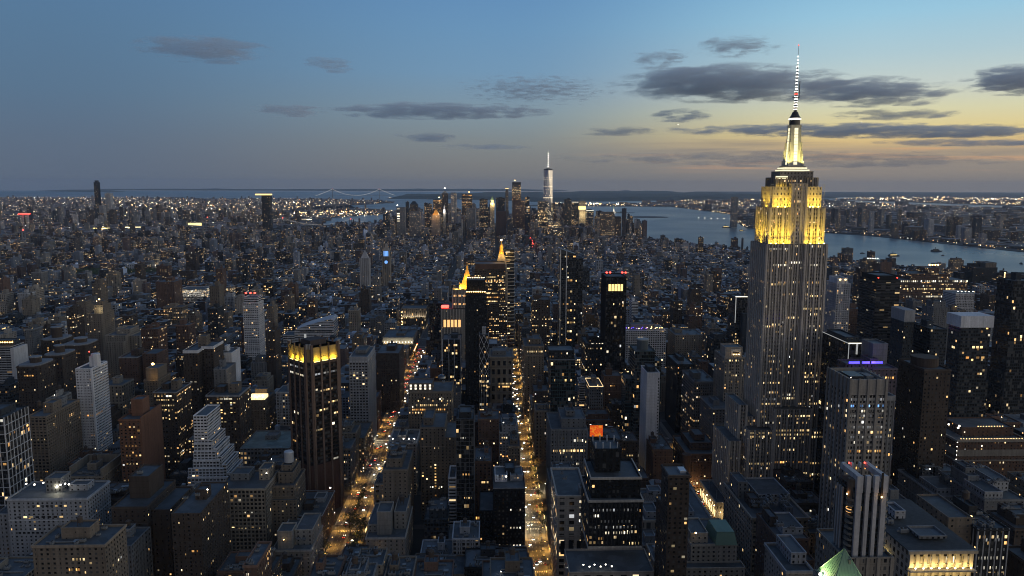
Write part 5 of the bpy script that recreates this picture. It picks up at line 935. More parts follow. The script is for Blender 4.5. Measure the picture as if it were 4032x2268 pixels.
@ex('whitebalc')
def _(B):
    B.slabs(3.0,1.15,.5,shade(WH,.95),0,None,'balcony_bands',3.2); b = MB()
    for i in range(7): x = B.X0+B.w*i/6; b.box(x-.5,x+.5,B.Y0-.45,B.Y0-.002,0,B.H,shade(WH,.8))
    b.box(B.X1-.6,B.X1+1.2,B.Y0-1.4,B.Y0+.9,0,B.H,shade(WH,1.05)); b.build('piers',FACADE,B.root)
    x,y = B.F(.75,.45); b = MB(); b.box(x-4,x+4,y-3,y+5,B.rz,B.rz+11,WH); b.ring(x+1,y+1,[(4.6,B.rz),(4.6,B.rz+12),(4.2,B.rz+13.5),(0,B.rz+14)],20,WH); b.build('rounded_penthouse',FACADE,B.root); B.light(.5,.4,'glowred',1.1,B.H+12,'beacon'); litrow(B,B.H-52,.4,1,8,'litorange',1.8,.8,drop=.0); litrow(B,B.H-52,.0,.5,4,'litorange',1.8,.8,face='right',drop=.1); litrow(B,B.H-74,.7,.95,3,'litorange',1.8,.8,drop=.0)
@ex('gridslab')
def _(B): B.piers(3.6,.8,.6,shade(B.tint,1.1)); B.slabs(3.05,.7,.5,shade(B.tint,1.1),name='floor_bands'); B.up('bulkhead',.4,.95,.25,.5,0,9); B.up('bulkhead',.1,.7,.55,.8,0,6,'grey'); B.tank(.3,.2); litrow(B,B.H-24,.1,.9,5,'litwarm',1.6,.5,drop=.5); litrow(B,B.H-56,.1,.9,4,'litorange',1.6,.5,drop=.4)
@ex('brownlit')
def _(B): B.up('upper_tier',.35,.95,.2,.85,0,13); B.up('crown',.5,.9,.3,.7,13,19); lamp('crown_floodlight','POINT',B.root,(B.w*.3,B.Y0+2,B.H+5),4500,(1,.85,.5),.5); B.light(.85,.1,'glowwarm',2); B.light(.3,.5,'glowwarm',1.6,B.H+13)
@ex('roundbrick1','roundbrick2','roundbrick3','roundbrick4')
def _(B):
    t = shade(PG,.7); b = MB(); n = 24; o = .7
    q = [(B.cx*0+(B.w/2+o)*max(-1,min(1,1.25*math.cos(a))), (B.d/2+o)*max(-1,min(1,1.25*math.sin(a)))) for a in [2*math.pi*i/n for i in range(n)]]
    b.prism(q, B.H-.4, B.H+1.2, t); b.build('rounded_rim',FACADE,B.root); k = {'roundbrick1':14,'roundbrick2':8,'roundbrick3':5,'roundbrick4':6}[B.id]; drum(B,'round_penthouse',.5,.5,min(B.w,B.d)*.26,B.H+1.2,k,B.tint); drum(B,'penthouse_rim',.5,.5,min(B.w,B.d)*.29,B.H+1.2+k,1,t); litrow(B,B.H-12,.3,.8,4,'litorange',1.8,.6,drop=.5)
@ex('orangeroof')
def _(B): B.slabs(3.2,1.0,.6,shade(PG,1.1)); edge_lamps(B,B.H+.2,7,'sodium',1.6,.3,.98,.3); B.solid('white_side_wall',1.0,1.14,.0,1,0,B.H-2,FACADE,tint=shade(WH,.8)); B.up('roof_house',.1,.9,.5,.95,0,6,'slate')
@ex('beigeblock')
def _(B): B.up('upper_tier',.35,1.0,.35,.95,0,7); B.vol('terrace_facade',B.X1,B.X1+16,B.Y0+12,B.Y1,0,B.H-3); B.vol('terrace_facade',B.X0+6,B.X1,B.Y0-9,B.Y0-.01,0,B.H-9); B.kit(1)
@ex('twinslab')
def _(B): B.vol('second_slab',B.X1+3,B.X1+22,B.Y0+9,B.Y1,0,B.H+3); B.band('pale_edge',B.H-.8,B.H+.4,shade(PG,.9),.4); B.up('bulkhead',.6,.9,.3,.6,0,8,'dbrown'); B.kit(.8)
@ex('whitecornice')
def _(B):
    B.band('white_cornice',B.H-3.2,B.H+.5,shade(WH,1.05),.5); B.vol('second_slab',B.X1,B.X1+14,B.Y0+14,B.Y1,0,B.H+2); b = MB(); x0,x1,y0,y1 = B.X1-.5,B.X1+14.5,B.Y0+13.5,B.Y1; b.box(x0,x1,y0,y0+.5,B.H-1,B.H+2.4,WH,bottom=True); b.box(x1-.5,x1,y0+.5,y1,B.H-1,B.H+2.4,WH,bottom=True); b.build('white_cornice',FACADE,B.root); B.up('bulkhead',.5,1.1,.5,.8,0,13,'tan'); litrow(B,B.H-40,.3,.9,2,'litwhite',1.8,.5,drop=.2)
@ex('litapart','litapart2')
def _(B): B.band('pale_edge',B.H-1.6,B.H+.4,shade(PG,.8),.4); B.up('bulkhead',.55,.85,.35,.65,0,9,'tan'); B.up('bulkhead',.1,.4,.4,.8,0,5); B.piers(7,.5,.3,shade(B.tint,1.2)); [litrow(B,B.H-z,.1,.9,8,'litwarm',1.6,.6,drop=.55) for z in (9,15,21,30)]; litrow(B,B.H-5,.4,.8,3,'litwhite',2,.8)
@ex('rustwall')
def _(B): B.solid('rust_side_wall',1.0,1.04,.0,1,0,B.H+2,FACADE,tint=PAL['rust']); B.up('bulkhead',.3,.85,.3,.62,0,15,'rust',(6,5,0,0,0)); B.up('roof_house',.05,.3,.4,.9,0,4); [litrow(B,B.H-z,.2,.8,4,'litwarm' if z%3 else 'litorange',1.7,.5,drop=.4) for z in (18,27,33,36,44,60)]; litrow(B,B.H-12,.8,1,1,'litorange',2,.6)
@ex('ziggurat')
def _(B):
    t = shade(WH,.95); B.tint = t
    for k in range(7): B.vol('terrace_tier',B.X0-(4 if k > 2 else 0),B.X1+4*(k+1),B.Y0-2.2*(k+1)-.01,B.Y0-2.2*k-.02,0,B.H-26-k*7.5,t,STY['bandsgrid']); 
    for k in range(7): B.vol('terrace_tier',B.X1+4*k+.01,B.X1+4*(k+1),B.Y0,B.Y1,0,B.H-24-k*8,t,STY['bandsgrid'])
    B.slabs(3.0,1.2,.3,t,0,B.H-12,'balcony_bands'); B.solid('roof_slab',.05,.95,.1,.9,B.rz,B.rz+.6,M['steel']); litrow(B,B.H-15,.3,.8,4,'litwhite',1.2,.5); litrow(B,B.H-48,-.2,.4,5,'litwhite',1.8,.8,drop=.2)
@ex('whitegrid')
def _(B): B.piers(6,.8,.6,shade(WH,.9)); B.slabs(4.2,.8,.5,shade(WH,.9),name='floor_bands'); B.up('crown',.05,.95,.05,.95,0,9,'white',STY['bands']); B.beacons('glowred',2.6,((.2,.05),(.5,.05),(.8,.05)),B.H+9); litrow(B,B.H-14,.0,.3,2,'litorange',3,.7)
@ex('litgridwide')
def _(B): b = MB(); [b.box(B.X0+B.w*i/24-.5,B.X0+B.w*i/24+.5,B.Y0-.5,B.Y0-.01,0,B.H,(.06,.06,.065)) for i in range(25)]; b.build('louvres',FACADE,B.root); lamp('facade_light','AREA',B.root,(0,B.Y0-8,B.H-4),9000,(1,.92,.75),B.w,(0,B.Y0,B.H-25),sy=1); litrow(B,B.H-6,0,1,18,'litwhite',2.4,.7,drop=.05); litrow(B,B.H-18,0,1,18,'litwhite',2.4,.7,drop=.4)
@ex('greenroof')
def _(B): 
    x0,y0 = B.F(.02,.02); x1,y1 = B.F(.98,.98); b = MB(); b.poly([(x0,y0,B.rz+.12),(x1,y0,B.rz+.12),(x1,y1,B.rz+.12),(x0,y1,B.rz+.12)],None,(.11,.15,.15)); b.build('green_roof',ROOF,B.root); B.up('roof_house',.35,.6,.5,.75,0,4,'grey'); litrow(B,8,.3,.55,4,'litwarm',2.2,.6,drop=.1); litrow(B,8,.6,.98,6,'litwhite',2.2,.6,drop=.2); lamp('side_light','POINT',B.root,(B.X1+4,B.Y0+20,8),2500,(1,.55,.2),.4)
@ex('roofbar')
def _(B): B.solid('glass_bar',.1,.9,.1,.5,B.rz,B.rz+3.5,M['windowlit']); [B.light(.1+.13*i,.05+.1*(i%3),'glowwarm',1.5) for i in range(7)]; lamp('bar_light','POINT',B.root,(0,B.Y0+4,B.H+4),2500,(1,.62,.22),.5); B.up('roof_house',.2,.8,.6,.9,0,7)
@ex('bulkheadblock')
def _(B): B.up('ribbed_penthouse',.1,.95,.1,.8,0,13,'tan',STY['blankribs']); B.light(.7,.02,'glowwarm',2.6); lamp('wall_wash','POINT',B.root,(B.w*.2,B.Y0-2,B.H+3),900,(1,.6,.22),.4)
@ex('longlit')
def _(B):
    B.up('upper_tier',.18,.75,.1,.9,0,14,B.tint,STY['officewarm']); B.up('crown',.45,.62,.2,.8,14,26,B.tint,STY['officewarm'])
    for k in range(4): litrow(B,B.H-5-k*18,.05*k,1-.1*k,34,'litwarm' if k%2 else 'litwhite',4,.6,drop=.25)
    edge_lamps(B,B.H+26,4,'glowwarm',3,.45,.62,.2)
@ex('whitebox')
def _(B): b = MB(); [b.box(B.X0+B.w*(i+.12*(k%2))/9,B.X0+B.w*(i+.6+.12*(k%2))/9,B.Y0-.4,B.Y0-.01,B.H-4-k*4,B.H-2-k*4,(.28,.28,.28)) for i in range(9) for k in range(8)]; b.build('checker_panels',FACADE,B.root); edge_lamps(B,B.H+.2,5,'glowwhite',1.2)
@ex('d7')
def _(B): pyramid(B,'gold_pyramid',.1,.9,.1,.9,B.H,B.H+33,M['gilt'],.06); lamp('roof_floodlight','POINT',B.root,(0,B.Y0-30,B.H+2),90000,(1,.5,.15),2); B.piers(6,1.4,1,shade(ST,1))
@ex('d9')
def _(B): B.up('spire_tier',.1,.9,.1,.9,0,14,'white'); B.up('spire_tier',.25,.75,.25,.75,14,28,'white'); pyramid(B,'spire_cap',.3,.7,.3,.7,B.H+28,B.H+44,M['pale'],.05); lamp('spire_floodlight','POINT',B.root,(0,B.Y0-14,B.H-2),60000,(1,.95,.85),2)
@ex('d8')
def _(B): pyramid(B,'stone_crown',.1,.9,.1,.9,B.H,B.H+18,FACADE,.2,ST); B.light(.5,.5,'glowwhite',7,B.H+18,'crown_lamp')
@ex('d13')
def _(B): B.up('gold_crown',.1,.9,.1,.9,0,20,'stone',STY['ribswhite']); pyramid(B,'green_spire',.15,.85,.15,.85,B.H+20,B.H+48,M['copper'],.08); lamp('crown_floodlight','POINT',B.root,(0,B.Y0-16,B.H-4),130000,(1,.7,.25),2); lamp('crown_floodlight','POINT',B.root,(0,B.Y0-14,B.H+16),60000,(1,.72,.3),2)
@ex('d10')
def _(B): B.vol('second_column',B.X1-18,B.X1,B.Y0-9,B.Y0-.01,0,B.H-3,PAL['paleg'],STY['ribswhite'])
@ex('d16')
def _(B): B.up('lattice_crown',0,1,0,1,0,12,'slate',STY['grid']); [litrow(B,B.H-30-k*9,0,1,10,'litwarm',4,.6,drop=.3) for k in range(3)]; [litrow(B,B.H-85-k*12,0,1,10,'litorange',4,.5,drop=.5) for k in range(5)]; B.light(.3,.1,'glowwarm',5,B.H+12)
@ex('d6','d11')
def _(B): litrow(B,B.H-12,.05,.95,9,'litorange',7,.8,drop=.1); litrow(B,B.H-60,0,1,12,'litorange',4,.6,drop=.3); litrow(B,B.H-80,0,1,12,'litorange',4,.6,drop=.4); B.light(.7,.1,'glowwarm',6,B.H)
@ex('d15')
def _(B): B.light(.2,.1,'sodium',4.5,B.H+6); B.light(.8,.1,'sodium',4.5,B.H+6); B.up('crown',.2,.8,.2,.8,0,12)
@ex('d1')
def _(B): [litrow(B,B.H-12-k*15,.05,.4,1,'litwhite',8,.9,drop=.1) for k in range(6)]; B.light(.1,.1,'glowwhite',5,B.H)
@ex('d24')
def _(B): B.piers(6,1.6,1,ST); B.band('gold_band',B.H-58,B.H-36,(1,1,1),1.2,M['goldroof']); lamp('shaft_floodlight','POINT',B.root,(0,B.Y0-40,B.H-90),200000,(1,.75,.35),2)
@ex('d23','d25')
def _(B): B.solid('light_strip',0,1,-.02,.02,B.H,B.H+3,M['litwhite']); B.up('crown',.2,.8,.2,.8,0,10)
@ex('d26','d27')
def _(B): B.up('crown',.1,.95,.1,.9,0,10); B.vol('step_facade',B.X0-20,B.X0-.1,B.Y0+10,B.Y1,0,B.H-12)
@ex('d29')
def _(B): B.solid('white_edge',.94,1.0,-.02,0,0,B.H,M['pale'])
@ex('d28')
def _(B): B.piers(10,5,3,shade(B.tint,.9))
@ex('d4')
def _(B): B.up('crown',.1,.9,.1,.9,0,6); litrow(B,B.H-10,.2,.9,6,'dimpale',4,.4,drop=.3)
@ex('d3')
def _(B): pyramid(B,'peaked_roof',.0,1,.0,1,B.H,B.H+22,M['steel'],.35)
@ex('d21')
def _(B): B.vol('lower_tier',B.X0-14,B.X1+14,B.Y0-14,B.Y0-.1,0,B.H-32,B.tint,STY['bandslit']); [litrow(B,B.H-8-k*13,.05,.95,10,'litwarm',3.5,.8,drop=.2) for k in range(5)]
@ex('d19')
def _(B): [litrow(B,B.H-70-k*10,0,1,10,'litwarm',4,.7,drop=.35) for k in range(8)]; litrow(B,B.H-8,0,1,8,'dimpale',4,.8)
@ex('oms')
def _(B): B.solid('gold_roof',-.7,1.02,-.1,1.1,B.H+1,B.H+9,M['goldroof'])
@ex('bkt')
def _(B): B.up('crown',.15,.85,.15,.85,0,14,'vblack',STY['ribs']); B.piers(5,2,1.5,(.02,.022,.025)); litrow(B,B.H-18,.3,.8,4,'dimpale',5,.6)
@ex('westblack')
def _(B): B.up('pale_step',.55,1,.1,.9,0,14,'tan'); B.kit(1)
@ex('westblack2')
def _(B): [B.light(.08,-.02,'glowwarm',2.4,B.H-4-k*6,'strip_lamp') for k in range(8)]; B.kit(1)
@ex('river1')
def _(B): drum(B,'curved_top',.5,.5,B.d*.4,B.rz,6,B.tint,dome=4); edge_lamps(B,B.H+2,5,'glowwhite',2)
BOXES = []                        # footprints already built on: x0, x1, y0, y1
VIS = []                          # what must stay in view: u0, u1, lowest visible pixel row, distance
MARK = []                         # screen place and short name of every named building
def hero_all():
    for k, (i, x0, x1, y0, y1, H, vb, pal, sty, lab, sh) in enumerate(HERO):
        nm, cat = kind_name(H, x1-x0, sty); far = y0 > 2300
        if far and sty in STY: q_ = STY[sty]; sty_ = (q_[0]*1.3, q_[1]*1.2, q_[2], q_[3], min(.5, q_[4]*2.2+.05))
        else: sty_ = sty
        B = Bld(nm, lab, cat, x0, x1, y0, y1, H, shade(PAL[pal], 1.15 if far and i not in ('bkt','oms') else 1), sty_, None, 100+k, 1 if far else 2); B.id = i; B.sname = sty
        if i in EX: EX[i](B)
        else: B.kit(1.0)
        if y0 < 1100 and i not in ('cornice','greytower','limeblock','roundcorner','lampstring','goldloggia','arched','wedge','darkgrid'): B.trim()
        m = 14 if i in ('ziggurat','litroof','brownstack','palestep','limestep','cornice','mansard','twinslab','beigeblock','whitecornice','tanslab') else 2
        BOXES.append((x0-m, x1+m+(16 if i == 'ziggurat' else 0), y0-(32 if i == 'cornice' else 18 if i in ('palestep','limestep','mansard','ziggurat') else 2), y1+2))
        u0, v0 = proj(x0, y0, H); u1, v1 = proj(x1, y0, H); u2, _ = proj(x1 if x1 < 0 else x0, y1, H)
        VIS.append((min(u0,u2), max(u1,u2), vb, y0)); MARK.append(((u0+u1)/2, v0, y0, sh, max(60, u1-u0)))
hero_all()

# ------------------------------------------------------------------ the floodlit skyscraper
def special(x0, x1, y0, y1, H, vb, sh, m=3):
    BOXES.append((x0-m,x1+m,y0-m,y1+m)); u0,v0 = proj(x0,y0,H); u1,_ = proj(x1,y0,H); u2,_ = proj(x1 if x1 < 0 else x0,y1,H)
    VIS.append((min(u0,u2),max(u1,u2),vb,y0)); MARK.append(((u0+u1)/2,v0,y0,sh,max(60,u1-u0)))
class Shape(Bld):
    def __init__(s, name, label, cat, cx, cy, pal, sty, seed, rz=0):
        s.rg = random.Random(seed); s.root = thing(name, label, cat, (cx,cy,0), None, rz); s.tint = PAL[pal] if isinstance(pal,str) else pal; s.sty = STY[sty]; s.sname = sty; s.vo = s.rg.randint(0,900); s.detail = 2; s.cx, s.cy = cx, cy
        s.X0 = s.X1 = s.Y0 = s.Y1 = 0; s.w = s.d = 1; s.H = 0; s.id = ''
    def tier(s, name, x0, x1, y0, y1, z0, z1, pier=0, tint=None, sty=None, parapet=True, pw=1.5, pd=.55):
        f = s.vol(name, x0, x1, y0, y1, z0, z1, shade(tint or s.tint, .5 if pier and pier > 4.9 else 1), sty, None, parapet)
        s.X0,s.X1,s.Y0,s.Y1 = x0,x1,y0,y1; s.w,s.d = x1-x0,y1-y0
        if pier:
            b = MB(); t = shade(tint or s.tint, 1.15); n = max(1,round(s.w/pier))
            for i in range(n+1): x = min(max(x0+s.w*i/n,x0+pw/2),x1-pw/2); b.box(x-pw/2,x+pw/2,y0-pd,y0-.002,z0,z1-.05,t)
            for i in range(n):                                    # the thin mullion between two piers
                x = x0+s.w*(i+.5)/n; b.box(x-.28,x+.28,y0-pd*.6,y0-.002,z0,z1-.6,t)
            n = max(1,round(s.d/pier))
            for i in range(n+1):
                y = min(max(y0+s.d*i/n,y0+pw/2),y1-pw/2)
                for xa,xb in ((x0-pd,x0-.002),(x1+.002,x1+pd)): b.box(xa,xb,y-pw/2,y+pw/2,z0,z1-.05,t)
            for i in range(n):
                y = y0+s.d*(i+.5)/n
                for xa,xb in ((x0-pd*.6,x0-.002),(x1+.002,x1+pd*.6)): b.box(xa,xb,y-.28,y+.28,z0,z1-.6,t)
            b.build('piers', FACADE, f)
        return f
def empire():
    T = (.39,.352,.305); S = Shape('landmark_skyscraper','tall stepped limestone skyscraper with yellow floodlit upper setbacks and a glowing mast','skyscraper',285.5,722,T,'apart',7)
    S.sty = (1.85,3.75,.52,.5,.15); P = 5.6
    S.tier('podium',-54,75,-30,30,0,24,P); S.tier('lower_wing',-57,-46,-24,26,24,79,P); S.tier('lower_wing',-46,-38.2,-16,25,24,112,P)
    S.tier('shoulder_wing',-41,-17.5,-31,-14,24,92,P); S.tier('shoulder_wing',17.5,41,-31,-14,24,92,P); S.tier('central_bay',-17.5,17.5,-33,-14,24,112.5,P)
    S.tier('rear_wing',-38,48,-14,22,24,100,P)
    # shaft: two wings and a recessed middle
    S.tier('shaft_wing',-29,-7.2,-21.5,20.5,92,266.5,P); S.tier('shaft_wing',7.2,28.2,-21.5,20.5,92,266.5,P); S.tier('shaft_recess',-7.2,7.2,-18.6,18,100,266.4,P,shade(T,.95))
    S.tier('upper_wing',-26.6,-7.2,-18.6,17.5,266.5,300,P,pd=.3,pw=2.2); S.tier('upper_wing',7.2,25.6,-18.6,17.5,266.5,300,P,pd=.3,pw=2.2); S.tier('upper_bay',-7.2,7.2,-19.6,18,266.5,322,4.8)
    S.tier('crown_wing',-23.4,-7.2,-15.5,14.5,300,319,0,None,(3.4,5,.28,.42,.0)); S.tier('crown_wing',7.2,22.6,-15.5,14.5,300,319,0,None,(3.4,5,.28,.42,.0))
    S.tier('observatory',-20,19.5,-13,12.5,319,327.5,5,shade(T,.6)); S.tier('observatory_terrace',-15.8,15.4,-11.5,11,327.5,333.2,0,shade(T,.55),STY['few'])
    root = S.root
    for (x0,x1,y0,z0,z1) in ((-12.4,12,-10.4,333.6,334.8),(-10.6,10.2,-9.4,335.6,336.8)):
        b = MB(); b.box(x0,x1,y0,-y0,z0,z1,bottom=True); b.build('glowing_ring',M['mastglow'],root)
    b = MB(); b.box(-11,10.6,-9.8,9.8,334.8,335.6,shade(T,.6)); b.box(-9.4,9,-8.6,8.6,336.8,338.2,shade(T,.6)); b.build('mast_base',FACADE,root)
    b = MB(); b.box(-20.3,-9,-13.06,-13.01,326.2,328.8); b.build('terrace_light',M['mastglow'],root)
    # mast: tapering shaft with four stepped buttress wings, a lit glass band on each face
    pale = (.42,.42,.4); b = MB()
    for z0,z1,r0,r1 in ((338.2,346,6.2,5.6),(346,374,5.6,4.6),(374,376,4.8,4.8)):
        for i in range(4):
            a = math.pi/4+i*math.pi/2; c = a+math.pi/2; k = 1.414
            b.poly([(r0*k*math.cos(a),r0*k*math.sin(a),z0),(r0*k*math.cos(c),r0*k*math.sin(c),z0),(r1*k*math.cos(c),r1*k*math.sin(c),z1),(r1*k*math.cos(a),r1*k*math.sin(a),z1)],None,pale)
    b.build('mast_shaft',FACADE,root)
    for i in range(4):
        a = math.pi/4+i*math.pi/2; ca,sa = math.cos(a),math.sin(a); b = MB()
        for r,z in ((10.6,343),(9.3,352),(8.2,360)): b.prism([((5.2)*ca*1.2-.9*sa,5.2*sa*1.2+.9*ca),(r*ca-.55*sa,r*sa+.55*ca),(r*ca+.55*sa,r*sa-.55*ca),((5.2)*ca*1.2+.9*sa,5.2*sa*1.2-.9*ca)],338,z,pale)
        b.build('mast_buttress',FACADE,root)
    for i in range(4):
        rz = i*math.pi/2; b = MB(); nz = 11
        for k in range(nz):
            z0 = 339.5+k*3.1; z1 = z0+2.7; r = 6.1-(z0-338)*.042; q = [(-1.7,-r-.35,z0),(1.7,-r-.35,z0),(1.7,-r-.2,z1),(-1.7,-r-.2,z1)]
            b.poly([(*rotp(p[:2],rz),p[2]) for p in q])
        b.build('mast_window',M['mastglow'],root)
    b = MB(); b.ring(0,0,[(4.9,376),(4.9,381),(5.2,381.2),(5.2,382.4),(3.6,385),(2.4,388),(0,389)],20,(.2,.2,.2)); b.build('mast_dome',M['steel'],root)
    b = MB(); b.ring(0,0,[(5.0,380.8),(5.3,381),(5.3,382),(5.0,382.2)],20); b.build('dome_light_ring',M['glowwhite'],root)
    an = MB(); an.bar((0,0,388),(0,0,408),1.5,(.1,.1,.1),8,1.3); an.bar((0,0,408),(0,0,430),.95,(.1,.1,.1),6,.6); an.bar((0,0,430),(0,0,448),.35,(.1,.1,.1),5,.12); an.box(-3.2,-1.2,-.4,.4,401,402,(.1,.1,.1)); an.box(2.6,3.2,-.3,.3,401,416,(.1,.1,.1)); an.box(1.2,3.2,-.3,.3,400.6,401.4,(.1,.1,.1))
    ant = an.build('antenna',M['steel'],root)
    z = 390
    while z < 438:
        b = MB(); r = 1.75 if z < 408 else 1.15 if z < 430 else .55; b.ring(0,0,[(r*.6,z),(r*.9,z+.2),(r*.9,z+.6),(r*.6,z+.8)],8); b.build('antenna_lamp',M['glowred'] if 402 < z < 409 and int(z)%2 else M['glowwhite'],ant); z += 2.3 if z < 410 else 3.0
    b = MB(); b.ring(0,0,[(0,447.6),(.6,448.1),(0,448.7)],8); b.build('beacon',M['glowred'],ant)
    # floodlights for the setbacks; their spots are added in mid-air beyond the ledges
    Y = (1,.66,.055)
    def fl(loc, tgt, w, p, vert=False): lamp('floodlight','AREA',root,loc,p,Y,w,tgt,sy=.5)
    for x,w in ((-17,19),(16.6,18)):
        fl((x,-21.3,266.9),(x,-18.4,276),w,5200)
        for k in (-.33,0,.33): lamp('floodlight','SPOT',root,(x+w*k,-25.5,266.5),27000,Y,.3,(x+w*k,-18.6,291),R(66))
    lamp('floodlight','AREA',root,(-28.9,-1,266.9),8200,Y,.5,(-26.6,-1,278),sy=34)
    for y in (-12,-1,10): lamp('floodlight','SPOT',root,(-33.5,y,266.5),27000,Y,.3,(-26.6,y,291),R(66))
    for x,w in ((-15.5,15),(15,14)):
        fl((x,-18.4,300.6),(x,-15.3,307),w,3400)
        for k in (-.3,.3): lamp('floodlight','SPOT',root,(x+w*k,-21.5,300.8),11000,Y,.3,(x+w*k,-15.5,313),R(65))
    lamp('floodlight','AREA',root,(-26.3,-1,300.4),4200,Y,.5,(-23.4,-1,309),sy=28)
    for y in (-8,6): lamp('floodlight','SPOT',root,(-28,y,300.8),9000,Y,.3,(-23.4,y,313),R(65))
    fl((-15,-14.8,319.3),(-15,-12.9,324),9,380)
    for x in (-6,6): lamp('mast_floodlight','SPOT',root,(x*1.25,-12.6,338),26000,(1,.8,.2),.3,(x*.75,-5,352),R(75))
    lamp('mast_floodlight','SPOT',root,(-14,-4,338),24000,(1,.8,.2),.3,(-5.5,-1,352),R(75)); lamp('mast_floodlight','SPOT',root,(13,-6,338),20000,(1,.8,.2),.3,(5.5,-1,352),R(75))
    for x,y in ((-20,-20.8),(-13,-20.8),(-25,-20.8),(12,-20.8),(20,-20.8),(25,-20.8)):
        b = MB(); b.box(x-.5,x+.5,y-.3,y+.2,266.7,267.4); b.build('floodlight_housing',M['glowyellow'],root)
    for x in (-19,-12,11,14,19):
        b = MB(); b.box(x-.6,x+.6,-18.3,-17.7,300.1,301.2); b.build('floodlight_housing',M['glowyellow'],root)
    b = MB(); [b.bar((sx,-15.9,301),(sx,-15.9,321),.18,(.5,.5,.45)) or b.bar((sx,-15.9,321),(sx-2.6*(1 if sx > 0 else -1),-15.9,321),.18,(.5,.5,.45)) for sx in (-25.4,24.6)]; b.build('window_washing_frame',M['pale'],root)
    # rows of lit offices
    def row(z, x0, x1, y, n, key, h=1.9, drop=.15, wd=.6):
        b = MB(); strip_win(b, (x0,y-.04), (x1,y-.04), z, h, n, wd, drop, shade(T,.5), S.rg); b.build('lit_floor',LITF[key],root)
    Ys = -21.5
    for z,x0,x1,key,n,dr in ((261,-27,-8,'litwhite',9,.3),(246,-22,-8,'litwhite',7,.5),(246,12,20,'litwhite',4,.1),(228,-23,-10,'litwarm',7,.1),(217,14,26,'litwarm',6,.1),(205,8,26,'litwarm',8,.7),(190,-27,-8,'litwarm',9,.7),(183,-24,-12,'litwarm',5,.6),(160,-26,-16,'litwarm',5,.2),(152,10,26,'litwarm',8,.6),(141,14,26,'litwarm',6,.1),(135,14,27,'litwarm',7,.2),(134,-27,-10,'litwarm',7,.3),(113.5,-27,-8,'litwarm',10,.1),(113.5,8,27,'litwarm',10,.05),(118,-27,-12,'dimpale',8,.3),(101,-27,-22,'litwarm',3,.1),(287,-25,-8,'litwarm',9,.2),(287,9,25,'litwarm',8,.3)):
        row(z,x0,x1,Ys if z < 266 else -18.6,n,key,1.9,dr)
    for z,key,dr in ((248,'litwhite',.1),(196,'litwarm',.1),(176,'litwarm',.5),(118,'litwarm',.15),(121.5,'litwhite',.2),(125,'litwarm',.5),(243,'litwhite',.5),(149,'litwarm',.6)): row(z,-6.5,6.5,-18.6,6,key,2.0,dr)
    for z,y,x0,x1,n,key,dr in ((105,-33,-16,16,13,'litwarm',.05),(88,-31,-40,-19,10,'litwarm',.15),(84.5,-31,-40,-19,10,'litwarm',.2),(91,-33,-16,16,13,'litwarm',.0),(87,-33,-16,16,13,'litwarm',.1),(88,-31,19,40,9,'litwarm',.1),(84,-31,19,40,9,'litwarm',.4),(60,-33,-16,16,13,'litorange',.1),(58,-31,-40,-19,10,'litwarm',.1),(58,-31,19,40,10,'litwarm',.2),(49,-33,0,16,7,'litwarm',.3),(47,-31,19,40,10,'litwarm',.4),(42,-33,-16,16,13,'litwarm',.05),(98,-31,-26,-8,8,'litwhite',.4)): row(z,x0,x1,y,n,key,1.9,dr)
    special(234,330,689,752,448,1890,'floodlit skyscraper',4)
empire()

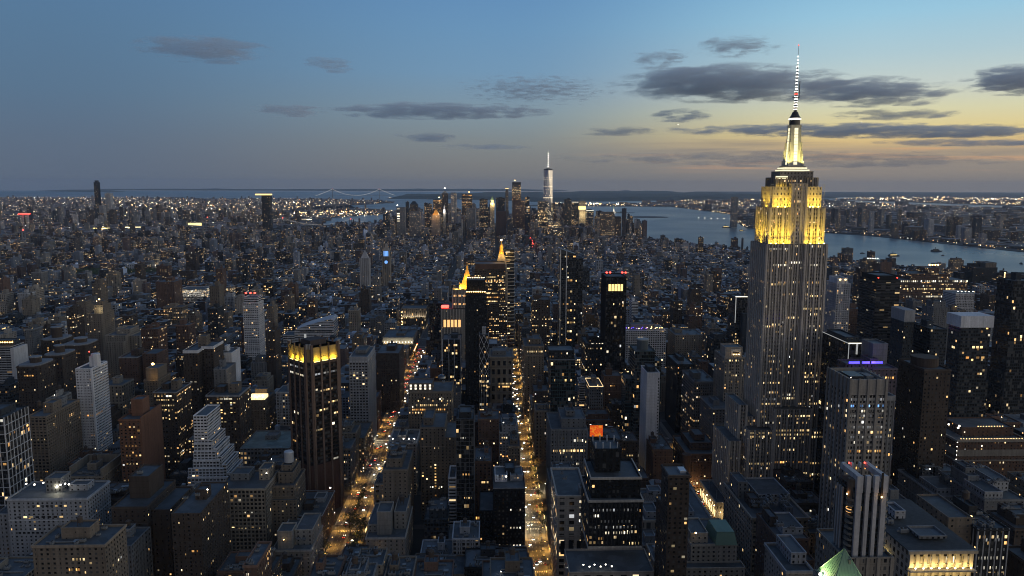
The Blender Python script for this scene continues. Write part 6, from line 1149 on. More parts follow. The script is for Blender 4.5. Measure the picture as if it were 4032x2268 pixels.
# ------------------------------------------------------------------ brown tower with the gold crown, turned 45 degrees
def three_park():
    S = Shape('office_tower','brown pier-fronted tower turned corner-on with a yellow floodlit slotted crown','tower',-171,742,(.082,.057,.045),'apart',9,math.pi/4)
    h = 19.0; H = 169; ch = 4.5; root = S.root; t = S.tint; win = (2.9,3.9,.93,.62,.016)
    q = [(-h+ch,-h),(h-ch,-h),(h,-h+ch),(h,h-ch),(h-ch,h),(-h+ch,h),(-h,h-ch),(-h,-h+ch)]
    b = MB()
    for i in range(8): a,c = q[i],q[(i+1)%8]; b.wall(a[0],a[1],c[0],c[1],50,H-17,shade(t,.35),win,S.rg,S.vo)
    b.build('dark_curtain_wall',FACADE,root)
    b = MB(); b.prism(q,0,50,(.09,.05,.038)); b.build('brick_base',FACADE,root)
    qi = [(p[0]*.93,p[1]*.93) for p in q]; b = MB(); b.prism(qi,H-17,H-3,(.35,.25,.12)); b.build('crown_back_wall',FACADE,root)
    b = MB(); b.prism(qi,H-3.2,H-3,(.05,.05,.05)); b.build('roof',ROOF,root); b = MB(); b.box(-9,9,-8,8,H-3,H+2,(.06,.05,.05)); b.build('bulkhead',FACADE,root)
    for k in range(4):                                             # piers and corner walls, face by face
        rz = k*math.pi/2; b = MB()
        def bx(x0,x1,y0,y1,z0,z1,tt):
            p = [rotp(v,rz) for v in ((x0,y0),(x1,y0),(x1,y1),(x0,y1))]; b.prism(p,z0,z1,tt)
        for i in range(4):
            x = -h+ch+1.0+(2*h-2*ch-2)*i/3; bx(x-.8,x+.8,-h-.9,-h-.01,0,H-16,shade(t,1.8)); bx(x-.55,x+.55,-h-.3,-h+1.2,H-16,H,shade(t,1.5))
        bx(-h+ch,h-ch,-h-.5,-h-.02,H-19.5,H-17,shade(t,1.2)); b.build('brick_piers',FACADE,root)
        for i in range(3):
            xa = -h+ch+1.9+(2*h-2*ch-2)*i/3; xb = xa+(2*h-2*ch-2)/3-1.8; p = [rotp(v,rz) for v in ((xa,-h-.6),(xb,-h-.6),(xb,-h-.1),(xa,-h-.1))]
            m = MB(); m.prism([rotp((xa+.4,-h-.3),rz),rotp((xb-.4,-h-.3),rz),rotp((xb-.4,-h+.1),rz),rotp((xa+.4,-h+.1),rz)],H-17,H-16.4); 
            if k in (0,3): m.build('slot_lamp',M['glowyellow'],root)
            if k in (0,3): c_ = rotp(((xa+xb)/2,-h-.2),rz); d_ = rotp(((xa+xb)/2,-h*.93),rz); lamp('crown_floodlight','AREA',root,(c_[0],c_[1],H-16.3),2100,(1,.76,.07),5.5,(d_[0],d_[1],H-6),sy=.5)
        b = MB(); bx(h-ch-.2,h-ch+1.3,-h-.6,-h+1.2,0,H,shade(t,1.7)); bx(h-1.3,h+.5,-h+ch-1.2,-h+ch+.4,0,H,shade(t,1.7)); b.build('corner_piers',FACADE,root)
        for i in range(2):
            b = MB(); c_ = rotp((h-ch*.5-1+2*i,-h+ch*.5-1+2*i),rz); b.ring(c_[0],c_[1],[(1.1,H-4),(1.1,H+.8),(0,H+.9)],10,(.3,.28,.26)); b.build('corner_shaft',FACADE,root)
    Yf = -h; 
    def row(z,x0,x1,n,k,key,dr,hh=1.9):
        b = MB(); rz = k*math.pi/2; strip_win(b, rotp((x0,-h-.05),rz), rotp((x1,-h-.05),rz), z, hh, n, .8, dr, (.03,.02,.015), S.rg); b.build('lit_floor',LITF[key],root)
    for z,x0,x1,n,k,key,dr in ((H-31,-14,14,8,3,'litwhite',.0),(H-24,-14,10,6,3,'dimpale',.1),(H-30,-12,14,8,0,'dimpale',.1),(H-47,-6,8,5,0,'litwarm',.1),(H-60,2,14,5,0,'litwarm',.3),(H-66,-8,2,3,0,'litwarm',.1),(H-85,-14,-2,4,0,'litwarm',.1),(H-100,-14,-6,2,3,'litorange',.0),(H-72,8,14,2,0,'litwarm',.0),(H-45,-14,-9,2,0,'litwhite',.0),(H-118,0,12,4,0,'litwhite',.5)): row(z,x0,x1,n,k,key,dr)
    special(-199,-144,715,770,169,2010,'gold-crowned brown tower',1)
three_park()

# ------------------------------------------------------------------ striped tower with curved balconies
def striped():
    S = Shape('residential_tower','slim tower of white vertical stripes and dark glass with curved corner balconies','tower',0,0,'black','apart',13)
    x0,x1,y0,y1,H,zb = 165.6,183.6,330.0,347.0,189.4,151.5; cx,cy = (x0+x1)/2,(y0+y1)/2; S.root.location = (cx,cy,0); w,d = (x1-x0)/2,(y1-y0)/2; root = S.root; S.cx,S.cy = cx,cy
    S.tint = PAL['tan']; S.vol('podium_facade',-w-3,w+2,-d-3,d+10,0,zb,(.17,.155,.135),STY['piers']); b = MB(); [b.box(x-.8,x+.8,-d-3.5,-d-3.01,100,zb,(.22,.2,.175)) for x in (-w-2.2,-w+3,-w+8,-w+13,w+1.2)]; b.build('podium_piers',FACADE,root)
    b = MB(); b.walls(-w+1,w-1,-d+1,d-1,zb-1,H-6,(.02,.03,.04),(2.2,3.3,.9,.7,.03),S.rg,3); b.poly([(-w+1,-d+1,H-6),(w-1,-d+1,H-6),(w-1,d-1,H-6),(-w+1,d-1,H-6)],None,(.04,.03,.025)); b.build('dark_glass_facade',FACADE,root)
    for i,(xa,xb) in enumerate(((167.5,170.3),(171.9,173.9),(175.7,177.7),(179.3,181.9))):
        xa,xb = xa-cx,xb-cx; b = MB(); b.box(xa+.15,xb-.15,-d-.3,-d+1,zb-1,H-8,(.36,.355,.36)); b.box(xa,xb,-d-.6,-d+1.2,H-8,H,(.36,.355,.36)); b.build('white_stripe',FACADE,root)
        if i in (0,3):
            b = MB(); b.box(xa+.2,xb-.2,-d+1.21,d,H-2.6,H,(.36,.355,.36)); b.build('white_roof_beam',FACADE,root)
        b = MB(); b.box(xa+.6,xb-.6,d-1.6,d,H-2.2,H+.4,(.4,.4,.4)); b.build('rear_upstand',FACADE,root)
    for s_ in (-1,1):
        for k in range(10):
            b = MB(); z = zb+.6+k*2.75; xx = s_*(w-1.6); b.prism([(xx+s_*2.2*math.cos(t), -d+3.4+2.6*math.sin(t)) for t in [(-1+2*j/8)*math.pi/2 for j in range(9)]],z,z+1.0,(.16,.15,.13)); b.build('curved_balcony',FACADE,root)
    b = MB(); [b.box(-w-.2,-w+.6,y,y+.8,zb-30,H-9,(.34,.335,.33)) for y in (.5,3,5.5)]; b.build('side_stripe',FACADE,root)
    b = MB(); b.ring(-w+1.6,-d+3.4,[(2.0,H-14),(2.0,H-2.4),(0,H-2.3)],14,(.13,.1,.075)); b.build('corner_drum',FACADE,root); b = MB(); b.ring(-w+1.6,-d+3.4,[(2.05,H-18.4),(2.05,H-16.6)],14); b.build('lit_corner_room',M['litorange'],root)
    for x,y in ((-w-.7,-d+3.0),(4.4,-d-1.1)):
        b = MB(); b.ring(x,y,[(0,H-10.2),(.3,H-10),(.3,H-9.5),(0,H-9.3)],8); b.build('roof_lamp',M['glowwarm'],root); lamp('wall_uplight','POINT',root,(x,y-.5,H-8.9),60,(1,.5,.18),.2)
    for x in (-3,4.5):
        b = MB(); b.ring(x,d-.6,[(0,H-.5),(.35,H-.3),(.35,H+.3),(0,H+.5)],8); b.build('beacon',M['glowred'],root)
    b = MB(); b.box(3.9,4.9,-d-.95,-d-.62,H-9.5,H+1.6,(.03,.025,.02)); b.build('chimney_flue',FACADE,root)
    special(x0-2,x1+2,y0-3,y1+10,H,2268,'white-striped tower',1)
striped()
def pyramid_tower():
    S = Shape('office_tower','stone tower ending in a steep ribbed green copper pyramid roof lit from one side','tower',126.6,255,'stone','apart',17); root = S.root; z0,z1,h = 180.6,192.2,6.5
    b = MB(); S.vol('facade',-h-1,h+1,-h-1,h+1,0,z0-.01,S.tint,STY['apart'],None,False)
    q = [(-h,-h),(h,-h),(h,h),(-h,h)]; b = MB()
    for i in range(4): j = (i+1)%4; b.poly([(*q[i],z0),(*q[j],z0),(0,0,z1)],None)
    pr = b.build('copper_pyramid',M['copper'],root)
    for i in range(4):
        b = MB(); a,c = Vector((*q[i],z0)),Vector((*q[(i+1)%4],z0)); top = Vector((0,0,z1))
        for k in range(1,12):
            f = k/12; s_ = a.lerp(c,f); m = a.lerp(c,.5); e = top.lerp(a if f < .5 else c, abs(f-.5)*2); b.bar(s_+Vector((0,0,.05)),e,.09,(.2,.3,.24))
        b.bar(a,top,.2,(.2,.3,.24)); b.build('roof_seams',M['copper'],pr)
    lamp('roof_floodlight','SPOT',root,(-h-2.6,h-4,z0+1),9000,(.95,1,.4),.3,(-h*.6,h*.3,z0+3.5),R(110)); lamp('roof_floodlight','SPOT',root,(-3,-h-3.5,z0+.5),2600,(.85,1,.5),.3,(0,-h*.5,z0+5),R(110)); b = MB(); b.ring(-h-.5,h-4,[(0,z0),(.5,z0+.3),(.5,z0+1),(0,z0+1.3)],8); b.build('floodlight_housing',M['glowwhite'],root); b = MB(); b.box(.6,1.4,-2.6,-1.6,z0+7,z0+8.6,(.1,.1,.1)); b.build('dormer',FACADE,pr)
    special(118,135,247,263,193,2268,'copper pyramid roof',1)
pyramid_tower()

# ------------------------------------------------------------------ landmarks further down the avenues
def campus():
    S = Shape('campus_building','white banded building with a long curved roof rising to one side','building',-322,1425,'white','bands',19); root = S.root; b = MB(); n = 16; t = shade(WH,.95)
    def hz(f): return 52+23*(f**.75)
    x0,x1 = -36,36
    for i in range(n):
        fa,fb = i/n,(i+1)/n; xa,xb = x0+(x1-x0)*fa,x0+(x1-x0)*fb; za,zb = hz(fa),hz(fb)
        if i == n-1: zb -= 5
        for y,s_ in ((-22,1),(22,1)): b.poly([(xa,y,0),(xb,y,0),(xb,y,zb),(xa,y,za)],[(i*3,0),(i*3+3,0),(i*3+3,zb/4.6),(i*3,za/4.6)],t,(.98,.35,.04) )
        b.poly([(xa,-22,za),(xb,-22,zb),(xb,22,zb+2),(xa,22,za+2)],None,t)
    b.poly([(x1,-22,0),(x1,22,0),(x1,22,72),(x1,-22,70)],[(0,0),(9,0),(9,15),(0,15)],t,(.98,.35,.05)); b.poly([(x0,-22,0),(x0,22,0),(x0,22,54),(x0,-22,52)],None,t); b.build('banded_facade',FACADE,root)
    S.vol('low_wing',-58,-36.1,-22,18,0,44,t,(6,4.4,.97,.4,.06)); b = MB(); b.box(-20,28,-22.1,-22.02,40,48,(.02,.02,.025)); b.build('blank_band',FACADE,root) if False else None
    b = MB(); b.box(-18.5,-14.5,-22.4,-22.02,6,46,(.45,.35,.2)); b.build('lit_stair',M['dimpale'],root); b = MB(); b.box(-26,33,-22.2,-22.03,50.5,52.0,(.03,.03,.035)); b.box(2,5,-22.3,-22.21,50.8,51.8,(.8,.7,.5)); b.build('roof_slot',FACADE,root)
    special(-382,-284,1403,1447,72,1345,'white curved-roof building',2)
campus()
def clock_spire():
    S = Shape('landmark_tower','white stone tower topped by a gold floodlit cupola and lantern','tower',25,1498,'stone','apart',23); root = S.root
    S.tier('facade',-11.5,11.5,-11.5,11.5,0,150,4.5,shade(ST,1.1)); S.tier('upper_facade',-10,10,-10,10,150,166,4.5,shade(ST,1.1))
    S.X0,S.X1,S.Y0,S.Y1 = -10.5,10.5,-10.5,10.5; S.w = S.d = 21; pyramid(S,'pyramid_roof',0,1,0,1,166,186,FACADE,.42,shade(ST,1.1))
    b = MB(); b.ring(0,0,[(4.6,186),(4.6,190)],12,ST); b.ring(0,0,[(3.6,190),(3.6,198),(4.2,198.5),(3.9,200)],8,ST); b.build('gilded_lantern',M['gilt'],root); b = MB(); b.ring(0,0,[(3.8,200),(3.2,203),(1.4,206),(.6,208),(.5,214),(0,215)],12); b.build('gilded_dome',M['gilt'],root)
    b = MB(); b.ring(0,0,[(0,211),(1.3,212),(1.3,213.5),(0,214.5)],10); b.build('beacon',M['glowwhite'],root)
    for x,y,z,p in ((-9,-9,184,9000),(9,-9,184,9000),(0,-12,190,9000),(0,-9,201,4000)): lamp('cupola_floodlight','POINT',root,(x,y,z),p*.8,(1,.55,.1),.5)
    b = MB(); b.ring(0,0,[(3.0,191),(3.0,197.5)],8); b.build('lit_lantern_room',M['goldroof'],root)
    special(13,37,1486,1510,213,1060,'gold-cupola tower',1)
clock_spire()
def gold_pyramid():
    S = Shape('landmark_tower','white stone office tower ending in a steep gold floodlit pyramid','tower',-36,1276,'stone','apart',29); root = S.root; t = shade(ST,1.05)
    S.tier('facade',-42,24,-32,40,0,118,5,t); S.tier('upper_facade',-24,20,-22,30,118,148,5,t); S.X0,S.X1,S.Y0,S.Y1 = -12,12,-10,14; S.w = S.d = 24
    pyramid(S,'gilded_pyramid',0,1,0,1,148,181,M['gilt'],.1); b = MB(); b.ring(0,2,[(1.6,181),(1.8,185),(.5,187),(.2,192),(0,193)],8); b.build('gilded_lantern',M['gilt'],root)
    for x,y in ((-12,-12),(12,-12)):
        b = MB(); b.ring(x,y,[(1.8,148),(1.8,154),(.2,160)],8); b.build('corner_pinnacle',M['gilt'],root)
    for x,y,z,p in ((-9,-16,150,24000),(9,-16,150,24000),(-18,0,150,18000),(0,-12,170,8000)): lamp('pyramid_floodlight','POINT',root,(x,y,z),p,(1,.56,.1),.6)
    for k in range(2):
        b = MB(); z = 140-k*14; [b.box(-22+8*i,-17.5+8*i,-22.3 if k == 0 else -22.3,-22.05,z-3,z) for i in range(5)]; b.build('lit_loggia',M['litorange'],root)
    b = MB(); [b.box(-38+6*i,-34+6*i,-32.8,-32.6,88,100) for i in range(5)]; b.build('lit_arches',M['litorange'],root)
    b = MB(); b.box(-42,-30,-28,-16,119,122); b.build('red_neon_box',M['glowred'],root)
    special(-78,-12,1244,1316,190,1320,'gold pyramid tower',2)
gold_pyramid()
def cupola():
    S = Shape('landmark_tower','small slender tower with a glowing gold tiered cupola among mid-rise blocks','tower',139,1400,'stone','apart',31); root = S.root
    S.tier('facade',-10,10,-10,10,0,78,4.5); S.tier('lit_belfry',-5,5,-5,5,78,90,3.3); b = MB(); b.ring(0,0,[(4,90),(4,97),(4.6,97.5),(2.6,100),(2.4,104),(1.2,106),(.3,108),(.1,116)],10); b.build('gilded_cupola',M['gilt'],root)
    for x,y,z,p in ((-6,-8,80,9000),(6,-8,80,9000),(0,-9,94,16000),(-6,-5,100,6000)): lamp('cupola_floodlight','POINT',root,(x,y,z),p,(1,.66,.2),.4)
    special(129,149,1390,1410,109,1262,'small gold cupola',1)
cupola()
def blue_clock():
    S = Shape('landmark_tower','stone clock tower with a glowing blue belfry and round blue clock face','tower',-296,2229,'stone','apart',37); root = S.root
    S.tier('facade',-11,11,-11,11,0,112,5,shade(ST,.8)); S.tier('belfry',-8.5,8.5,-8.5,8.5,112,132,4); S.X0,S.X1,S.Y0,S.Y1 = -7,7,-7,7; S.w = S.d = 14; pyramid(S,'pyramid_roof',0,1,0,1,132,150,FACADE,.15,ST)
    b = MB(); [b.box(-7+3.6*i,-4.6+3.6*i,-9.4,-9.2,114,129) for i in range(4)]; b.build('blue_belfry_light',M['litblue'],root); b = MB(); n = 20; b.poly([(4.6*math.cos(2*math.pi*i/n),-11.8,97+4.6*math.sin(2*math.pi*i/n)) for i in range(n)]); b.build('clock_face',M['litblue'],root)
    b = MB(); b.bar((0,-11.9,97),(0,-11.9,100.8),.35); b.bar((0,-11.9,97),(2.4,-11.9,97),.35); b.build('clock_hands',M['pale'],root)
    special(-308,-284,2217,2241,150,1070,'blue clock tower',1)
    S = Shape('residential_tower','pale obelisk-topped tower left of the blue clock tower','tower',-352,2190,'white','apart',38); S.tier('facade',-13,13,-13,13,0,112,5,shade(WH,.6)); S.X0,S.X1,S.Y0,S.Y1 = -13,13,-13,13; S.w = S.d = 26; pyramid(S,'pyramid_roof',.1,.9,.1,.9,112,134,FACADE,.08,shade(WH,.6))
    special(-366,-338,2176,2204,134,1050,'pale obelisk tower',1)
blue_clock()
def billboard():
    t = thing('roof_billboard','glowing red and orange roof billboard standing on steel legs','billboard',(105,722,75)); b = MB(); b.box(-6.3,6.3,-.3,.3,1.5,12.5,bottom=True); b.build('screen',M['board'],t); b = MB(); b.box(-6.7,6.7,.31,1.0,1.2,12.9,(.03,.03,.03),bottom=True); b.build('backing_frame',M['steel'],t)
    for x in (-5,5): b = MB(); b.bar((x,.9,0),(x,.9,1.4),.25); b.bar((x,4,0),(x,1,8),.2); b.build('leg',M['steel'],t)
    lamp('screen_glow','AREA',t,(0,-1,8),600,(1,.3,.06),12,(0,-20,4),sy=10)
    B = Bld('office_block','low dark block carrying the glowing red billboard','building',96.5,130,716,755,75,'dbrown','few',None,71); B.kit(1)
    special(96.5,130,716,755,75,1740,'red billboard',1)
billboard()
# ------------------------------------------------------------------ the faceted glass tower with a spire
def spired():
    S = Shape('landmark_skyscraper','tallest distant tower, faceted mirror glass with one bright side and a lit spire','skyscraper',409,5326,'slate','apart',41); root = S.root; h = 31.0; zb,zt = 57.0,417.0; k = h*.98
    B4 = [(-h,-h),(h,-h),(h,h),(-h,h)]; T4 = [(0,-k),(k,0),(0,k),(-k,0)]
    for i in range(4):
        a,c = B4[i],B4[(i+1)%4]; m = T4[i]; m2 = T4[(i+1)%4]
        b = MB(); b.poly([(*a,zb),(*c,zb),(*m,zt)],[(0,0),(16,0),(8,90)]); b.build('upright_facet',M['mirror'],root)
        b = MB(); b.poly([(*m,zt),(*c,zb),(*m2,zt)],[(0,90),(8,0),(16,90)]); b.build('inverted_facet',M['mirror'],root)
    b = MB(); b.box(-h,h,-h,h,0,zb-.05,(.12,.13,.14)); b.build('base_cube',FACADE,root); b = MB(); b.prism(T4,zt-.5,zt+9,(.05,.05,.055)); b.build('parapet',FACADE,root); b = MB(); b.ring(0,0,[(16,zt+9),(16,zt+13),(0,zt+13)],20,(.08,.08,.085)); b.build('spire_ring',M['steel'],root)
    sp = MB(); sp.bar((0,0,zt+12),(0,0,541),1.9,(.2,.2,.2),8,.6); s_ = sp.build('spire',M['steel'],root)
    for z in range(440,541,15):
        b = MB(); r = 1.9-(z-430)*.010; b.ring(0,0,[(r*.5,z),(r*1.25,z+1),(r*1.25,z+4),(r*.5,z+5)],8); b.build('spire_lamp',M['glowwhite'],s_)
    special(378,440,5295,5357,417,880,'spired glass tower',6)
spired()

# ------------------------------------------------------------------ ordinary buildings on their lots
for yy in np.arange(610,1500,18):                                  # carriageways that stay in view between the buildings
    for k,lim in (('madison',1500),('park',1480)):
        if yy < lim:
            u,v = proj(AVE[k],yy,0); VIS.append((u-14*700/yy,u+14*700/yy,v+6,yy))
for yy in np.arange(610,760,18): u,v = proj(226,yy,0); VIS.append((u-14,u+10,v+6,yy))
PARKS = [(62,190,1425,1585),(-180,-60,2130,2260),(-1560,-1130,2640,2880),(60,210,2630,2760),(-560,-440,1780,1900)]
g = random.Random(5)
LOTS = []
def overlaps(x0,x1,y0,y1,bs):
    for b in bs:
        if x0 < b[1] and x1 > b[0] and y0 < b[3] and y1 > b[2]: return True
    return False
xs_av = sorted((v,HALF.get(k,13)) for k,v in AVE.items())
def hfield(X,Y):
    r = g.random()
    if Y < 1000:
        if X < -270: return g.uniform(60,95) if r < .13 else g.uniform(16,48)
        return g.uniform(62,100) if r < .22 else g.uniform(24,66)
    if Y < 1700:
        if X < -270: return g.uniform(52,92) if r < .12 else g.uniform(15,40)
        if X > 480: return g.uniform(60,120) if r < .08 else g.uniform(18,48)
        return g.uniform(60,95) if r < .14 else g.uniform(26,58)
    if Y < 2300: return g.uniform(48,82) if r < .07 else g.uniform(15,40)
    if Y < 3350: return g.uniform(40,62) if r < (.12 if X < -700 else .04) else g.uniform(12,24)
    if Y < 4350 or X < -1000: return g.uniform(42,72) if r < (.3 if X < -1300 else .16 if X < -600 else .05) else g.uniform(13,30)
    if abs(X-150) < 750: return min(150,abs(g.gauss(80,36))+18)
    return g.uniform(40,75) if r < .35 else g.uniform(14,36)
PALS = [('dbrown',26),('brick',18),('tan',17),('beige',10),('grey',12),('stone',7),('black',6),('slate',5),('paleg',3),('white',2)]
def pick(w):
    t = g.uniform(0,sum(x[1] for x in w))
    for a,b in w:
        t -= b
        if t <= 0: return a
    return w[0][0]
def inview(x,y,H):
    if y < 320: return False
    u,v = proj(x,y,H); return -160 < u < 4190 and v < 2300
rows = [300.0]+[s for s in streets if s > 300]+[ST0+STEP*k for k in range(33,64)]
for (xa,ha),(xb,hb) in zip([(-2760,13),(-2590,13),(-2420,13),(-2250,13),(-2080,13),(-1920,13),(-1760,13)]+xs_av,[(-2590,13),(-2420,13),(-2250,13),(-2080,13),(-1920,13),(-1760,13)]+xs_av+[(1960,13)]):
    for ya,yb in zip(rows[:-1],rows[1:]):
        deep = (yb-ya)/2-7
        for half in (0,1):
            y0 = ya+8 if half == 0 else ya+8+deep+1
            x = xa+ha+1
            while x < xb-hb-8:
                w = g.uniform(13,26) if ya > 900 else g.uniform(17,34)
                if g.random() < .12: w *= 1.7
                w = min(w,xb-hb-x)
                if w < 8: break
                x0,x1 = x+.15,x+w-.15; yy0,yy1 = y0+g.uniform(0,1.2),y0+deep-g.uniform(0,5); x += w
                cx,cy = (x0+x1)/2,(yy0+yy1)/2; H = hfield(cx,cy)
                if x0 < xa+ha+3 or x1 > xb-hb-4: H *= 1.25
                if not inside((cx,cy),MANH) or any(p[0] < cx < p[1] and p[2] < cy < p[3] for p in PARKS): continue
                if overlaps(x0,x1,yy0,yy1,BOXES): continue
                if not inview(cx,yy0,min(H,100)): continue
                u0,_ = proj(x0,yy0,H); u1,_ = proj(x1,yy0,H); ub,_ = proj(x0 if cx > 0 else x1,yy1,H); ul,ur = min(u0,ub),max(u1,ub)
                cap = 1e9
                for (a,b_,vb,Yh) in VIS:
                    if Yh > yy0+5 and a < ur and b_ > ul:
                        z = z_at(vb,(max(a,ul)+min(b_,ur))/2,yy0); cap = min(cap,z)
                if cap < 5: continue
                if H > cap: H = cap*g.uniform(.82,1.0)
                if H < 5: continue
                LOTS.append([x0,x1,yy0,yy1,H,pick(PALS)])
# which of them does the viewer see, and how large: painter's algorithm at a coarse size
RW,RH = 504,284
def quad_fill(buf,pts,val):
    q = np.array(pts)/8.0; x0,x1 = int(max(0,q[:,0].min())),int(min(RW-1,q[:,0].max()+1)); y0,y1 = int(max(0,q[:,1].min())),int(min(RH-1,q[:,1].max()+1))
    if x1 < x0 or y1 < y0: return
    X,Y = np.meshgrid(np.arange(x0,x1+1)+.5,np.arange(y0,y1+1)+.5); m = np.ones(X.shape,bool); n = len(q); s = 0
    for i in range(n): a,b = q[i],q[(i+1)%n]; s += a[0]*b[1]-b[0]*a[1]
    for i in range(n): a,b = q[i],q[(i+1)%n]; c = (b[0]-a[0])*(Y-a[1])-(b[1]-a[1])*(X-a[0]); m &= (c >= 0) if s > 0 else (c <= 0)
    buf[y0:y1+1,x0:x1+1][m] = val
ALL = [(b[2],b[0],b[1],b[2],b[3],h[5],-1) for b,h in zip(BOXES,HERO)] if False else []
for k,h in enumerate(HERO): ALL.append((h[3],h[1],h[2],h[3],h[4],h[5],0))
for b_,(mu,mv,my,ms,mw) in list(zip(BOXES,MARK))[len(HERO):]: ALL.append((b_[2],b_[0]+2,b_[1]-2,b_[2]+2,b_[3]-2,z_at(mv,mu,my),0))
for k,l in enumerate(LOTS): ALL.append((l[2],l[0],l[1],l[2],l[3],l[4],k+1))
buf = np.zeros((RH,RW),np.int32)
for (_,x0,x1,y0,y1,H,idn) in sorted(ALL,key=lambda a:-a[0]):
    P = lambda x,y,z: proj(x,y,z)
    quad_fill(buf,[P(x0,y0,0),P(x1,y0,0),P(x1,y0,H),P(x0,y0,H)],idn)
    if x1 < 0: quad_fill(buf,[P(x1,y0,0),P(x1,y1,0),P(x1,y1,H),P(x1,y0,H)],idn)
    if x0 > 0: quad_fill(buf,[P(x0,y0,0),P(x0,y1,0),P(x0,y1,H),P(x0,y0,H)],idn)
    quad_fill(buf,[P(x0,y0,H),P(x1,y0,H),P(x1,y1,H),P(x0,y1,H)],idn)
cnt = np.bincount(buf.ravel(),minlength=len(LOTS)+1)
order = sorted(range(len(LOTS)),key=lambda k:-cnt[k+1])
N_IND = 300-len(MARK)-6
chosen = [k for k in order[:N_IND] if cnt[k+1] >= 4]; CH = set(chosen)
TONE = dict(dbrown='dark brown',brick='reddish brick',tan='tan brick',beige='beige',grey='grey',stone='pale stone',black='blackish',slate='slate grey',paleg='light grey',white='white')
NUM = ['one','two','three','four','five','six','seven','eight','nine','ten','eleven','twelve','thirteen','fourteen','fifteen','sixteen','seventeen','eighteen','nineteen','twenty']
def storeys(H):
    n = max(2,round(H/3.4)); return (NUM[n-1]+'-storey') if n <= 20 else (NUM[(n//10-2)] if False else {2:'twenty',3:'thirty',4:'forty'}.get(n//10,'many')+('-odd' if n%10 else '')+'-storey')
used = set(o['label'] for o in COL.objects if 'label' in o.keys())
def rel_label(l, feat, sh_ok=MARK):
    x0,x1,y0,y1,H,pal = l; u,v = proj((x0+x1)/2,y0,H); tone = TONE[pal]; size = 'low' if H < 26 else 'mid-rise' if H < 58 else 'tall'
    cand = sorted(MARK,key=lambda m: math.hypot((m[0]-u)/1.0,(m[1]-v)*.7+(m[2]-y0)*.05))
    for lv in range(3):
        for m in cand[:6]:
            dx = u-m[0]
            if abs(dx) < m[4]*.6: r = 'in front of' if y0 < m[2]-10 else 'behind'
            else: r = 'left of' if dx < 0 else 'right of'
            head = f'{size} {tone} block' if lv == 0 else f'{storeys(H)} {tone} block'
            tail = feat if lv < 2 else ''
            s = f'{head} {tail} {r} the {m[3]}'.replace('  ',' ')
            if s not in used and len(s.replace('-',' - ').split()) <= 18 and len(s.split()) <= 16: used.add(s); return s
    for m in cand[:8]:
        for word in ('squat','narrow','broad','plain','shabby','stout','long','short'):
            s = f'{word} {tone} {storeys(H)} block near the {m[3]}'
            if s not in used and ((word == 'narrow') == ((x1-x0) < 18) or word in ('plain',)): used.add(s); return s
    s = f'{storeys(H)} {tone} block {round(x1-x0)} metres wide beside the {cand[0][3]}'; used.add(s); return s
STYLES = dict(dbrown=['apart','apart','lived','hotel','few'],brick=['apart','apart','hotel','sparse','lived'],tan=['apart','hotel','piers','lived','sparse'],beige=['apart','arcade','piers','grid'],grey=['office','piers','apart','few'],stone=['apart','arcade','piers','duplex'],black=['office','few','curtain'],slate=['curtain','glasslit','office'],paleg=['grid','apart','bands'],white=['grid','bands','sparse'])
for k in chosen:
    l = LOTS[k]; x0,x1,y0,y1,H,pal = l; rg = random.Random(900+k); sty = rg.choice(STYLES[pal]); big = cnt[k+1]
    nm,cat = kind_name(H,x1-x0,sty)
    B = Bld(nm,'x',cat,x0,x1,y0,y1,H,pal,sty,None,500+k,2 if big > 14 else 1)
    feat = ''
    if big > 10:
        q = rg.random()
        if H > 34 and q < .35: B.up('upper_tier',rg.uniform(.08,.2),rg.uniform(.75,.95),rg.uniform(.12,.25),.92,0,rg.uniform(4,9)); feat = 'with a set-back top'
        elif q < .55: B.up('stair_house',.1,.4,.3,.6,0,rg.uniform(3,5)); feat = 'with a roof house'
        elif q < .7: B.band('pale_cornice',H-1.4,H+.3,shade(B.tint,1.5),.5); feat = 'with a pale cornice'
        elif q < .82: B.band('string_course',H*.75,H*.75+.8,shade(B.tint,1.4),.3); feat = 'with a string course'
        B.kit(1.1)
        if y0 < 1100 and 'cornice' not in feat: B.trim()
        if sty in ('piers','grid') or (pal in ('stone','beige','grey') and big > 30): B.piers(rg.choice((3.4,4.2,5)),.8,.35,shade(B.tint,1.15)); feat = feat or 'with ribbed walls'
        if big > 25 and rg.random() < .45: 
            for _ in range(rg.randint(1,3)): a = rg.uniform(.05,.6); litrow(B,max(3,H-rg.randint(2,8)*3.4),a,a+rg.uniform(.15,.35),rg.randint(2,5),rg.choice(('litwarm','litwarm','litwhite','litorange')),1.7,.55,drop=.25)
    B.root['label'] = rel_label(l,feat); MARKED = None
    BOXES.append((x0,x1,y0,y1))
# everything that is left: one mass of small or mostly hidden blocks
def add_block(b,x0,x1,y0,y1,H,tint,sty,rg,rot=0,c=None,extra=True):
    c = c or ((x0+x1)/2,(y0+y1)/2); q = b.walls(x0,x1,y0,y1,0,H,tint,sty,rg,rg.randint(0,900),rot,c); f = rg.uniform(.6,2.2); k = .1*f
    b.poly([(p[0],p[1],H) for p in q],None,(k*.85,k*.95,k*1.08),(0,0,0),1)
    if extra and min(x1-x0,y1-y0) > 8:
        w,d = (x1-x0)*rg.uniform(.2,.4),(y1-y0)*rg.uniform(.2,.4); ax,ay = x0+(x1-x0)*rg.uniform(.1,.5),y0+(y1-y0)*rg.uniform(.15,.55); h = rg.uniform(2.5,6); q = [(ax,ay),(ax+w,ay),(ax+w,ay+d),(ax,ay+d)]
        if rot: q = [rotp(p,rot,c) for p in q]
        b.prism(q,H,H+h,shade(tint,rg.uniform(.9,1.6)))
b = MB(); rg = random.Random(77)
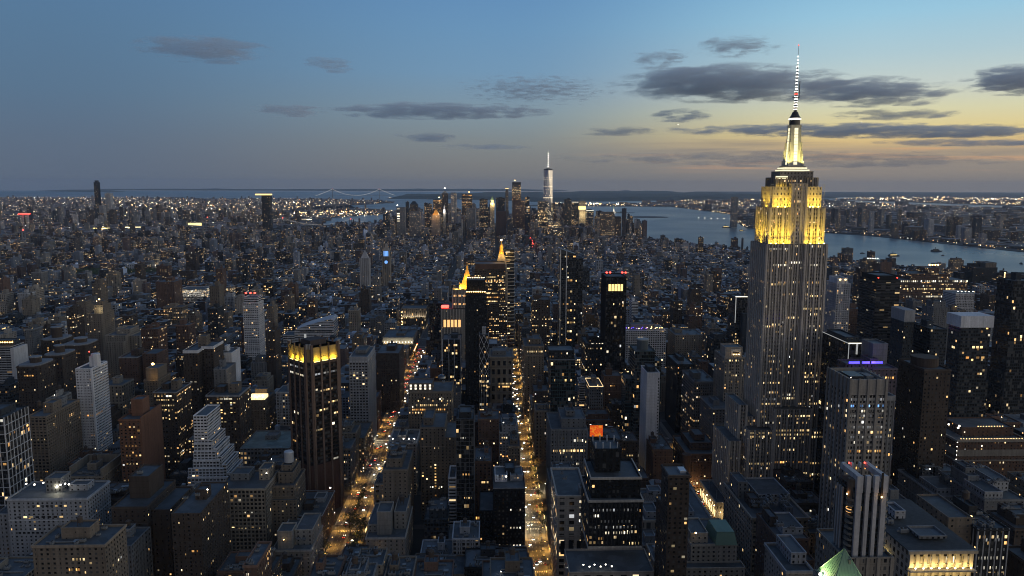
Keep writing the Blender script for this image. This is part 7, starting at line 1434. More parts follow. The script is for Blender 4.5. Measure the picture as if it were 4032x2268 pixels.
for k,l in enumerate(LOTS):
    if k in CH: continue
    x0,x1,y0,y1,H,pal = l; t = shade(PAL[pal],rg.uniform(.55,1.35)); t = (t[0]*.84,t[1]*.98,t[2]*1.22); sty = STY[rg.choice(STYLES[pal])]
    rot = rg.choice((-.35,-.12,.2,.32)) if y0 > 3350 and rg.random() < .8 else 0
    if rot: x0,x1,y0,y1 = x0+2,x1-2,y0+2,y1-2
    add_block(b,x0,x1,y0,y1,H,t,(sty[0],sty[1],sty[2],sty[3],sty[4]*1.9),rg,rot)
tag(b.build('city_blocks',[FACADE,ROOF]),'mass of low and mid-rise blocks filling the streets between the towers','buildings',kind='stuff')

# ------------------------------------------------------------------ the far boroughs: one mass, with its own lamps
def far_mass():
    b = MB(); rg = random.Random(3); n = 0
    while n < 9500:
        Y = 2300+rg.random()**1.5*14500; X = -rg.uniform(.12,.78)*Y
        if not inside((X,Y),BROOK): continue
        u,_ = proj(X,Y,0)
        if not -120 < u < 2300: continue
        n += 1; s_ = rg.uniform(18,60)*(1+Y/9000); H = rg.uniform(8,20)
        if rg.random() < .05: H = rg.uniform(35,75); s_ = rg.uniform(18,30)
        t = shade(PAL[rg.choice(('dbrown','brick','grey','tan','dbrown','beige'))],rg.uniform(.5,1.0)); add_block(b,X,X+s_,Y,Y+s_*rg.uniform(.5,1),H,t,(5,4,.45,.5,.1),rg,rg.uniform(-.6,.6),None,False)
    for cx,cy,sd,m,lo,hi in ((-3050,6300,420,70,50,150),(-2250,6500,350,30,35,90),(-3000,3500,300,22,50,120),(-2500,3900,350,26,40,70),(-3500,4300,400,25,40,90)):
        for _ in range(m):
            X,Y = rg.gauss(cx,sd),rg.gauss(cy,sd)
            if not inside((X,Y),BROOK): continue
            w = rg.uniform(20,38); add_block(b,X,X+w,Y,Y+w,rg.uniform(lo,hi),shade(PAL[rg.choice(('slate','dbrown','grey','paleg','tan'))],rg.uniform(.8,1.3)),(5,4,.5,.5,.09),rg,rg.uniform(-.5,.5))
    n = 0
    while n < 4200:
        Y = 1500+rg.random()**1.2*15000; X = rg.uniform(.15,.75)*Y
        if not (inside((X,Y),JERSEY) or (inside((X,Y),STATEN) and rg.random() < .5)): continue
        u,_ = proj(X,Y,0)
        if not 1800 < u < 4150: continue
        n += 1; s_ = rg.uniform(20,70)*(1+Y/9000); H = rg.uniform(7,18)
        if rg.random() < .04: H = rg.uniform(30,70)
        add_block(b,X,X+s_,Y,Y+s_*rg.uniform(.5,1),H,shade(PAL[rg.choice(('dbrown','brick','grey','tan'))],rg.uniform(.45,.9)),(5,4,.45,.5,.1),rg,rg.uniform(-.6,.6),None,False)
    jx,jy = ll(40.7190,-74.0345)
    for cx,cy,sd,m,lo,hi in ((jx,jy,330,55,45,165),(*ll(40.7280,-74.0340),260,28,50,140),(*ll(40.7400,-74.0290),300,20,30,60),(*ll(40.7350,-74.0600),400,8,50,120),(*ll(40.7180,-74.0440),260,14,50,150)):
        for _ in range(m):
            X,Y = rg.gauss(cx,sd),rg.gauss(cy,sd)
            if not inside((X,Y),JERSEY): continue
            w = rg.uniform(22,40); add_block(b,X,X+w,Y,Y+w,rg.uniform(lo,hi),shade(PAL[rg.choice(('slate','dbrown','grey','paleg','tan'))],rg.uniform(.8,1.3)),(5,4,.5,.5,.08),rg,rg.uniform(-.5,.5))
    tag(b.build('distant_city',[FACADE,ROOF]),'far boroughs of low blocks and tower clusters across the rivers','city',kind='stuff')
far_mass()
def far_lamps():
    b = MB(); rg = random.Random(8)
    C = [(1,.62,.25),(1,.7,.35),(1,.78,.45),(1,.86,.6),(1,.95,.85),(1,.5,.15)]
    def put(X,Y,z,s_,c,k=1.0): b.box(X-s_/2,X+s_/2,Y-s_/2,Y+s_/2,z,z+s_,tuple(v*k for v in c))
    def scatter(n,fn,poly,zl,zh,sz):
        m = 0; tries = 0
        while m < n and tries < n*60:
            tries += 1; X,Y = fn()
            if poly is not None and not inside((X,Y),poly): continue
            u,v = proj(X,Y,0)
            if not -60 < u < 4090: continue
            m += 1; d = math.hypot(X,Y); c = rg.choice(C); put(X,Y,rg.uniform(zl,zh),sz*.62*(.35+d/11000)*rg.choice((.6,.8,1,1.2,1.8)),c,rg.choice((.2,.35,.6,1,1.8)))
    scatter(3600,lambda:(lambda Y:(-rg.uniform(.1,.78)*Y,Y))(2400+rg.random()**1.25*15000),BROOK,12,26,2.3)
    scatter(480,lambda:(lambda Y:(-rg.uniform(.1,.5)*Y,Y))(rg.uniform(7500,13000)),BROOK,10,20,6.0)
    scatter(2300,lambda:(lambda Y:(rg.uniform(.15,.78)*Y,Y))(3000+rg.random()*16000),JERSEY,10,22,2.4)
    scatter(700,lambda:(lambda Y:(rg.uniform(.25,.78)*Y,Y))(rg.uniform(11000,20000)),JERSEY,10,25,5.5)
    scatter(90,lambda:(rg.uniform(-9000,6000),rg.uniform(15000,24000)),STATEN,8,20,5)
    scatter(2000,lambda:(lambda Y:(rg.uniform(-.7,.6)*Y,Y))(1700+rg.random()*3800),MANH,14,34,1.8)
    mx,my = ll(40.6640,-74.0560)
    scatter(120,lambda:(rg.gauss(mx+500,420),rg.gauss(my,160)),None,10,40,8)
    rx,ry = ll(40.6800,-74.0130); scatter(90,lambda:(rg.gauss(rx,260),rg.gauss(ry,200)),None,8,20,6)
    for pg,f0,f1,n in ((JERSEY,.0,.42,170),(BROOK,.05,.6,120),(STATEN,0,.3,30)):          # shore lamps
        for _ in range(n):
            i = rg.uniform(f0,f1)*(len(pg)-1); a,c = pg[int(i)],pg[int(i)+1]; t = i%1; X,Y = a[0]+(c[0]-a[0])*t,a[1]+(c[1]-a[1])*t; d = math.hypot(X,Y); put(X+rg.uniform(-15,15),Y+rg.uniform(-10,10),rg.uniform(6,12),2.6*(.35+d/11000),rg.choice(C),rg.choice((.6,1,1.3)))
    for (X,Y,w,h,c,k) in ((-2937,4960,60,7,(1,.8,.3),.8),(-2700,5350,110,9,(1,.78,.25),.7),(-2500,5500,70,8,(1,.8,.4),.6),(-1310,2960,90,5,(1,.9,.7),.5),(-1180,3060,50,5,(1,.6,.2),.6),(-1855,6560,90,8,(1,.8,.3),.7),(-2150,5700,45,26,(1,.8,.3),.35),(-2080,6900,80,9,(1,.85,.4),.6),(-1560,6700,70,10,(1,.9,.6),.5),(-2800,7200,90,9,(1,.85,.5),.6),(-1900,8300,120,9,(1,.8,.35),.6),(-1500,8100,90,9,(1,.9,.6),.6)): b.box(X-w,X+w,Y-12,Y+12,8,8+h,tuple(v*k for v in c))  # floodlit sheds: their light is put into the boxes as glow
    sx_,sy2 = ll(40.6870,-74.0090); scatter(150,lambda:(rg.gauss(sx_-150,330),rg.gauss(sy2,260)),None,10,34,4.2)
    for f in np.linspace(0,1,46):                                                        # curved waterside promenade
        X,Y = ll(40.7040+.011*math.sin(f*2.2),-74.0415-.012*f); put(X,Y,5,5.5,(1,.95,.75),.55)
    for k in range(70):                                                                   # brake lamps down two avenues
        put(146+rg.uniform(-7,7)+k*1.5,2300+k*33,6+14*(k>40),2.4+k*.03,(1,.06,.04) if k > 38 else (1,.75,.4),1)
    for k in range(60): put(20+rg.uniform(-6,6)-k*.5,3300+k*20,8,3.6,(1,.8,.45),1)
    for k in range(26): put(-330+rg.uniform(-6,6)-k*1.2,2350+k*34,8,3,(1,.12,.05) if k%3 else (1,.7,.4),.9)
    tag(b.build('city_lamps',M['point']),'countless tiny lamps and glowing sheds scattered over the far shores and streets','lights',kind='stuff')
far_lamps()
print('LOTS',len(LOTS),'chosen',len(chosen),'marks',len(MARK))

# ------------------------------------------------------------------ street lamps
def lamp_post(key):
    b = MB(); b.bar((0,0,0),(0,0,9),.12,(.1,.1,.1),5,.08); b.bar((0,0,9),(2.2,0,9.3),.07,(.1,.1,.1),4); return b.mesh('lamp_pole',M['steel'])
def lamp_head():
    b = MB(); b.ring(2.3,0,[(0,8.85),(.4,8.95),(.36,9.2),(0,9.3)],8); return b.mesh('lamp_head',M['sodium'])
def head_white():
    b = MB(); b.ring(2.3,0,[(0,8.85),(.5,8.95),(.45,9.3),(0,9.5)],8); return b.mesh('lamp_head',M['glowwhite'])
LP,LH,LW = lamp_post(0),lamp_head(),head_white()
LSOD = bpy.data.lights.new('street_light','SPOT'); LSOD.spot_size = R(150); LSOD.spot_blend = 1.0; LSOD.energy = 10500; LSOD.color = (1,.5,.09); LSOD.shadow_soft_size = .4
LWHT = bpy.data.lights.new('street_light_white','SPOT'); LWHT.spot_size = R(145); LWHT.spot_blend = .5; LWHT.energy = 9000; LWHT.color = (1,.82,.5); LWHT.shadow_soft_size = .4
def street_lamp(x,y,rz,label,group,white=False,light=True):
    t = thing('street_lamp',label,'street lamp',(x,y,.16),group,rz)
    for nm,me in (('lamp_pole',LP),('lamp_head',LW if white else LH)): o = bpy.data.objects.new(nm,me); COL.objects.link(o); o.parent = t
    if light: o = bpy.data.objects.new('street_light',LWHT if white else LSOD); COL.objects.link(o); o.parent = t; o.location = (2.3,0,8.5)
gl = random.Random(21)
for k,ids,h,y0,y1,gap in (('madison','street lamp on the straight lit avenue leading to the gold-cupola tower',9.5,600,1500,31),('park','street lamp on the slanting lit avenue beside the gold-crowned brown tower',11.6,560,1480,31),('fifth','street lamp on the avenue beside the floodlit skyscraper',12,600,900,33)):
    y = y0; i = 0
    while y < y1:
        for sx in (-1,1): street_lamp(AVE[k]+sx*h,y+(6 if sx > 0 else 0)+gl.uniform(-2,2),0 if sx < 0 else math.pi,ids,f'street lamps along the {"middle" if k == "madison" else "left" if k == "park" else "right"} avenue',gl.random() < .1)
        y += gap*(1 if y < 1000 else 1.5)
for x,y in ((-155,700),(-150,703),(-120,838),(-118,842),(-142,845),(-117,850),(-158,690),(37,672),(58,690),(52,608),(36,760),(57,770)):
    street_lamp(x,y,0,'bright white lamp at a busy street crossing','white lamps at the crossings',True)
gq = random.Random(77)
for k in range(-3,9):
    y = ST0+STEP*k
    for x in range(-420,460,62):
        if min(abs(x-a) for a in (AVE['park'],AVE['madison'],AVE['fifth'])) < 26 or overlaps(x-3,x+3,y-6,y+6,BOXES): continue
        street_lamp(x+gq.uniform(-8,8),y-5.2,math.pi/2,'sodium street lamp in one of the narrow cross streets','street lamps in the cross streets',False,gq.random() < .55)
# plaza at the foot of the brown tower
b = MB(); strip(b,-196,-152,690,716,.05); tag(b.build('plaza_pavement',M['pave']),kind='structure')
B = Bld('kiosk_pavilion','small brightly lit glass pavilion at the foot of the gold-crowned brown tower','pavilion',-186,-158,772,784,6,'white','lowlit',None,61); B.solid('lit_glass_front',.02,.98,-.03,-.005,.5,5.2,M['windowlit'])
# lit shopfront strips under the avenue walls
def shop(x,y0,y1,h,key,lab):
    t = thing('lit_shopfront',lab,'shopfront',(x,(y0+y1)/2,.2),'lit shopfronts along the avenues'); b = MB(); b.box(-.25,.25,-(y1-y0)/2,(y1-y0)/2,.6,h); b.build('glowing_window',M[key],t); b = MB(); b.box(-.6,.6,-(y1-y0)/2,(y1-y0)/2,h,h+.4,(.05,.05,.05),bottom=True); b.build('canopy',M['steel'],t)
for i in range(26):
    y = 640+i*33+gl.uniform(-8,8); 
    if y < 1480: shop(AVE['madison']+11.6,y,y+gl.uniform(6,13),4.2,gl.choice(('windowlit','litorange','litwarm')),'glowing shopfront on the right side of the straight lit avenue')
    if y < 1480: shop(AVE['park']+15.6,y,y+gl.uniform(6,13),4.2,gl.choice(('windowlit','litorange','litwarm')),'glowing shopfront on the right side of the slanting lit avenue')

# ------------------------------------------------------------------ cars
def car_parts(col):
    b = MB(); b.box(-.92,.92,-2.25,2.25,.35,.85,col,bottom=True); b.poly([(-.88,-2.25,.85),(.88,-2.25,.85),(.8,-1.2,.95),(-.8,-1.2,.95)],None,col); b.poly([(-.88,2.25,.85),(.88,2.25,.85),(.8,1.5,.95),(-.8,1.5,.95)],None,col)
    body = b.mesh('body',CARP); b = MB(); q0 = [(-.85,-1.3),(.85,-1.3),(.85,1.7),(-.85,1.7)]; q1 = [(-.68,-.6),(.68,-.6),(.68,1.2),(-.68,1.2)]
    for i in range(4): j = (i+1)%4; b.poly([(*q0[i],.85),(*q0[j],.85),(*q1[j],1.45),(*q1[i],1.45)],None,(.02,.02,.025))
    b.poly([(*p,1.45) for p in q1],None,col); cab = b.mesh('cabin',CARP); b = MB(); b.ring(0,0,[(0,-.11),(.33,-.11),(.33,.11),(0,.11)],10,(.02,.02,.02)); wh = b.mesh('wheel',CARP)
    return body,cab,wh
def make_carpaint():
    m,nt,bb = new_mat('car_paint'); t = attr(nt,'tint'); n = noise(nt,3,2,geo_pos(nt)); nt.links.new(mix_c(nt,1.0,t.outputs['Color'],math_n(nt,'MULTIPLY_ADD',n,.3,.85),'MULTIPLY'),bb.inputs['Base Color']); bb.inputs['Roughness'].default_value = .3; return m
CARP = make_carpaint()
KIND = {k:car_parts(c) for k,c in dict(yellow=(.55,.33,.03),white=(.5,.5,.5),black=(.02,.02,.022),grey=(.16,.165,.17),red=(.25,.03,.025)).items()}
def lmesh(key,r):
    b = MB(); b.ring(0,0,[(0,-r),(r,-r*.3),(r,r*.3),(0,r)],8); return b.mesh(key,M[key])
HL,TL = lmesh('headlight',.3),lmesh('taillight',.22)
def car(x,y,away,kind,label,group,parked=False):
    t = thing('car',label,'car',(x,y,.05),group,math.pi if away else 0); body,cab,wh = KIND[kind]
    for nm,me in (('body',body),('cabin',cab)): o = bpy.data.objects.new(nm,me); COL.objects.link(o); o.parent = t
    for sx in (-.85,.85):
        for sy in (-1.4,1.4): o = bpy.data.objects.new('wheel',wh); COL.objects.link(o); o.parent = t; o.location = (sx,sy,.33); o.rotation_euler = (0,math.pi/2,0)
    if not parked:
        for sx in (-.62,.62):
            o = bpy.data.objects.new('headlight',HL); COL.objects.link(o); o.parent = t; o.location = (sx,-2.3,.68)
            o = bpy.data.objects.new('taillight',TL); COL.objects.link(o); o.parent = t; o.location = (sx,2.3,.72)
gc_ = random.Random(31)
def queue(k,lanes,y0,y1,gapl,gaph,away):
    where = {'madison':'straight lit avenue','park':'slanting lit avenue','fifth':'avenue beside the floodlit skyscraper'}[k]
    for lx in lanes:
        y = y0+gc_.uniform(0,15)
        while y < y1:
            kd = gc_.choice(('yellow','white','black','grey','black','white','red')); way = 'driving away' if away else 'driving towards the viewer'
            car(AVE[k]+lx+gc_.uniform(-.3,.3),y,away,kd,f'{kd} car {way} on the {where}',f'{kd} cars {way} on the {where}'); y += gc_.uniform(gapl,gaph)
queue('madison',(-5,-1.7,1.7),610,1000,32,100,False); queue('madison',(-5,-1.7,1.7),1000,1490,18,60,False)
queue('park',(2.8,6),570,1000,30,80,False); queue('park',(-2.8,-6),570,1000,45,100,True); queue('park',(2.8,6),1000,1480,18,50,False); queue('park',(-2.8,-6),1000,1480,16,40,True); queue('fifth',(-4,0,4),600,800,18,45,True)
for i in range(22):
    y = 615+i*15+gc_.uniform(-3,3); kd = gc_.choice(('black','grey','white','red')); car(AVE['madison']+5.9,y,False,kd,f'parked {kd} car at the kerb of the straight lit avenue',f'parked {kd} cars along the straight lit avenue',True)

# ------------------------------------------------------------------ trees
def tree_meshes(seed,h,r,wide=1.0):
    rg = random.Random(seed); b = MB(); b.bar((0,0,0),(rg.uniform(-.3,.3),rg.uniform(-.3,.3),h*.45),.28,(.03,.025,.02),6,.18); limbs = []
    for i in range(6):
        a = i*1.05+rg.uniform(-.3,.3); e = (r*.7*math.cos(a),r*.7*math.sin(a),h*rg.uniform(.55,.8)); b.bar((0,0,h*rg.uniform(.28,.45)),e,.13,(.03,.025,.02),5,.04); limbs.append(e)
    trunk = b.mesh('trunk',M['bark']); b = MB(); cl = [(e[0],e[1],e[2],r*rg.uniform(.38,.55)) for e in limbs]+[(0,0,h*.8,r*.55),(0,0,h*.62,r*.6),(rg.uniform(-1,1),rg.uniform(-1,1),h*.92,r*.35)]
    for (cx,cy,cz,cr) in cl:
        for _ in range(46):
            d = Vector((rg.gauss(0,1),rg.gauss(0,1),rg.gauss(0,.8))).normalized()*cr*rg.uniform(.45,1.08); p = Vector((cx,cy,cz))+d; s_ = rg.uniform(.28,.6); u = Vector((rg.gauss(0,1),rg.gauss(0,1),rg.gauss(0,1))).normalized(); w = u.cross(Vector((rg.gauss(0,1),rg.gauss(0,1),rg.gauss(0,1)))).normalized()
            b.poly([p-u*s_,p+w*s_*.6,p+u*s_,p-w*s_*.6])
    return trunk,b.mesh('crown',M['leaf'])
TR = [tree_meshes(50+i,h,r) for i,(h,r) in enumerate(((11,4.6),(13,5.4),(9,4),(15,6.2)))]
gt = random.Random(41)
def tree(x,y,k,label,group,s_=1.0):
    t = thing('street_tree',label,'tree',(x,y,0),group,gt.uniform(0,6.28))
    for nm,me in zip(('trunk','crown'),TR[k]): o = bpy.data.objects.new(nm,me); COL.objects.link(o); o.parent = t; o.scale = (s_,)*3
for i in range(9): tree(AVE['park']+12.8+gt.uniform(-.8,.8),590+i*12,i%4,'leafy dark tree lining the slanting avenue beside the stepped limestone building','trees along the slanting avenue beside the limestone building',gt.uniform(.9,1.25))
for i in range(5): tree(AVE['park']-13+gt.uniform(-.8,.8),585+i*13,(i+1)%4,'dark tree on the far-left pavement of the slanting avenue','trees on the left pavement of the slanting avenue',gt.uniform(.8,1.1))
for x,y in ((-128,676),(-124,684),(-131,690),(-121,672)): tree(x,y,3,'broad dark tree at the crossing near the plaza','trees at the plaza crossing',1.1)
for i in range(8): tree(-130+gt.uniform(-.4,.4),712+i*9,i%3,'small tree on the planted strip of the slanting avenue','trees on the planted strip',.7)
for i in range(12): tree(AVE['madison']+9.5,680+i*24+gt.uniform(-5,5),i%3,'small dark tree along the right kerb of the straight lit avenue','trees along the straight lit avenue',.8)
for i in range(34): tree(gt.uniform(62,180),gt.uniform(1428,1583),i%4,'tree in the dark square park at the end of the straight avenue','trees in the square park',1.5)
for i in range(14): tree(gt.uniform(-176,-64),gt.uniform(2135,2255),i%4,'tree in the dark park on the slanting avenue far down','trees in the far park',1.6)
# wooded parks too far to count their trees
def woods(name,label,x0,x1,y0,y1,n,h):
    b = MB(); rg = random.Random(int(x0)); 
    for _ in range(n):
        cx,cy = rg.uniform(x0,x1),rg.uniform(y0,y1); r = rg.uniform(5,9)
        for _ in range(26):
            d = Vector((rg.gauss(0,1),rg.gauss(0,1),abs(rg.gauss(0,.7)))).normalized()*r*rg.uniform(.6,1.05); p = Vector((cx,cy,h*.4))+Vector((d.x,d.y,d.z*h/12)); s_ = rg.uniform(1,2); u = Vector((rg.gauss(0,1),rg.gauss(0,1),rg.gauss(0,1))).normalized(); w = u.cross(Vector((rg.gauss(0,1),rg.gauss(0,1),1))).normalized(); b.poly([p-u*s_,p+w*s_,p+u*s_,p-w*s_])
    tag(b.build(name,M['leaf']),label,'trees',kind='stuff')
woods('park_woods','dark wooded city park among low roofs on the left',-1550,-1140,2650,2870,330,14); woods('park_woods','dark strip of park trees among brick towers',-1620,-1000,1750,1840,170,14); woods('island_woods','dark trees covering the low island in the bay',*(ll(40.6915,-74.0165)[0]-150,ll(40.6915,-74.0165)[0]+150),ll(40.69,-74.0170)[1]-200,ll(40.69,-74.0170)[1]+300,90,16)
woods('island_woods','dark trees on the island carrying the statue',ll(40.6898,-74.0450)[0]-140,ll(40.6898,-74.0450)[0]+60,ll(40.6898,-74.0450)[1]-60,ll(40.6898,-74.0450)[1]+60,70,14)

# ------------------------------------------------------------------ bridges
def bridge(name,label,A,Bp,h,deckz,ext,lit=True,tw=9,cab=1.6,glowk='cable'):
    A = Vector((*A,0)); Bp = Vector((*Bp,0)); d = (Bp-A).normalized(); n = Vector((-d.y,d.x,0)); L = (Bp-A).length; t = thing(name,label,'bridge',tuple(A)); wd = 14
    for P in (Vector((0,0,0)),Bp-A):
        b = MB()
        for s_ in (-1,1): c = P+n*s_*wd; b.bar(c,c+Vector((0,0,h)),tw*.62,(.16,.18,.2),4,tw*.5)
        for z in (deckz-3,h*.62,h-4): b.bar(P-n*wd+Vector((0,0,z)),P+n*wd+Vector((0,0,z)),tw*.4,(.16,.18,.2))
        b.build('bridge_tower',M['bridge'],t); b = MB(); q = P+Vector((0,0,h+2)); b.box(q.x-2,q.x+2,q.y-2,q.y+2,q.z-2,q.z+3); b.build('beacon',M['glowred'],t)
    b = MB(); e0 = -d*ext; e1 = (Bp-A)+d*ext; u = n*13
    b.prism([(e0-u)[:2],(e1-u)[:2],(e1+u)[:2],(e0+u)[:2]],deckz-4,deckz+1,(.12,.13,.14)); b.build('bridge_deck',M['bridge'],t)
    for s_ in (-1,1):
        b = MB(); hb = MB(); prev = None; N = 40
        for i in range(-14,N+15):
            f = i/N
            if 0 <= f <= 1: z = deckz+4+(h-deckz-4)*(2*f-1)**2
            else:
                g_ = (-f if f < 0 else f-1)*L/ext
                if g_ > 1: continue
                z = deckz+2+(h-deckz-2)*(1-g_)**1.15
            p = d*(L*f)+n*s_*wd; p = Vector((p.x,p.y,z))
            if prev is not None: b.bar(prev,p,cab,(.5,.5,.5),4)
            if i%2 == 0: hb.bar(p,Vector((p.x,p.y,deckz)),.35,(.2,.2,.2),3)
            prev = p
        b.build('main_cable',M[glowk] if lit else M['bridge'],t); hb.build('hanger_cables',M['bridge'],t)
    return t
bridge('suspension_bridge','long suspension bridge with lit cables across the harbour mouth on the horizon',(-3302.0,16490),(-2388.0,17000),211,72,370,True,8,1.7)
bridge('suspension_bridge','grey suspension bridge behind the lone gold-roofed waterfront tower',ll(40.7090,-73.9918),ll(40.7045,-73.9888),98,42,220,False,6,.9)
bridge('suspension_bridge','suspension bridge with dotted lights near the old stone towers of the east river',ll(40.7075,-73.9990),ll(40.7042,-73.9947),84,40,280,True,8,.35)
bridge('suspension_bridge','steel suspension bridge at the far left river beside two pale pillars',ll(40.7145,-73.9770),ll(40.7125,-73.9700),100,42,250,False,6,1.0)
t = thing('twin_towers','twin pale riverside slabs joined by a red-lit bridge roof','tower',(-3133,5300,0)); 
for x in (-22,12): b = MB(); b.walls(x,x+12,-10,10,0,112,(.3,.31,.32),STY['ribswhite'],random.Random(2)); b.build('pale_slab',FACADE,t)
b = MB(); b.box(-34,36,-8,8,112,117,(.1,.1,.1),bottom=True); b.box(-34,36,-8.6,-8.05,113,117); b.build('red_lit_roof',M['glowred'],t)
t = thing('ferry_terminal','low riverside hall glowing yellow at the far left shore','hall',(-2937,4884,0)); b = MB(); b.box(-70,70,-20,20,0,9,(.3,.3,.3)); b.build('hall_wall',FACADE,t); b = MB(); b.box(-68,68,-20.6,-20.1,1,8); b.build('lit_windows',M['goldroof'],t)

# ------------------------------------------------------------------ boats, statue, aircraft
def boat(x,y,L,rz,label,sail=False,lit=False):
    t = thing('sailing_boat' if sail else 'boat',label,'boat',(x,y,-2.5),None,rz); b = MB(); w = L*.13
    q0 = [(-L*.42,-w*.7),(L*.3,-w*.7),(L*.46,0),(L*.3,w*.7),(-L*.42,w*.7)]; q1 = [(-L*.46,-w),(L*.32,-w),(L*.54,0),(L*.32,w),(-L*.46,w)]
    for i in range(5): j = (i+1)%5; b.poly([(*q0[i],-.5),(*q0[j],-.5),(*q1[j],L*.08),(*q1[i],L*.08)],None,(.03,.03,.04))
    b.poly([(*p,L*.08) for p in q1],None,(.06,.06,.06)); b.build('hull',M['hull'],t)
    if sail:
        b = MB(); b.bar((0,0,0),(0,0,L*1.1),.25,(.2,.2,.2)); b.build('mast',M['steel'],t); b = MB(); 
        for s_ in (-.05,.05): b.poly([(.5,s_,L*.15),(.3,s_,L*1.05),(-L*.42,s_+.8,L*.18)]); b.poly([(.8,s_,L*.95),(L*.48,s_,L*.14),(.9,s_+.6,L*.16)])
        b.build('sail',M['sail'],t)
    else:
        b = MB(); b.box(-L*.4,L*.2,-w*.75,w*.75,L*.08,L*.16,(.12,.12,.13)); b.box(-L*.25,L*.12,-w*.6,w*.6,L*.16,L*.22,(.12,.12,.13)); b.bar((-L*.1,0,L*.2),(-L*.1,0,L*.36),L*.02,(.1,.1,.1)); b.build('cabin',M['steel'],t)
        if lit: b = MB(); b.box(-L*.4,L*.2,-w*.78,-w*.755,L*.1,L*.14); b.build('cabin_lights',M['goldroof'],t)
boat(1862,3463,62,0.25,'dark ferry crossing the river right of the floodlit skyscraper',lit=True)
boat(1794,2948,24,0.9,'sailing boat with dark sails on the near river',sail=True)
boat(1782,3598,26,0.1,'small dark boat near the skyscraper edge of the river')
boat(2111,3494,20,0.4,'tiny dark boat in mid river above the sailing boat')
boat(2209,3714,60,0.05,'flat dark barge below the far shore')
boat(2214,3114,30,1.2,'small boat at the right edge of the river')
boat(1210,6773,50,0.3,'lit boat on the bay below the islands',lit=True)
boat(1813,5811,70,0.1,'brightly lit ferry near the curved promenade',lit=True)
boat(1800,5415,40,0.1,'small ferry moored beside the far shore left of the skyscraper',lit=True)
sx,sy = ll(40.6892,-74.0445); t = thing('statue','small floodlit statue holding a torch aloft on a tall pedestal on its own island','statue',(sx,sy-60,0)); b = MB(); b.prism([(20*math.cos(2*math.pi*i/22)*(1 if i%2 else .7)*1.6,20*math.sin(2*math.pi*i/22)*(1 if i%2 else .7)*1.6) for i in range(22)],0,12,(.25,.24,.22)); b.build('star_base',FACADE,t)
b = MB(); b.ring(0,0,[(13,12),(11,26),(9,28),(8,46),(9,47)],4,(.3,.28,.25),0,math.pi/4); b.build('pedestal',FACADE,t); b = MB(); b.ring(0,0,[(6.5,47),(5.6,60),(4.8,70),(5.4,76),(3,80),(1.5,81),(2.3,83.5),(2.2,86),(0,88)],12,(.25,.4,.33)); b.bar((-3,0,76),(-6.5,0,90),1.6,(.25,.4,.33),6,1.1); b.bar((3,-1,75),(5.5,-3,66),1.5,(.25,.4,.33),6); b.build('figure',M['copper'],t); b = MB(); b.ring(-6.7,0,[(.6,90),(1.8,91.5),(1.2,93),(0,96)],8); b.build('torch',M['glowwarm'],t)
lamp('statue_floodlight','POINT',t,(0,-40,30),160000,(1,.95,.8),2)
for x,y,z,lab in ((2180,9000,1010,'aircraft light low in the sky left of the mast'),(5050,10500,1170,'aircraft light low in the sky right of the mast')):
    t = thing('aircraft',lab,'aircraft',(x,y,z),None,.6); b = MB(); b.bar((0,-18,0),(0,18,0),2,(.4,.4,.42),8,.8); b.poly([(0,-2,0),(17,6,0),(17,8,0),(0,4,0)]); b.poly([(0,-2,0),(-17,6,0),(-17,8,0),(0,4,0)]); b.poly([(0,14,0),(0,18,0),(0,18,6),(0,16,6)]); b.build('airframe',M['aircraft'],t); b = MB(); b.box(-2.5,2.5,-21,-18,-3,2); b.build('landing_light',M['glowwhite'],t)

# ------------------------------------------------------------------ clouds: real volumes far beyond the harbour
def cloud_mat(seed, thr, k, sc, col):
    m = bpy.data.materials.new('cloud_vapour'); m.use_nodes = True; nt = m.node_tree; nt.nodes.clear()
    o = nt.nodes.new('ShaderNodeOutputMaterial'); v = nt.nodes.new('ShaderNodeVolumePrincipled'); nt.links.new(v.outputs[0], o.inputs['Volume'])
    tcn = nt.nodes.new('ShaderNodeTexCoord'); s = nt.nodes.new('ShaderNodeSeparateXYZ'); nt.links.new(tcn.outputs['Generated'], s.inputs[0])
    mp = nt.nodes.new('ShaderNodeMapping'); mp.inputs['Location'].default_value = (seed*3.1, seed*1.7, seed*.9); mp.inputs['Scale'].default_value = (sc*1.15, sc*1.0, sc*7.0); nt.links.new(tcn.outputs['Object'], mp.inputs['Vector'])
    n = nt.nodes.new('ShaderNodeTexNoise'); n.inputs['Scale'].default_value = .001; n.inputs['Detail'].default_value = 9; n.inputs['Roughness'].default_value = .66; nt.links.new(mp.outputs[0], n.inputs['Vector'])
    def par(x, c=.5, w=2.0): return math_n(nt, 'POWER', math_n(nt, 'ABSOLUTE', math_n(nt, 'MULTIPLY', math_n(nt, 'SUBTRACT', x, c), w)), 2.0)
    env = math_n(nt, 'SUBTRACT', 1.0, math_n(nt, 'ADD', par(s.outputs[0]), math_n(nt, 'ADD', par(s.outputs[2], .42), math_n(nt, 'MULTIPLY', par(s.outputs[1]), .6))))
    d = math_n(nt, 'SUBTRACT', math_n(nt, 'ADD', math_n(nt, 'MULTIPLY', env, .55), math_n(nt, 'MULTIPLY', math_n(nt, 'SUBTRACT', n.outputs[0], .5), 3.0)), thr)
    d = math_n(nt, 'MULTIPLY', d, 5.5, clamp=True); d = math_n(nt, 'MULTIPLY', d, math_n(nt, 'MULTIPLY', env, 4.0, clamp=True)); nt.links.new(math_n(nt, 'MULTIPLY', d, k), v.inputs['Density'])
    v.inputs['Color'].default_value = (*col, 1); v.inputs['Anisotropy'].default_value = .1; m.cycles.volume_step_rate = .35
    return m
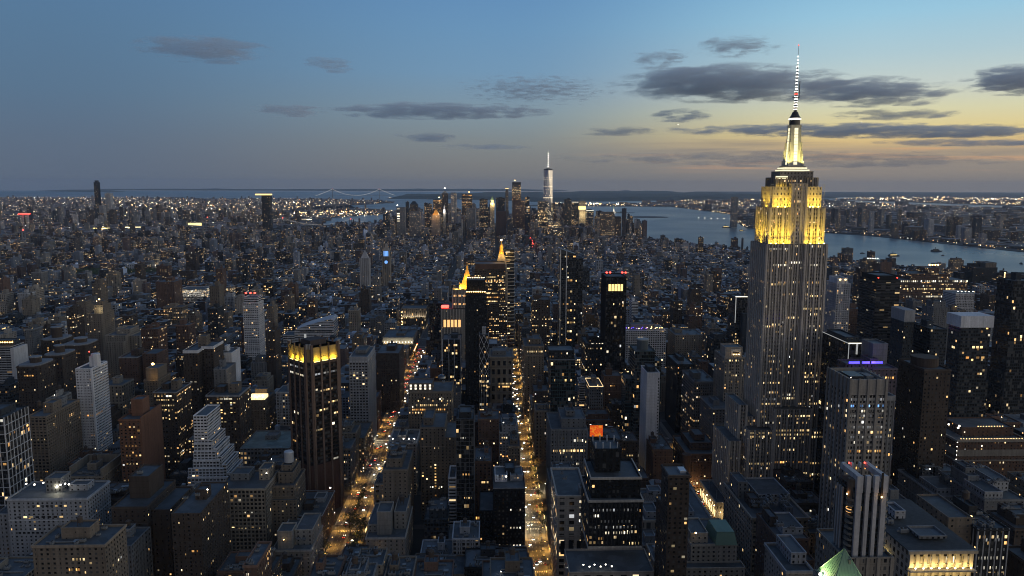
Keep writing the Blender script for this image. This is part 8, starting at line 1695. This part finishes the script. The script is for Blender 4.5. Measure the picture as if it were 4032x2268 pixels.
def cloud(az0, az1, el1, el0, thr=.62, k=.0016, sc=.6, Y=None, th=2600.0, label='', col=(.9,.95,1.0)):
    Y = 21000.0+2900.0*(len(CL)%5) if Y is None else Y
    x0, x1 = Y*math.tan(R(az0)), Y*math.tan(R(az1)); dd = Y/math.cos(R((az0+az1)/2)); z0, z1 = CAM_H+dd*math.tan(R(el0)), CAM_H+dd*math.tan(R(el1))
    b = MB(); b.box(x0-(x0+x1)/2, x1-(x0+x1)/2, -th/2, th/2, 0, z1-z0, bottom=True); o = b.build('cloud', cloud_mat(len(CL)+1, thr, k, sc, col), None, ((x0+x1)/2, Y, z0)); CL.append(o); tag(o, label, 'cloud', kind='stuff'); return o
CL = []
cloud(8.4, 25.6, 8.6, 5.8, .14, .0016, .8, label='long slate cloud bank behind the floodlit mast')
cloud(20.5, 31.5, 7.3, 5.2, .22, .0016, .9, label='wispy tail of cloud right of the mast')
cloud(-3.5, 10.5, 8.3, 5.7, .50, .0015, 1.9, label='broken mackerel cloud patches left of the long bank')
cloud(-12.5, 5.5, 6.0, 4.7, .22, .0014, 1.0, label='thin dark streak of cloud in mid sky')
cloud(-17, -11.2, 5.6, 4.7, .30, .0012, 1.0, label='faint cloud streak at the left end of the thin band')
cloud(-24, -14.6, 9.8, 8.2, .24, .0012, .9, label='mauve cloud puff high on the left')
cloud(9.6, 14.8, 9.4, 8.3, .38, .0012, 1.3, label='small cloud wisp above the long bank')
cloud(14.2, 20.8, 10.2, 8.9, .36, .0012, 1.3, label='small cloud wisp left of the antenna tip')
cloud(11.5, 40, 4.25, 3.15, .2, .0015, .9, label='long low cloud layer across the sunset')
cloud(31.3, 38, 7.5, 5.5, .16, .0015, .9, label='cloud mass at the right edge of the sky')
cloud(-7.4, -1.8, 3.75, 3.1, .28, .0012, 1.0, label='short thin streak low over the harbour')
cloud(10.8, 16.8, 5.4, 4.5, .33, .0014, 1.1, label='short flat wisp below the long bank')
cloud(-13.2, -9.3, 8.8, 7.9, .32, .0010, 1.2, label='tiny cloud puff high left of centre')
cloud(3, 38, 2.6, 1.2, .3, .0005, .8, label='hazy cloud layer low on the right horizon', col=(1,.95,.92))
cloud(-4, 3.4, 3.0, 2.55, .25, .0007, 1.0, label='hair-thin streak low above the downtown towers')
cloud(6.0, 12.4, 4.1, 3.6, .25, .0010, 1.0, label='thin streak between the downtown towers and the mast')
cloud(23.5, 31.5, 5.0, 4.35, .25, .0013, 1.0, label='narrow dark streak above the long low layer')
cloud(26, 38, 3.0, 2.5, .22, .0010, 1.0, label='grey streak just under the sunset band')
# ------------------------------------------------------------------ air between here and the horizon
b = MB(); b.box(-43000, 43000, -2500, FAR+500, -9, 470, bottom=True)
hz = bpy.data.materials.new('haze_air'); hz.use_nodes = True; hn = hz.node_tree; hn.nodes.clear(); ho = hn.nodes.new('ShaderNodeOutputMaterial'); hv = hn.nodes.new('ShaderNodeVolumePrincipled')
hv.inputs['Color'].default_value = (.72,.84,1,1); hv.inputs['Density'].default_value = 1.8e-5; hv.inputs['Anisotropy'].default_value = .2; hn.links.new(hv.outputs[0], ho.inputs['Volume'])
tag(b.build('haze', hz), kind='stuff')
cyc.volume_step_rate = 1.0; cyc.volume_max_steps = 256
